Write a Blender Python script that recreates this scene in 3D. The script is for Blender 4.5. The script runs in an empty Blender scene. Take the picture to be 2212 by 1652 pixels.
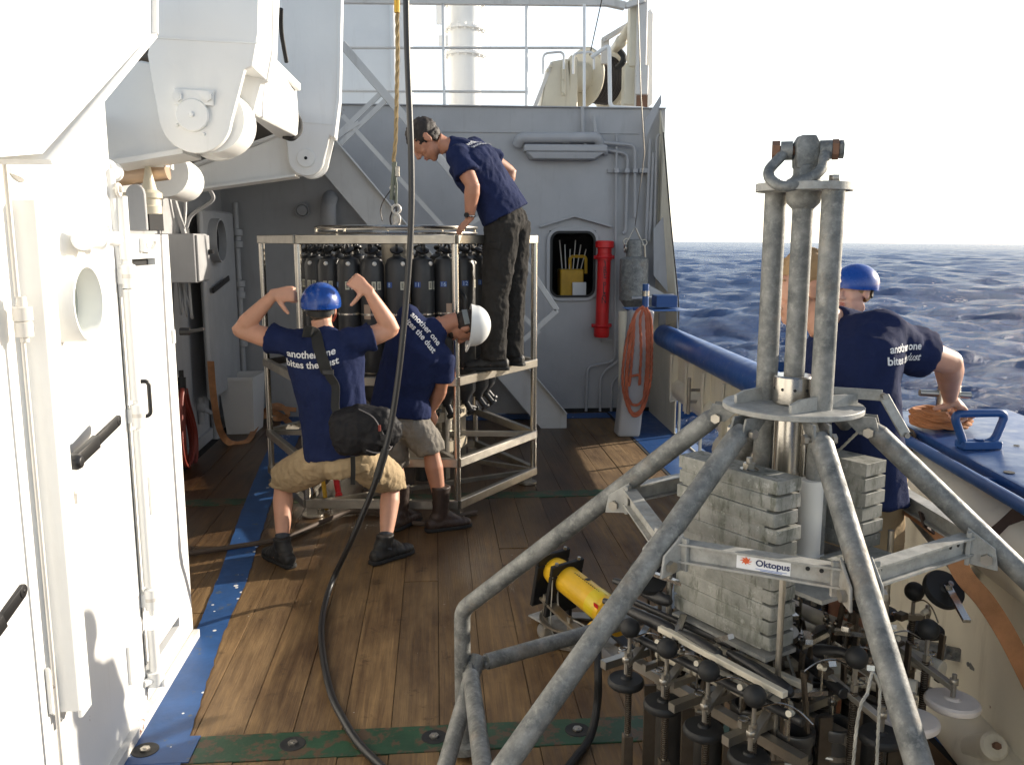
import bpy, bmesh, math, random
import numpy as np
from mathutils import Vector, Matrix, noise
from mathutils.bvhtree import BVHTree
random.seed(7); np.random.seed(7)
S = bpy.context.scene; COL = S.collection
R = math.radians

# ---------------------------------------------------------------- camera
EYE = Vector((0, 0, 1.9)); PITCH = R(9.35); YAW = R(5.0)
cd = bpy.data.cameras.new('camera'); cam = bpy.data.objects.new('camera', cd); COL.objects.link(cam)
cam.location = EYE; cam.rotation_euler = (R(90) - PITCH, 0, -YAW)
cd.sensor_width = 36; cd.lens = 36 * 1876.0 / 2212.0; cd.clip_start = 0.05; cd.clip_end = 20000
S.camera = cam
# ---------------------------------------------------------------- sun, sky, exposure
SUN_AZ = R(67.0); SUN_EL = R(17.2)                 # azimuth from +Y towards +X
SUN = Vector((math.sin(SUN_AZ) * math.cos(SUN_EL), math.cos(SUN_AZ) * math.cos(SUN_EL), math.sin(SUN_EL)))
w = bpy.data.worlds.new('World'); S.world = w; w.use_nodes = True
nt = w.node_tree; bg = nt.nodes['Background']
sky = nt.nodes.new('ShaderNodeTexSky'); sky.sky_type = 'NISHITA'; sky.sun_disc = False
sky.sun_elevation = SUN_EL; sky.sun_rotation = SUN_AZ; sky.altitude = 0
sky.air_density = 1.0; sky.dust_density = 1.0; sky.ozone_density = 1.0
nt.links.new(sky.outputs[0], bg.inputs[0]); bg.inputs[1].default_value = 0.09
bg2 = nt.nodes.new('ShaderNodeBackground'); bg2.inputs[0].default_value = (.97, .98, 1.0, 1); 
# bright haze low over the sea, thinning out to clear sky higher up
wg = nt.nodes.new('ShaderNodeTexCoord'); wsx = nt.nodes.new('ShaderNodeSeparateXYZ'); nt.links.new(wg.outputs['Generated'], wsx.inputs[0])
wr = nt.nodes.new('ShaderNodeMapRange'); wr.interpolation_type = 'SMOOTHERSTEP'; wr.inputs[1].default_value = .05; wr.inputs[2].default_value = .75
wr.inputs[3].default_value = .60; wr.inputs[4].default_value = .04; nt.links.new(wsx.outputs[2], wr.inputs[0]); nt.links.new(wr.outputs[0], bg2.inputs[1])
ads = nt.nodes.new('ShaderNodeAddShader'); nt.links.new(bg.outputs[0], ads.inputs[0]); nt.links.new(bg2.outputs[0], ads.inputs[1])
nt.links.new(ads.outputs[0], nt.nodes['World Output'].inputs[0])
sl = bpy.data.lights.new('sun', 'SUN'); sl.energy = 5.0; sl.angle = R(0.53); sl.color = (1.0, 0.90, 0.76)
so = bpy.data.objects.new('sun', sl); COL.objects.link(so); so.rotation_euler = SUN.to_track_quat('Z', 'Y').to_euler()
so.location = (20, 8, 12)
S.view_settings.view_transform = 'Standard'; S.view_settings.look = 'None'
S.view_settings.gamma = 1; S.view_settings.use_curve_mapping = False; S.view_settings.exposure = 0.70

# ---------------------------------------------------------------- measuring (a sight line meets a plane of the ship)
_f = Vector((math.sin(YAW) * math.cos(PITCH), math.cos(YAW) * math.cos(PITCH), -math.sin(PITCH)))
_r = Vector((math.cos(YAW), -math.sin(YAW), 0)); _u = _r.cross(_f)
def ray(x, y): return _f * 1876.0 + _r * (x - 1106.0) - _u * (y - 826.0)
def at(x, y, Y): d = ray(x, y); return EYE + d * (Y / d.y)
def on(x, y, z=0.0): d = ray(x, y); return EYE + d * ((z - EYE.z) / d.z)
def wx(x, y, X): d = ray(x, y); return EYE + d * (X / d.x)
V = Vector

# ---------------------------------------------------------------- things, parts, meshes
def thing(name, label, cat, loc=(0, 0, 0), group=None):
    o = bpy.data.objects.new(name, None); COL.objects.link(o); o.location = loc
    o.empty_display_size = 0.1
    o['label'] = label; o['category'] = cat
    if group: o['group'] = group
    return o
def tag(o, label, cat, group=None, kind=None):
    o['label'] = label
    if cat: o['category'] = cat
    if group: o['group'] = group
    if kind: o['kind'] = kind
    return o
def root_loc(o):
    p = Vector((0, 0, 0))
    while o is not None: p = p + o.location; o = o.parent
    return p
def copy_tree(o, parent=None):
    c = o.copy(); COL.objects.link(c); c.parent = parent
    for ch in [x for x in o.children]: copy_tree(ch, c)
    return c

def frame_of(d, hint=None):
    d = Vector(d).normalized()
    h = Vector(hint) if hint is not None else (Vector((0, 0, 1)) if abs(d.z) < 0.9 else Vector((1, 0, 0)))
    a = (h - d * h.dot(d))
    if a.length < 1e-5: a = Vector((1, 0, 0)) - d * d.x
    a.normalize(); return a, d.cross(a)

class MB:
    def __init__(s): s.v = []; s.f = []; s.mi = []; s.cur = 0
    def add(s, vs, fs):
        n = len(s.v); s.v += [Vector(p) for p in vs]; s.f += [[i + n for i in f] for f in fs]; s.mi += [s.cur] * len(fs); return s
    def hexa(s, p):   # 4 bottom, 4 top
        return s.add(p, [(3, 2, 1, 0), (4, 5, 6, 7), (0, 1, 5, 4), (1, 2, 6, 5), (2, 3, 7, 6), (3, 0, 4, 7)])
    def box(s, c, size, rot=None):
        x, y, z = [q / 2 for q in size]; c = Vector(c)
        ps = [Vector(q) for q in ((-x, -y, -z), (x, -y, -z), (x, y, -z), (-x, y, -z), (-x, -y, z), (x, -y, z), (x, y, z), (-x, y, z))]
        if rot is not None:
            m = rot if isinstance(rot, Matrix) else Matrix.Rotation(rot, 3, 'Z')
            ps = [m @ q for q in ps]
        return s.hexa([q + c for q in ps])
    def box2(s, a, b):
        a = Vector(a); b = Vector(b)
        return s.box((a + b) / 2, [abs(q) for q in (b - a)])
    def prism(s, poly, t):   # polygon extruded by vector t
        n = len(poly); t = Vector(t); p = [Vector(q) for q in poly]
        nrm = Vector((0, 0, 0))
        for i in range(n): nrm += p[i].cross(p[(i + 1) % n])
        if nrm.dot(t) > 0: p = p[::-1]
        return s.add(p + [q + t for q in p], [list(range(n)), list(range(2 * n - 1, n - 1, -1))] + [(i, i + n, (i + 1) % n + n, (i + 1) % n) for i in range(n)])
    def bar(s, a, b, wd, ht, hint=(0, 0, 1)):    # rectangular bar; ht along hint
        a = Vector(a); b = Vector(b); u_, v_ = frame_of(b - a, hint)
        u_ = u_ * ht / 2; v_ = v_ * wd / 2
        return s.hexa([a - u_ - v_, a - u_ + v_, a + u_ + v_, a + u_ - v_, b - u_ - v_, b - u_ + v_, b + u_ + v_, b + u_ - v_])
    def tube(s, pts, r, n=12, caps=True, closed=False, hint=None):
        pts = [Vector(p) for p in pts]; m = len(pts)
        rs = r if isinstance(r, (list, tuple)) else [r] * m
        base = len(s.v); a = None; fs = []
        for i, p in enumerate(pts):
            if closed: d = pts[(i + 1) % m] - pts[i - 1]
            else: d = pts[min(i + 1, m - 1)] - pts[max(i - 1, 0)]
            if d.length < 1e-9: d = Vector((0, 0, 1))
            d.normalize()
            if a is None: a, b = frame_of(d, hint)
            else:
                a = a - d * a.dot(d)
                if a.length < 1e-4: a, b = frame_of(d)
                a.normalize(); b = d.cross(a)
            for k in range(n):
                t = 2 * math.pi * k / n
                s.v.append(p + (a * math.cos(t) + b * math.sin(t)) * rs[i])
        rr = m if closed else m - 1
        for i in range(rr):
            j = (i + 1) % m
            for k in range(n):
                l = (k + 1) % n
                fs.append((base + i * n + k, base + i * n + l, base + j * n + l, base + j * n + k))
        if caps and not closed:
            fs.append([base + k for k in range(n)][::-1]); fs.append([base + (m - 1) * n + k for k in range(n)])
        s.f += fs; s.mi += [s.cur] * len(fs); return s
    def cyl(s, a, b, r0, r1=None, n=16): return s.tube([a, b], [r0, r0 if r1 is None else r1], n)
    def loft(s, secs, n=16, side=(1, 0, 0)):   # secs: (centre, half width along side, half depth, [side])
        base = len(s.v); m = len(secs); fs = []
        for i, sc in enumerate(secs):
            p = Vector(sc[0]); d = Vector(secs[min(i + 1, m - 1)][0]) - Vector(secs[max(i - 1, 0)][0])
            a, b = frame_of(d, sc[3] if len(sc) > 3 else side)
            for k in range(n):
                t = 2 * math.pi * k / n
                s.v.append(p + a * math.cos(t) * sc[1] + b * math.sin(t) * sc[2])
        for i in range(m - 1):
            for k in range(n):
                l = (k + 1) % n
                fs.append((base + i * n + k, base + i * n + l, base + (i + 1) * n + l, base + (i + 1) * n + k))
        fs.append([base + k for k in range(n)][::-1]); fs.append([base + (m - 1) * n + k for k in range(n)])
        s.f += fs; s.mi += [s.cur] * len(fs); return s
    def sph(s, c, r, n=16, m=10, mat=None):   # r scalar or 3
        r = (r, r, r) if not isinstance(r, (tuple, list)) else r; c = Vector(c)
        mat = mat or Matrix.Identity(3); vs = []; fs = []
        vs.append(c + mat @ Vector((0, 0, r[2])))
        for i in range(1, m):
            ph = math.pi * i / m
            for k in range(n):
                t = 2 * math.pi * k / n
                vs.append(c + mat @ Vector((r[0] * math.sin(ph) * math.cos(t), r[1] * math.sin(ph) * math.sin(t), r[2] * math.cos(ph))))
        vs.append(c + mat @ Vector((0, 0, -r[2])))
        for k in range(n): fs.append((0, 1 + k, 1 + (k + 1) % n))
        for i in range(m - 2):
            for k in range(n):
                l = (k + 1) % n; fs.append((1 + i * n + k, 1 + (i + 1) * n + k, 1 + (i + 1) * n + l, 1 + i * n + l))
        e = len(vs) - 1
        for k in range(n): fs.append((e, 1 + (m - 2) * n + (k + 1) % n, 1 + (m - 2) * n + k))
        return s.add(vs, fs)
    def lathe(s, prof, o, axis=(0, 0, 1), n=24, hint=None):  # prof: (radius, along)
        o = Vector(o); ax = Vector(axis).normalized(); a, b = frame_of(ax, hint)
        base = len(s.v); m = len(prof); fs = []
        for r_, h in prof:
            for k in range(n):
                t = 2 * math.pi * k / n
                s.v.append(o + ax * h + (a * math.cos(t) + b * math.sin(t)) * max(r_, 1e-5))
        for i in range(m - 1):
            for k in range(n):
                l = (k + 1) % n; fs.append((base + i * n + k, base + i * n + l, base + (i + 1) * n + l, base + (i + 1) * n + k))
        s.f += fs; s.mi += [s.cur] * len(fs); return s
    def torus(s, c, R_, r, axis=(0, 0, 1), n=24, m=8, ang=(0, 360)):
        c = Vector(c); a, b = frame_of(axis)
        full = abs(ang[1] - ang[0]) >= 360
        pts = [c + (a * math.cos(R(t)) + b * math.sin(R(t))) * R_ for t in np.linspace(ang[0], ang[1], n, endpoint=not full)]
        return s.tube(pts, r, m, closed=full)
    def build(s, name, mat, parent=None, bevel=0, angle=35, smooth=True, seg=1):
        me = bpy.data.meshes.new(name); off = root_loc(parent)
        me.from_pydata([tuple(p - off) for p in s.v], [], s.f)
        mats = mat if isinstance(mat, (list, tuple)) else [mat]
        for m_ in mats: me.materials.append(m_)
        if len(mats) > 1: me.polygons.foreach_set('material_index', s.mi)
        bm = bmesh.new(); bm.from_mesh(me)
        bmesh.ops.remove_doubles(bm, verts=bm.verts, dist=1e-5)
        bmesh.ops.recalc_face_normals(bm, faces=bm.faces)
        if bevel:
            es = [e for e in bm.edges if len(e.link_faces) == 2 and e.calc_face_angle(0) > 0.6]
            bmesh.ops.bevel(bm, geom=es, offset=bevel, segments=seg, affect='EDGES', profile=0.5, clamp_overlap=True)
        if smooth:
            lim = R(angle)
            for f_ in bm.faces: f_.smooth = True
            for e in bm.edges:
                if len(e.link_faces) != 2 or e.calc_face_angle(0) > lim: e.smooth = False
        bm.to_mesh(me); bm.free()
        o = bpy.data.objects.new(name, me); COL.objects.link(o); o.parent = parent
        return o

def organic(mb, name, mat, parent, voxel=0.007, smooth=3, disp=None):
    """one continuous surface grown from overlapping closed lofts"""
    o = mb.build(name + '_tmp', mat, None, smooth=False)
    m = o.modifiers.new('r', 'REMESH'); m.mode = 'VOXEL'; m.voxel_size = voxel; m.use_smooth_shade = True
    if smooth:
        q = o.modifiers.new('s', 'SMOOTH'); q.factor = 0.6; q.iterations = smooth
    dg = bpy.context.evaluated_depsgraph_get()
    me = bpy.data.meshes.new_from_object(o.evaluated_get(dg)); me.name = name
    bpy.data.objects.remove(o, do_unlink=True)
    n = len(me.vertices); co = np.empty(n * 3); me.vertices.foreach_get('co', co); co = co.reshape(-1, 3)
    if disp is not None:
        nr = np.empty(n * 3); me.vertices.foreach_get('normal', nr); nr = nr.reshape(-1, 3)
        d = np.array([disp(Vector(c)) for c in co]); co = co + nr * d[:, None]
    off = np.array(root_loc(parent)); co = co - off
    me.vertices.foreach_set('co', co.ravel()); me.polygons.foreach_set('use_smooth', [True] * len(me.polygons))
    me.materials.clear(); me.materials.append(mat); me.update()
    ob = bpy.data.objects.new(name, me); COL.objects.link(ob); ob.parent = parent
    return ob

def folds(amp, sc=(14, 14, 5), seed=0.0, direction=None):
    M_ = None
    if direction is not None:
        d = Vector(direction).normalized(); a, b = frame_of(d); M_ = Matrix((a, b, d))
    def g(c):
        q = (M_ @ c) if M_ else c
        q = Vector((q.x * sc[0] + seed, q.y * sc[1], q.z * sc[2]))
        n1 = noise.noise(q); n2 = noise.noise(q * 2.3 + Vector((9, 3, 1)))
        return amp * ((1 - abs(n1) * 2.2) * 0.8 + n2 * 0.5 - .3)
    return g

def smooth_path(pts, k=6):
    pts = [Vector(p) for p in pts]; out = []
    n = len(pts)
    for i in range(n - 1):
        p0 = pts[max(i - 1, 0)]; p1 = pts[i]; p2 = pts[i + 1]; p3 = pts[min(i + 2, n - 1)]
        for j in range(k):
            t = j / k
            out.append(0.5 * ((2 * p1) + (p2 - p0) * t + (2 * p0 - 5 * p1 + 4 * p2 - p3) * t * t + (3 * p1 - p0 - 3 * p2 + p3) * t ** 3))
    out.append(pts[-1]); return out
def bend_path(pts, r=0.05, k=5):    # polyline with rounded corners
    pts = [Vector(p) for p in pts]; out = [pts[0]]
    for i in range(1, len(pts) - 1):
        a = pts[i - 1] - pts[i]; b = pts[i + 1] - pts[i]; rr = min(r, a.length * .45, b.length * .45)
        A = pts[i] + a.normalized() * rr; B = pts[i] + b.normalized() * rr
        for j in range(k + 1):
            t = j / k; out.append(A * (1 - t) ** 2 + pts[i] * 2 * t * (1 - t) + B * t * t)
    out.append(pts[-1]); return out

def text_geo(txt, size, align='LEFT', spacing=1.0, offset=0.0):
    c = bpy.data.curves.new('t', 'FONT'); c.body = txt; c.size = size; c.align_x = align; c.space_line = spacing; c.resolution_u = 4; c.offset = offset
    o = bpy.data.objects.new('t', c); COL.objects.link(o)
    dg = bpy.context.evaluated_depsgraph_get(); me = o.evaluated_get(dg).to_mesh()
    vs = [v.co.copy() for v in me.vertices]; fs = [list(p.vertices) for p in me.polygons]
    o.evaluated_get(dg).to_mesh_clear(); bpy.data.objects.remove(o, do_unlink=True); bpy.data.curves.remove(c)
    return vs, fs
def put_text(name, txt, size, origin, xdir, ydir, mat, parent, depth=0.0015, align='LEFT', offset=0.0):
    vs, fs = text_geo(txt, size, align, offset=offset); x = Vector(xdir).normalized(); y = Vector(ydir).normalized(); z = x.cross(y); o = Vector(origin)
    mb = MB(); mb.add([o + x * v.x + y * v.y + z * depth for v in vs], fs)
    return mb.build(name, mat, parent, smooth=False)

# ---------------------------------------------------------------- materials
def nodes(name):
    m = bpy.data.materials.new(name); m.use_nodes = True; t = m.node_tree
    return m, t, t.nodes['Principled BSDF']
def coord(t, mode='Object', scale=(1, 1, 1)):
    c = t.nodes.new('ShaderNodeTexCoord'); mp = t.nodes.new('ShaderNodeMapping'); mp.inputs['Scale'].default_value = scale
    if mode == 'World':
        g = t.nodes.new('ShaderNodeNewGeometry'); t.links.new(g.outputs['Position'], mp.inputs[0])
    else: t.links.new(c.outputs[mode], mp.inputs[0])
    return mp.outputs[0]
def nz(t, co, scale, detail=4, rough=.6, dist=0):
    n = t.nodes.new('ShaderNodeTexNoise'); n.inputs['Scale'].default_value = scale; n.inputs['Detail'].default_value = detail
    n.inputs['Roughness'].default_value = rough; n.inputs['Distortion'].default_value = dist
    t.links.new(co, n.inputs['Vector']); return n.outputs['Fac']
def ramp(t, fac, stops):
    n = t.nodes.new('ShaderNodeValToRGB'); e = n.color_ramp.elements
    while len(e) < len(stops): e.new(0.5)
    for i, (p, c) in enumerate(stops): e[i].position = p; e[i].color = (c, c, c, 1) if not isinstance(c, tuple) else (*c[:3], 1)
    t.links.new(fac, n.inputs[0]); return n.outputs[0]
def mix(t, fac, a, b, mode='MIX'):
    n = t.nodes.new('ShaderNodeMix'); n.data_type = 'RGBA'; n.blend_type = mode
    for sock, val in ((n.inputs[0], fac), (n.inputs[6], a), (n.inputs[7], b)):
        if hasattr(val, 'links'): t.links.new(val, sock)
        elif isinstance(val, (int, float)): sock.default_value = val if sock == n.inputs[0] else (val, val, val, 1)
        else: sock.default_value = (*val[:3], 1)
    return n.outputs[2]
def bump(t, b, h, strength=.3, dist=.01):
    n = t.nodes.new('ShaderNodeBump'); n.inputs['Strength'].default_value = strength; n.inputs['Distance'].default_value = dist
    t.links.new(h, n.inputs['Height']); t.links.new(n.outputs[0], b.inputs['Normal'])
def painted(name, col, rough=.42, var=.12, rust=0.0, chips=None, chip_amt=.0, bmp=.15, scale=1.0, grime=.25):
    m, t, b = nodes(name); co = coord(t, 'World')
    c = mix(t, ramp(t, nz(t, co, 3 * scale, 5), [(.3, 0), (.75, 1)]), tuple(q * (1 - var) for q in col), tuple(min(1, q * (1 + var * .5)) for q in col))
    if grime:
        co2 = coord(t, 'World', (9, 9, 1.1))
        c = mix(t, ramp(t, nz(t, co2, 1.3, 6, .7), [(.55, 0), (.9, grime)]), c, (.30, .24, .16), 'MULTIPLY')
    if rust:
        c = mix(t, ramp(t, nz(t, co, 9 * scale, 7, .7), [(.72 - rust * .2, 0), (.76 - rust * .2, 1)]), c, (.20, .075, .025))
    if chip_amt:
        c = mix(t, ramp(t, nz(t, co, 16, 6, .75), [(.70 - chip_amt * .2, 0), (.72 - chip_amt * .2, 1)]), c, chips)
    t.links.new(c, b.inputs['Base Color'])
    t.links.new(ramp(t, nz(t, co, 12, 3), [(.3, rough * .8), (.7, min(1, rough * 1.25))]), b.inputs['Roughness'])
    if bmp:
        q = t.nodes.new('ShaderNodeMath'); q.operation = 'MULTIPLY_ADD'; t.links.new(nz(t, co, 2.2, 2), q.inputs[0]); q.inputs[1].default_value = 6.0; t.links.new(nz(t, co, 26, 5), q.inputs[2])
        bump(t, b, q.outputs[0], bmp, .004)
    return m
def flat(name, col, rough=.5, metal=0.0, bmp=0, bs=60, var=0.0, spec=None):
    m, t, b = nodes(name); b.inputs['Base Color'].default_value = (*col, 1); b.inputs['Roughness'].default_value = rough; b.inputs['Metallic'].default_value = metal
    if spec is not None: b.inputs['Specular IOR Level'].default_value = spec
    co = coord(t, 'World')
    if var:
        t.links.new(mix(t, ramp(t, nz(t, co, 8, 5), [(.3, 0), (.7, 1)]), tuple(q * (1 - var) for q in col), tuple(min(1, q * (1 + var)) for q in col)), b.inputs['Base Color'])
    if bmp: bump(t, b, nz(t, co, bs, 4), bmp, .004)
    return m
def cloth(name, col, bmp=.5, weave=900, var=.15, rough=.9):
    m, t, b = nodes(name); co = coord(t, 'World')
    t.links.new(mix(t, ramp(t, nz(t, co, 10, 5), [(.3, 0), (.7, 1)]), tuple(q * (1 - var) for q in col), tuple(q * (1 + var) for q in col)), b.inputs['Base Color'])
    b.inputs['Roughness'].default_value = rough; b.inputs['Specular IOR Level'].default_value = .15
    n = t.nodes.new('ShaderNodeMath'); n.operation = 'ADD'
    t.links.new(nz(t, co, 22, 3, .5, .6), n.inputs[0])
    q = t.nodes.new('ShaderNodeMath'); q.operation = 'MULTIPLY'; q.inputs[1].default_value = .15
    t.links.new(nz(t, co, weave, 2), q.inputs[0]); t.links.new(q.outputs[0], n.inputs[1])
    bump(t, b, n.outputs[0], bmp, .012); return m
def galv(name, a=(.25, .25, .235), bb=(.105, .11, .108), metal=.35):
    m, t, b = nodes(name); co = coord(t, 'World')
    c = mix(t, ramp(t, nz(t, co, 14, 8, .7), [(.35, 0), (.62, 1)]), bb, a)
    c = mix(t, ramp(t, nz(t, co, 55, 4, .7), [(.5, 0), (.75, .55)]), c, (.40, .40, .37))
    c = mix(t, ramp(t, nz(t, co, 5, 5, .7), [(.58, 0), (.75, .5)]), c, (.26, .19, .12))
    t.links.new(c, b.inputs['Base Color']); b.inputs['Metallic'].default_value = metal
    t.links.new(ramp(t, nz(t, co, 30, 4), [(.3, .45), (.7, .75)]), b.inputs['Roughness'])
    bump(t, b, nz(t, co, 120, 5), .35, .002); return m
M = {}
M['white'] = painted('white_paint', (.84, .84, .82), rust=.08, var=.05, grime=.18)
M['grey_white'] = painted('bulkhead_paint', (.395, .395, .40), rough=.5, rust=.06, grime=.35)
M['cream'] = painted('cream_paint', (.72, .66, .52), rust=.16, grime=.5)
M['winch_cream'] = painted('winch_cream_paint', (.68, .62, .48), rust=.15, grime=.5)
M['rust_white'] = painted('weathered_white_paint', (.70, .67, .62), rust=.35, grime=.6)
M['blue'] = painted('blue_paint', (.018, .075, .235), rough=.38, rust=.0, chips=(.30, .16, .07), chip_amt=.12, bmp=.3)
M['blue_rail'] = painted('blue_rail_paint', (.020, .095, .33), rough=.35, rust=.26, chips=(.35, .35, .33), chip_amt=.3, bmp=.35)
M['galv'] = galv('galvanised_steel')
M['galv_light'] = galv('galvanised_plate', (.42, .41, .38), (.24, .24, .22), .15)
M['steel'] = flat('stainless_steel', (.52, .49, .44), .26, 1.0, .08, 90)
M['steel_dull'] = flat('dull_stainless_steel', (.40, .37, .32), .38, .9, .15, 60, var=.2)
M['rusty'] = painted('rusty_iron', (.19, .10, .06), rough=.8, rust=.4, grime=0)
M['black'] = flat('black_plastic', (.014, .014, .015), .42, 0, .1, 40)
M['black_matte'] = flat('black_rubber', (.012, .012, .012), .62, 0, .2, 60)
M['niskin'] = flat('grey_black_bottle_plastic', (.030, .031, .033), .42, 0, .06, 30, var=.2)
M['white_plastic'] = flat('white_plastic', (.75, .73, .68), .4, 0, .05)
M['red'] = flat('red_plastic', (.55, .012, .014), .38, 0, .1, 25, var=.15)
M['dark'] = flat('dark_void', (.012, .012, .013), .8)
M['decal_white'] = flat('white_print', (.80, .80, .80), .6)
M['decal_black'] = flat('black_print', (.015, .015, .015), .6)
M['decal_blue'] = flat('blue_print', (.03, .12, .42), .5)
M['decal_orange'] = flat('orange_print', (.70, .12, .03), .5)
# ================================================================ the sea
def build_sea():
    m, t, b = nodes('sea_water')
    co = coord(t, 'Object')
    b.inputs['IOR'].default_value = 1.33; b.inputs['Specular IOR Level'].default_value = .07
    co2 = coord(t, 'Object', (1.15, 1.5, 1))
    n1 = nz(t, co2, 1.3, 9, .72); n2 = nz(t, co2, 5.0, 5, .65)
    a = t.nodes.new('ShaderNodeMath'); a.operation = 'MULTIPLY_ADD'; t.links.new(n2, a.inputs[0]); a.inputs[1].default_value = .22; t.links.new(n1, a.inputs[2])
    bump(t, b, a.outputs[0], 1.0, .42)
    n3 = nz(t, coord(t, 'Object', (.9, .5, 1)), .16, 3, .5); n4 = nz(t, co2, 1.6, 6, .75)
    q = t.nodes.new('ShaderNodeMath'); q.operation = 'MULTIPLY'; t.links.new(n3, q.inputs[0]); t.links.new(n4, q.inputs[1])
    fo = ramp(t, q.outputs[0], [(.405, 0), (.43, 1)])
    c = mix(t, ramp(t, nz(t, co2, .05, 4), [(.35, 0), (.65, 1)]), (.012, .048, .145), (.030, .082, .215))
    t.links.new(mix(t, fo, c, (.75, .78, .8)), b.inputs['Base Color'])
    t.links.new(ramp(t, fo, [(0, .22), (1, .8)]), b.inputs['Roughness'])
    rs = np.concatenate([np.geomspace(3.0, 900, 460), np.geomspace(960, 14000, 24)])
    az = np.linspace(R(-40), R(150), 520)          # seen side is finer; the rest closes the ring
    az2 = np.linspace(R(150), R(320), 60)[1:]
    az = np.concatenate([az, az2])
    rr, aa = np.meshgrid(rs, az, indexing='ij')
    X = rr * np.sin(aa); Y = rr * np.cos(aa); Z = np.zeros_like(X); dx = np.zeros_like(X)
    rng = np.random.RandomState(3)
    for k in range(90):
        L = .8 * (26 / .8) ** (rng.rand() ** 1.5); th = R(200) + rng.randn() * .55; ph = rng.rand() * 6.28
        amp = .0105 * L ** .74 * (.6 + .8 * rng.rand())
        kx = 2 * math.pi / L
        fade = np.clip(L / (rr * .02 + .01) - 0.6, 0, 1)
        phs = kx * (X * math.sin(th) + Y * math.cos(th)) + ph
        Z += amp * fade * (np.sin(phs) + .35 * np.cos(2 * phs))
    n_, m_ = X.shape
    co_ = np.stack([X, Y, Z], -1).reshape(-1, 3)
    idx = np.arange(n_ * m_).reshape(n_, m_); nx = np.roll(idx, -1, axis=1)
    f = np.stack([idx[:-1], idx[1:], nx[1:], nx[:-1]], -1).reshape(-1, 4)
    me = bpy.data.meshes.new('sea'); me.vertices.add(len(co_)); me.vertices.foreach_set('co', co_.ravel())
    me.loops.add(len(f) * 4); me.loops.foreach_set('vertex_index', f.ravel()); me.polygons.add(len(f))
    me.polygons.foreach_set('loop_start', np.arange(0, len(f) * 4, 4)); me.polygons.foreach_set('use_smooth', [True] * len(f))
    me.update(); me.validate(); me.materials.append(m)
    o = bpy.data.objects.new('sea', me); COL.objects.link(o); o.location = (0, 0, -3.2)
    o.rotation_euler = (0, R(.45), 0)          # the ship heels a little
    o['kind'] = 'structure'
build_sea()

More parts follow.
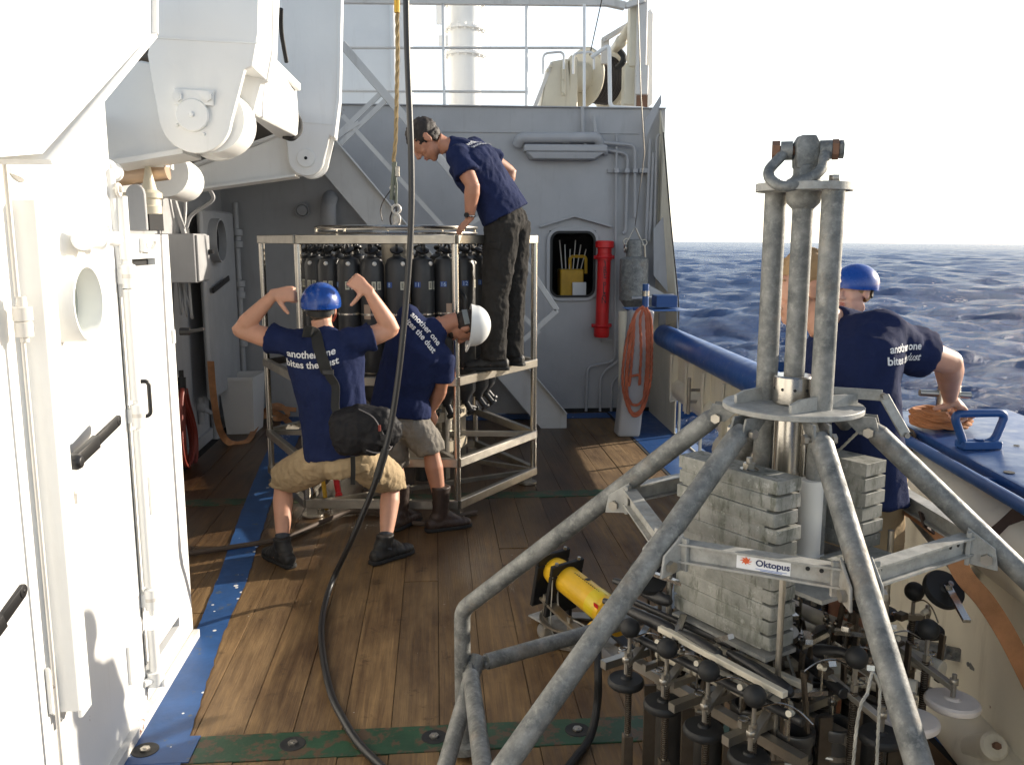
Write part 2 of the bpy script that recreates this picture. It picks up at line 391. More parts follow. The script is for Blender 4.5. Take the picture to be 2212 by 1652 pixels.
# ================================================================ the deck
YS1, YS2 = 3.10, 6.30
def wood_mat():
    m, t, b = nodes('worn_deck_planking')
    oi = t.nodes.new('ShaderNodeObjectInfo')
    g = t.nodes.new('ShaderNodeNewGeometry')
    ad = t.nodes.new('ShaderNodeVectorMath'); ad.operation = 'ADD'; t.links.new(g.outputs['Position'], ad.inputs[0])
    sc = t.nodes.new('ShaderNodeVectorMath'); sc.operation = 'SCALE'; sc.inputs['Scale'].default_value = 0.0
    cb = t.nodes.new('ShaderNodeCombineXYZ'); t.links.new(oi.outputs['Random'], cb.inputs[0]); t.links.new(oi.outputs['Random'], cb.inputs[1])
    sc.inputs['Scale'].default_value = 37.0; t.links.new(cb.outputs[0], sc.inputs[0]); t.links.new(sc.outputs[0], ad.inputs[1])
    mp = t.nodes.new('ShaderNodeMapping'); mp.inputs['Scale'].default_value = (26, 1.1, 10); t.links.new(ad.outputs[0], mp.inputs[0])
    gr = nz(t, mp.outputs[0], 1.6, 8, .62, .9)
    mp2 = t.nodes.new('ShaderNodeMapping'); mp2.inputs['Scale'].default_value = (150, 2.2, 10); t.links.new(ad.outputs[0], mp2.inputs[0])
    fine = nz(t, mp2.outputs[0], 1.5, 4, .6, .3)
    c = mix(t, ramp(t, gr, [(.30, 0), (.68, 1)]), (.135, .074, .028), (.35, .215, .088))
    c = mix(t, ramp(t, fine, [(.42, 0), (.75, .5)]), c, (.11, .064, .030))
    c = mix(t, ramp(t, oi.outputs['Random'], [(0, .0), (1, .45)]), c, (.12, .080, .042))
    wco = coord(t, 'World'); wst = coord(t, 'World', (1.6, .55, 1))
    c = mix(t, ramp(t, nz(t, wst, 1.7, 6, .65), [(.40, 0), (.68, .95)]), c, (.26, .19, .13), 'MULTIPLY')
    c = mix(t, ramp(t, nz(t, wco, 6.5, 5, .7), [(.60, 0), (.72, .8)]), c, (.25, .20, .16), 'MULTIPLY')
    c = mix(t, ramp(t, nz(t, wco, 30, 3, .6), [(.735, 0), (.75, .7)]), c, (.55, .52, .45))
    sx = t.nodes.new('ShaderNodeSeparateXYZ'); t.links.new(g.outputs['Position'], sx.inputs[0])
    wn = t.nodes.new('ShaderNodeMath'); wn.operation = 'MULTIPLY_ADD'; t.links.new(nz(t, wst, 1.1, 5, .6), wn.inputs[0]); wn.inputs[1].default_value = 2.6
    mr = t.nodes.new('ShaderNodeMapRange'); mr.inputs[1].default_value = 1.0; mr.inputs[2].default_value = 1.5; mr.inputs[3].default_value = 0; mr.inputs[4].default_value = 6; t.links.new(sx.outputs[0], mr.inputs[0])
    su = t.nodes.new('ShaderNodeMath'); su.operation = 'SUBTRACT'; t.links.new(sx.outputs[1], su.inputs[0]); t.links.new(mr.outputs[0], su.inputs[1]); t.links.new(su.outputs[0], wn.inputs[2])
    far_dark = ramp(t, (lambda m_: (t.links.new(wn.outputs[0], m_.inputs[0]), setattr(m_.inputs[1], 'default_value', .1), m_.outputs[0])[-1])((lambda m_: (setattr(m_, 'operation', 'MULTIPLY'), m_)[-1])(t.nodes.new('ShaderNodeMath'))), [(.54, 0), (.74, 1)])   # planks darker and smoother towards the far end, fading out to starboard
    c = mix(t, far_dark, c, (.42, .36, .32), 'MULTIPLY')
    t.links.new(c, b.inputs['Base Color']); t.links.new(mix(t, far_dark, ramp(t, gr, [(.3, .5), (.7, .78)]), .34), b.inputs['Roughness'])
    a = t.nodes.new('ShaderNodeMath'); a.operation = 'ADD'; t.links.new(gr, a.inputs[0]); t.links.new(fine, a.inputs[1])
    bump(t, b, a.outputs[0], .45, .004); return m
def speckled(name, col, spots, worn, wornc, thr=.70):
    m, t, b = nodes(name); co = coord(t, 'World')
    c = mix(t, ramp(t, nz(t, co, 5, 5), [(.3, 0), (.7, 1)]), tuple(q * .7 for q in col), tuple(q * 1.15 for q in col))
    c = mix(t, ramp(t, nz(t, co, 11, 8, .72), [(worn, 0), (worn + .05, .85)]), c, wornc)
    v = t.nodes.new('ShaderNodeTexVoronoi'); v.inputs['Scale'].default_value = 16; v.inputs['Randomness'].default_value = 1
    t.links.new(co, v.inputs['Vector'])
    n = t.nodes.new('ShaderNodeMath'); n.operation = 'MULTIPLY_ADD'; t.links.new(nz(t, co, 3.5, 3), n.inputs[0]); n.inputs[1].default_value = -1.1; n.inputs[2].default_value = .62
    l = t.nodes.new('ShaderNodeMath'); l.operation = 'LESS_THAN'; t.links.new(v.outputs['Distance'], l.inputs[0]); t.links.new(n.outputs[0], l.inputs[1])
    if spots: c = mix(t, l.outputs[0], c, (.72, .72, .70))
    t.links.new(c, b.inputs['Base Color']); b.inputs['Roughness'].default_value = .5
    bump(t, b, nz(t, co, 30, 5), .4, .004); return m
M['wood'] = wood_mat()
M['blue_deck'] = speckled('scuffed_blue_deck_paint', (.020, .080, .235), True, .60, (.10, .11, .10))
M['green_deck'] = speckled('scuffed_green_deck_paint', (.018, .065, .030), False, .50, (.105, .055, .030))
M['caulk'] = flat('black_deck_caulking', (.008, .007, .006), .8)

mb = MB(); mb.box2((-2.3, -1.0, -.08), (2.35, 9.45, -.012))
deck = mb.build('deck', M['caulk']); deck['kind'] = 'structure'
PW = .19; xs0 = -2.10; XB1, XB0 = -1.075, -.955       # blue stripe
def plank(x0, x1, y0, y1):
    dz = random.uniform(-.0022, .0022); mb = MB(); g = .0016
    mb.hexa([(x0 + g, y0, -.011), (x1 - g, y0, -.011), (x1 - g, y1, -.011), (x0 + g, y1, -.011), (x0 + g, y0, dz), (x1 - g, y0, dz), (x1 - g, y1, dz), (x0 + g, y1, dz)])
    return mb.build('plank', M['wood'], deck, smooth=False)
bands = [(-1.0, YS1 - .09), (YS1 + .09, YS2 - .08), (YS2 + .08, 9.40)]
for i in range(21):
    x0 = xs0 + i * PW; x1 = x0 + PW
    for bi, (y0, y1) in enumerate(bands):
        cuts = [y0]
        if bi == 1 and i % 3 == 1: cuts.append(y0 + random.uniform(.8, 2.4))
        cuts.append(y1)
        for a_, b_ in zip(cuts[:-1], cuts[1:]): plank(x0, x1, a_ + .002, b_ - .002)
# painted blue walkway stripe (worn sheet of paint lying on the planks)
def stripe_sheet():
    mb = MB(); n = 160; ys = np.linspace(1.4, 9.38, n); L = []; Rr = []
    for y in ys:
        xl = float(np.interp(y, [3.0, 4.2, 4.9, 6.0, 7.3, 9.4], [-1.16, -1.20, -1.262, -1.385, -1.505, -1.66])) + .006 * noise.noise(Vector((y * 9, 0, 0)))
        xr = float(np.interp(y, [1.4, 3.02, 3.3, 4.08, 4.7, 6.15, 8.1, 9.4], [-.86, -.955, -.983, -1.055, -1.078, -1.21, -1.325, -1.40])) + .012 * noise.noise(Vector((y * 14, 5, 0)))
        L.append((xl, y, .0072)); Rr.append((xr, y, .0072))
    mb.add(L + Rr, [(i, i + n, i + n + 1, i + 1) for i in range(n - 1)])
    return mb
st = stripe_sheet().build('painted_stripe', M['blue_deck'], deck, smooth=False)
for (yc, hw) in ((YS1, .088), (YS2, .078)):
    mb = MB(); mb.box2((-2.3 if yc > 5 else -1.16, yc - hw, -.010), (2.30, yc + hw, .004))
    s_ = mb.build('deck_strip', M['green_deck'], deck, bevel=.002)
    if yc < 5:
        mb = MB(); mb.box2((-1.158, yc - hw + .001, .0042), (-.93, yc + hw - .001, .0085)); mb.build('painted_stripe', M['blue_deck'], deck)
for (px, py, yc) in ((333, 1590, YS1), (641, 1577, YS1), (938, 1561, YS1), (1240, 1552, YS1), (1420, 1056, YS2)):
    p = on(px, py); p.y = yc + .005; z0 = .0045 if px > 400 else .0088
    mb = MB(); mb.lathe([(.050, z0), (.049, z0 + .0012), (.044, z0 + .0016), (.040, z0 + .0008), (.0, z0 + .0008)], (p.x, p.y, 0), n=24)
    o = mb.build('bolt_recess', M['black_matte'], deck)
    mb = MB(); mb.cyl((p.x, p.y, z0 + .001), (p.x, p.y, z0 + .008), .019, .019, 6); mb.cyl((p.x, p.y, z0 + .008), (p.x, p.y, z0 + .011), .009, .008, 10)
    mb.build('bolt', M['steel_dull'], o)
# blue waterway along the bulwark
mb = MB(); mb.box2((1.895, 1.0, -.012), (2.42, 9.38, .0045)); mb.build('painted_waterway', M['blue'], deck)
mb = MB(); mb.box2((1.865, 1.0, -.012), (1.893, 9.38, .003)); mb.build('steel_edge', M['dark'], deck)
mb = MB(); mb.box2((-.9, 9.05, .0045), (1.86, 9.30, .010)); mb.build('painted_margin', M['blue_deck'], deck)

# ================================================================ forward bulkhead
YW = 9.40
bulk = thing('bulkhead', 'grey white steel bulkhead with window closing the far end of the working deck', 'wall', (0, YW, 0))
wp0 = at(1187, 498, YW); wp1 = at(1285, 643, YW)      # window opening
XR = 2.46; XLft = -2.25; ZT = at(1200, 233, YW).z
mb = MB()
WX0, WX1, WZ0, WZ1 = wp0.x, wp1.x, wp1.z, wp0.z
mb.box2((XLft, YW, 0), (WX0, YW + .10, ZT)); mb.box2((WX1, YW, 0), (XR, YW + .10, ZT))
mb.box2((WX0, YW, 0), (WX1, YW + .10, WZ0)); mb.box2((WX0, YW, WZ1), (WX1, YW + .10, ZT))
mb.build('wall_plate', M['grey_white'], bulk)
def rrect(cx, cz, hw, hh, r, n=6):
    pts = []
    for (sx, sz, a0) in ((1, 1, 0), (-1, 1, 90), (-1, -1, 180), (1, -1, 270)):
        for k in range(n + 1):
            a = R(a0 + 90 * k / n); pts.append((cx + sx * (hw - r) + r * math.cos(a), cz + sz * (hh - r) + r * math.sin(a)))
    return pts
cxw, czw, hww, hhw = (WX0 + WX1) / 2, (WZ0 + WZ1) / 2, (WX1 - WX0) / 2, (WZ1 - WZ0) / 2
# window: frame ring, corner fillets, pane, dim cabin behind
def ring_xz(mb, o1, o2, y0, y1):
    n = len(o1)
    vs = [(x, y0, z) for x, z in o1] + [(x, y0, z) for x, z in o2] + [(x, y1, z) for x, z in o1] + [(x, y1, z) for x, z in o2]
    fs = []
    for i in range(n):
        j = (i + 1) % n
        fs += [(i, j, n + j, n + i), (2 * n + i, 3 * n + i, 3 * n + j, 2 * n + j), (i, 2 * n + i, 2 * n + j, j), (n + i, n + j, 3 * n + j, 3 * n + i)]
    mb.add(vs, fs)
wf = MB(); ring_xz(wf, rrect(cxw, czw, hww + .035, hhw + .035, .15), rrect(cxw, czw, hww - .02, hhw - .02, .10), YW - .03, YW - .001)
wfo = wf.build('window', M['grey_white'], bulk, bevel=.006)
wf = MB(); ring_xz(wf, rrect(cxw, czw, hww - .004, hhw - .004, .10), rrect(cxw, czw, hww - .028, hhw - .028, .085), YW - .036, YW - .004)
wf.build('seal', M['black_matte'], wfo)
mg, t, b = nodes('dark_window_glass'); b.inputs['Base Color'].default_value = (.9, .9, .9, 1); b.inputs['Roughness'].default_value = .02
b.inputs['Transmission Weight'].default_value = 1.0; b.inputs['IOR'].default_value = 1.05
M['glass'] = mg
mb = MB(); mb.box2((WX0 - .0, YW + .03, WZ0), (WX1, YW + .036, WZ1)); mb.build('pane', M['glass'], wfo, smooth=False)
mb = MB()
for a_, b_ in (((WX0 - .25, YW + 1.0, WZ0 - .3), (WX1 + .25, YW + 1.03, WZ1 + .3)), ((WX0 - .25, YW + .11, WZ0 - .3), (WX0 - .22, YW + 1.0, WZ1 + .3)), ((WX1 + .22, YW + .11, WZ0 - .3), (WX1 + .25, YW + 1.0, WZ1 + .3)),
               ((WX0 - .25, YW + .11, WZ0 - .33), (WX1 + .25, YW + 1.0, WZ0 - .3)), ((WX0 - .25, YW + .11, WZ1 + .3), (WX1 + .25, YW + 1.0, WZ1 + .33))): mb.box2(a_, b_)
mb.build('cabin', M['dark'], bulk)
M['yellow'] = flat('yellow_plastic', (.62, .36, .02), .45, 0, .05, var=.15)
tc = thing('plastic_crate', 'yellow plastic crate with tools standing behind the bulkhead window', 'crate', (cxw + .02, YW + .35, WZ0 - .30))
mb = MB(); mb.box2((cxw - .10, YW + .20, WZ0 - .30), (cxw + .16, YW + .45, WZ0 + .30)); mb.build('body', M['yellow'], tc, bevel=.01)
mb = MB(); mb.tube(bend_path([(cxw + .02, YW + .3, WZ0 + .3), (cxw + .02, YW + .3, WZ0 + .44), (cxw + .2, YW + .3, WZ0 + .44), (cxw + .2, YW + .3, WZ0 + .25)], .04), .018, 8); mb.build('handle', M['yellow'], tc)
mb = MB()
for k in range(6): mb.tube([(cxw - .06 + k * .035, YW + .28, WZ0 + .2), (cxw - .1 + k * .06, YW + .3, WZ0 + .62 - .05 * (k % 3))], .006, 6)
mb.build('tool_rods', M['white_plastic'], tc)
mb = MB(); mb.box2((cxw + .03, YW + .15, WZ0 + .0), (cxw + .18, YW + .18, WZ0 + .16)); tag(mb.build('paper_sheet', M['decal_white']), 'pale paper sheet taped low behind the bulkhead window beside yellow crate', 'paper')
# rain gutter chevron over the window
mb = MB(); P = [at(1165, 490, YW), at(1240, 467, YW), at(1320, 490, YW)]
pl = [Vector((p.x, YW - .001, p.z)) for p in P]
for a_, b_ in ((pl[0], pl[1]), (pl[1], pl[2])): mb.bar(a_ + V((0, -.03, 0)), b_ + V((0, -.03, 0)), .06, .02, (0, 0, 1))
mb.build('rain_gutter', M['grey_white'], bulk, bevel=.003)
mb = MB(); z_ = at(1200, 300 - 0, YW).z
mb.box2((at(885, 258, YW).x, YW - .012, ZT - .26), (at(1380, 258, YW).x, YW - .001, ZT - .25))
mb.box2((XLft, YW - .03, ZT + .001), (XR, YW + .13, ZT + .012))
mb.build('weld_seam', M['grey_white'], bulk)
# dark plinth line and pipe feet
mb = MB(); mb.box2((at(1140, 890, YW).x, YW - .02, .002), (XR - .1, YW - .001, .045)); mb.build('plinth', M['dark'], bulk)
# swan-neck vent and small lamp on the bulkhead
v0 = at(710, 492, YW - .25); mb = MB()
mb.tube(bend_path([(v0.x, YW - .25, .9), (v0.x, YW - .25, at(710, 445, YW - .25).z), (v0.x, YW - .02, at(710, 425, YW - .25).z)], .10), .078, 16)
tag(mb.build('vent_pipe', M['grey_white']), 'stubby grey vent pipe standing against the bulkhead behind the bottle rosette', 'pipe')
l0 = at(653, 455, YW - .05); mb = MB(); mb.lathe([(0, -.09), (.05, -.08), (.065, -.03), (.065, 0)], (l0.x, YW, l0.z), (0, 1, 0), 16); mb.torus((l0.x, YW - .06, l0.z), .07, .008, (0, 1, 0), 16, 6)
tag(mb.build('wall_lamp', M['grey_white']), 'small round caged lamp painted grey on the shaded bulkhead', 'lamp')

# upper deck house behind (seen above the bulkhead at the left) and deck plating
YH = 10.9
hx = at(880, 100, YH).x
house = thing('deckhouse', 'pale grey deckhouse wall rising on the upper deck behind the stairs', 'building', (-1.6, YH, ZT))
mb = MB(); mb.box2((-4.5, YH, ZT - .1), (hx, YH + 3, 6.6)); mb.build('wall', M['white'], house)
mb = MB(); q = at(868, 100, YH).x - .10; mb.cyl((q, YH - .05, ZT), (q, YH - .05, 6.5), .035, n=10); mb.build('drain_pipe', M['white'], house)
mb = MB(); mb.box2((-2.3, YW + .13, ZT - .12), (2.46, 16, ZT - .02)); o = mb.build('upper_deck', M['grey_white']); o['kind'] = 'structure'
# mast trunk
YM = 12.0; mbm = at(1005, 230, YM); rr_ = (at(1041, 200, YM) - at(970, 200, YM)).length / 2
mast = thing('exhaust_mast', 'tall white round trunk with bolted flanges on the upper deck', 'mast', (mbm.x, YM, ZT))
mb = MB(); mb.cyl((mbm.x, YM, ZT - .1), (mbm.x, YM, 7.5), rr_, n=32); mb.build('trunk', M['white'], mast)
for py in (8, 65, 120):
    z_ = at(1005, py, YM).z; mb = MB(); mb.lathe([(rr_, -.015), (rr_ + .06, -.015), (rr_ + .06, .015), (rr_, .015)], (mbm.x, YM, z_), n=32)
    for k in range(16):
        a = k * math.pi / 8; mb.cyl((mbm.x + (rr_ + .035) * math.cos(a), YM + (rr_ + .035) * math.sin(a), z_ - .04), (mbm.x + (rr_ + .035) * math.cos(a), YM + (rr_ + .035) * math.sin(a), z_ + .04), .012, n=6)
    mb.build('flange', M['white'], mast)
mb = MB(); q = at(948, 100, YM - .4); mb.box2((q.x - .03, YM - .42, at(1, 50, YM).z), (q.x + .05, YM - .38, 7)); mb.box2((q.x - .0, YM - .45, at(1, 95, YM).z), (q.x + .12, YM - .35, at(1, 75, YM).z)); mb.build('cable_tray', M['white'], mast)

# upper guard rail
YG = YW + .18
rail = thing('guard_rail', 'thin white guard rail with rust stains along the upper deck edge', 'railing', (0, YG, ZT))
mb = MB()
for py0, py1 in ((104, 104), (197, 199)):
    mb.tube([at(738, py0, YG), at(1140 if py0 > 150 else 1262, py1, YG)], .014, 8)
rl = mb.build('rail', M['rust_white'], rail)
mb = MB(); mb.bar(at(738, -3, YG), at(1310, 3, YG), .07, .10); mb.build('top_beam', M['rust_white'], rail)
for px in (960, 1137):
    mb = MB(); a_ = at(px, 232, YG); mb.cyl((a_.x, YG, ZT - .02), (a_.x, YG, at(px, 0, YG).z), .017, n=10); mb.build('post', M['white'], rail)
mb = MB(); mb.bar(at(1300, 3, YG), at(1350, 14, YG), .08, .08); mb.bar(at(1350, 14, YG), at(1392, 0, YG), .06, .06); mb.build('beam_end', M['rust_white'], rail, bevel=.008)
h = thing('hand_rail', 'white bent tube hand rail in front of the cable winch', 'railing', at(1262, 225, YG - .1))
mb = MB(); mb.tube(bend_path([at(1256, 270, YG - .15), at(1262, 232, YG - .15), at(1262, 10, YG - .15)], .03), .016, 8); mb.build('post', M['white'], h)
mb = MB(); mb.tube(bend_path([at(1278, 124, YG), at(1316, 97, YG - .1), at(1318, 232, YG - .15), at(1398, 236, YG - .15), at(1403, 300, YG - .15)], .06), .022, 10); mb.build('rail', M['white'], h)
mb = MB()
for px in (1173, 1238): mb.tube(bend_path([at(px, 160, YG + .1), at(px, 116, YG + .1), at(px + 45, 112, YG + .1), at(px + 45, 150, YG + .1)], .06), .013, 8)
mb.build('loop', M['white'], h)

# winch on the upper deck
YC = YW + .75
wz = lambda px, py: at(px, py, YC)
win = thing('cable_winch', 'cream painted cable winch with dark wire drum on the upper deck', 'winch', wz(1250, 225))
mb = MB(); c_ = [wz(1190, 133), wz(1227, 126), wz(1236, 235), wz(1168, 235), wz(1178, 180)]; mb.prism(c_, (0, .5, 0)); mb.build('gearbox', M['winch_cream'], win, bevel=.02, seg=2)
mb = MB(); mb.prism([wz(1232, 118), wz(1248, 124), wz(1248, 238), wz(1228, 238)], (0, .35, 0))
mb.box2(wz(1213, 135) + V((0, -.03, 0)), wz(1222, 208) + V((0, -.002, 0))); mb.build('side_plate', M['winch_cream'], win, bevel=.012)
mb = MB()
for py in (148, 172, 200): mb.cyl(wz(1216, py) + V((0, -.06, 0)), wz(1216, py) + V((0, -.02, 0)), .018, n=6)
for px, py in ((1183, 153), (1190, 144)): mb.cyl(wz(px, py) + V((0, -.03, 0)), wz(px, py) + V((0, .02, 0)), .018, n=6)
mb.build('bolt', M['winch_cream'], win)
ax = Vector((.86, .51, 0)).normalized()      # drum axis seen obliquely
dc = at(1289, 172, YC + .45); DR = .33
mb = MB(); mb.cyl(dc - ax * .52, dc - ax * .18, .17, n=28); mb.build('drum_housing', M['winch_cream'], win)
for s_ in (-.19, .19):
    mb = MB(); mb.lathe([(.16, s_ - .02), (DR, s_ - .02), (DR + .012, s_), (DR, s_ + .02), (.16, s_ + .02)], dc, ax, 40); mb.build('drum_flange', M['winch_cream'], win)
mb = MB()
for k in range(15): mb.torus(dc + ax * (-.165 + k * .0237), .265 - .004 * (k % 2), .013, ax, 36, 6)
mb.cyl(dc - ax * .175, dc + ax * .175, .255, n=32)
M['wire'] = flat('dark_greasy_wire', (.045, .038, .034), .5, .3, .2)
mb.build('wire_wrap', M['wire'], win)
mb = MB(); mb.prism([wz(1150, 235), wz(1158, 235), wz(1195, 140), wz(1190, 133)], (0, .08, 0)); mb.build('brace', M['rust_white'], win)
# davit and hydraulic gear at the top right
dv = thing('davit', 'rust streaked cream davit post with hydraulic ram beside the winch', 'davit', at(1378, 232, YG + .05))
mb = MB(); mb.box2(at(1362, -5, YG + .06), at(1376, 150, YG + .20) ); mb.box2(at(1350, 140, YG + .08), at(1373, 232, YG + .25)); mb.build('post', M['winch_cream'], dv, bevel=.01)
mb = MB(); mb.box2(at(1378, -5, YG), at(1390, 235, YG + .09)); mb.box2(at(1374, 140, YG - .02), at(1398, 206, YG + .02)); mb.build('slide', M['rust_white'], dv, bevel=.006)
mb = MB(); mb.box2(at(1376, 206, YG - .03), at(1384, 260, YG + .02)); mb.box2(at(1387, 206, YG - .03), at(1396, 240, YG + .02)); mb.build('rusty_foot', M['rusty'], dv)
mb = MB(); mb.prism([at(1399, 30, YG + .3), at(1405, 18, YG + .3), at(1412, 30, YG + .3), at(1410, 225, YG + .3), at(1398, 235, YG + .3)], (0, .12, 0)); mb.build('back_post', M['white'], dv, bevel=.006)
mb = MB(); mb.cyl(at(1322, 118, YG + 1.7), at(1342, 90, YG + .5), .065, n=14); mb.cyl(at(1340, 93, YG + .5), at(1362, 55, YG + .3), .05, n=12); mb.sph(at(1342, 90, YG + .5), .07); mb.build('ram', M['winch_cream'], dv)
mb = MB(); mb.tube(smooth_path([at(1338, 110, YG + .4), at(1347, 122, YG + .4), at(1345, 135, YG + .4), at(1334, 146, YG + .5)]), .035, 10); mb.build('hose', M['black_matte'], dv)
mb = MB(); mb.bar(at(1302, 88, YG + .6), at(1362, 52, YG + .5), .05, .05); mb.box2(at(1300, 84, YG + .6), at(1313, 140, YG + .66)); mb.build('bracket', M['rust_white'], dv)
mb = MB(); mb.box2(at(1330, 156, YG + 1.0), at(1350, 235, YG + 1.25)); o = mb.build('lamp_housing', M['winch_cream'], dv, bevel=.01)
mb = MB(); mb.box2(at(1335, 165, YG + .98), at(1345, 188, YG + .999)); mb.build('lamp_window', M['dark'], o)
mb = MB(); mb.tube([at(1300, 0, YG - .4), at(1274, 120, YG + .3)], .006, 6); tag(mb.build('stay_wire', M['wire']), 'thin dark wire slanting down from the top beam towards the winch', 'wire')
# ================================================================ starboard bulwark
BX = lambda y: float(np.interp(y, [1.0, 3.8, 5.6, 9.4], [2.20, 2.22, 2.24, 2.36]))       # inner face
bw = thing('bulwark', 'cream steel bulwark with fat worn blue capping pipe along the open sea side', 'wall', (2.25, 6, 0))
def wall_strip(mb, y0, y1, z0, z1, t=.012):
    mb.hexa([(BX(y0), y0, z0), (BX(y0) + t, y0, z0), (BX(y1) + t, y1, z0), (BX(y1), y1, z0), (BX(y0), y0, z1), (BX(y0) + t, y0, z1), (BX(y1) + t, y1, z1), (BX(y1), y1, z1)])
YA, YB = 3.80, 8.75
mb = MB(); PY0, PY1 = 6.55, 8.20                      # freeing port low in the plating
wall_strip(mb, YA, PY0, 0, .86); wall_strip(mb, PY1, 9.40, 0, .86); wall_strip(mb, PY0, PY1, .36, .86); wall_strip(mb, PY0, PY1, 0, .02)
mb.build('plating', M['cream'], bw)
mb = MB(); path = [V((BX(y) + .04, y, .90)) for y in np.linspace(YA + .15, 8.9, 14)]
mb.tube(path, .118, 28); mb.build('capping_pipe', M['blue_rail'], bw)
for k, y in enumerate(np.arange(4.2, 8.5, .56)):      # frames (stanchions)
    x = BX(y); mb = MB(); mb.prism([(x, y, .36), (x - .07, y, .34), (x - .05, y, .80), (x, y, .80)], (0, .014, 0)); mb.box2((x - .078, y - .02, .36), (x - .066, y + .035, .80)); mb.build('frame', M['cream'], bw)
mb = MB(); mb.tube([V((BX(y) + .02, y, .27)) for y in (4.2, 5.5, 6.5)], .14, 20); mb.build('foot_pipe', M['cream'], bw)
mb = MB(); mb.tube([V((BX(y) + .03, y, .47)) for y in (6.52, 7.4, 8.22)], .10, 20); mb.build('foot_pipe', M['cream'], bw)
for (y0, y1) in ((6.60, 6.63), (7.35, 7.38), (8.12, 8.15)):
    mb = MB(); mb.box2((BX(y0) + .02, y0, .02), (BX(y0) + .04, y1, .36)); mb.build('port_bar', M['cream'], bw)
# cleats on the plating
for (px, py, Y) in ((1488, 855, 6.35), (1598, 920, 5.35)):
    c = wx(px, py, BX(Y) - .10); cl = thing('cleat', ('bare steel T shaped cleat on the cream bulwark, the one nearer the rope post' if Y > 6 else 'bare steel T shaped cleat on the cream bulwark, half behind the round top disc'), 'cleat', c, 'cleats on the bulwark')
    mb = MB(); mb.cyl(c + V((0, 0, -.16)), c + V((0, 0, .16)), .016, n=12); mb.build('bar', M['steel_dull'], cl, bevel=.003)
    for dz in (-.05, .05):
        mb = MB(); mb.cyl(c + V((0, 0, dz)), c + V((.11, 0, dz)), .013, n=10); mb.build('arm', M['steel_dull'], cl)
# gate section: blue topped pin rail box closer to the camera
gt = thing('bulwark_gate', 'cream bulwark section with wide glossy blue steel top near the camera', 'wall', (2.4, 3, 0))
gz = 1.12; e0 = on(1935, 905, gz); e1 = on(2212, 1052, gz); f0 = on(1965, 800, gz)
gx = lambda y: e0.x + (e1.x - e0.x) * (y - e0.y) / (e1.y - e0.y)
y0g, y1g = -.5, e0.y + .18
mb = MB(); W_ = .62
mb.hexa([(gx(y0g), y0g, gz - .05), (gx(y0g) + W_, y0g, gz - .05), (gx(y1g) + W_, y1g, gz - .05), (gx(y1g), y1g, gz - .05), (gx(y0g), y0g, gz), (gx(y0g) + W_, y0g, gz), (gx(y1g) + W_, y1g, gz), (gx(y1g), y1g, gz)])
mb.build('top_plate', M['blue'], gt, bevel=.012, seg=2)
mb = MB(); mb.hexa([(gx(y0g) + .04, y0g, 0), (gx(y0g) + .056, y0g, 0), (gx(y1g) + .056, y1g, 0), (gx(y1g) + .04, y1g, 0), (gx(y0g) + .04, y0g, gz - .052), (gx(y0g) + .056, y0g, gz - .052), (gx(y1g) + .056, y1g, gz - .052), (gx(y1g) + .04, y1g, gz - .052)])
mb.build('plating', M['cream'], gt)
mb = MB(); mb.tube([(gx(y) + .02, y, .90) for y in (y0g, 1.5, y1g)], .13, 20); mb.tube([(gx(y) + .02, y, .12) for y in (y0g, 1.5, y1g)], .10, 16); mb.build('round_moulding', M['cream'], gt)
mb = MB(); q0 = V((gx(y1g) - .06, y1g - .02, gz - .03)); q1 = V((gx(y0g) - .06, y0g, gz - .03)); mb.cyl(q0, q1, .022, n=12); mb.build('grab_rail', M['blue'], gt)
mb = MB(); mb.cyl(q0 + V((0, .06, 0)), q0 + (q1 - q0) * .09, .0235, n=12); mb.build('bare_rail_end', M['steel_dull'], gt)
for k in range(5):
    y = y1g - .3 - k * .75; mb = MB(); mb.bar((gx(y) - .06, y, gz - .03), (gx(y) + .01, y, gz - .04), .03, .03); mb.build('rail_bracket', M['blue'], gt)
for (px, py, s_) in ((1962, 935, 1), (2180, 1020, 1), (2140, 948, .8), (2196, 962, .6)):
    p = on(px, py, gz + .002); mb = MB(); mb.lathe([(0, 0), (.018 * s_, 0), (.018 * s_, .0015), (0, .0018)], p, n=12); mb.build('drain_hole', M['dark'], gt)
# D ring
dr = thing('lifting_ring', 'blue D shaped lifting ring standing on the glossy blue top plate', 'ring', on(2110, 968, gz))
c = on(2110, 968, gz); mb = MB()
mb.tube(bend_path([c + V((-.055, 0, .02)), c + V((-.105, 0, .135)), c + V((.105, 0, .135)), c + V((.065, 0, .02)), c + V((-.055, 0, .02))], .035), .0155, 12); mb.build('ring', M['blue'], dr)
mb = MB(); mb.box(c + V((.005, 0, .016)), (.15, .07, .03)); mb.cyl(c + V((.005, 0, .03)), c + V((.005, 0, .038)), .02, n=12); mb.build('base', M['blue'], dr, bevel=.008)
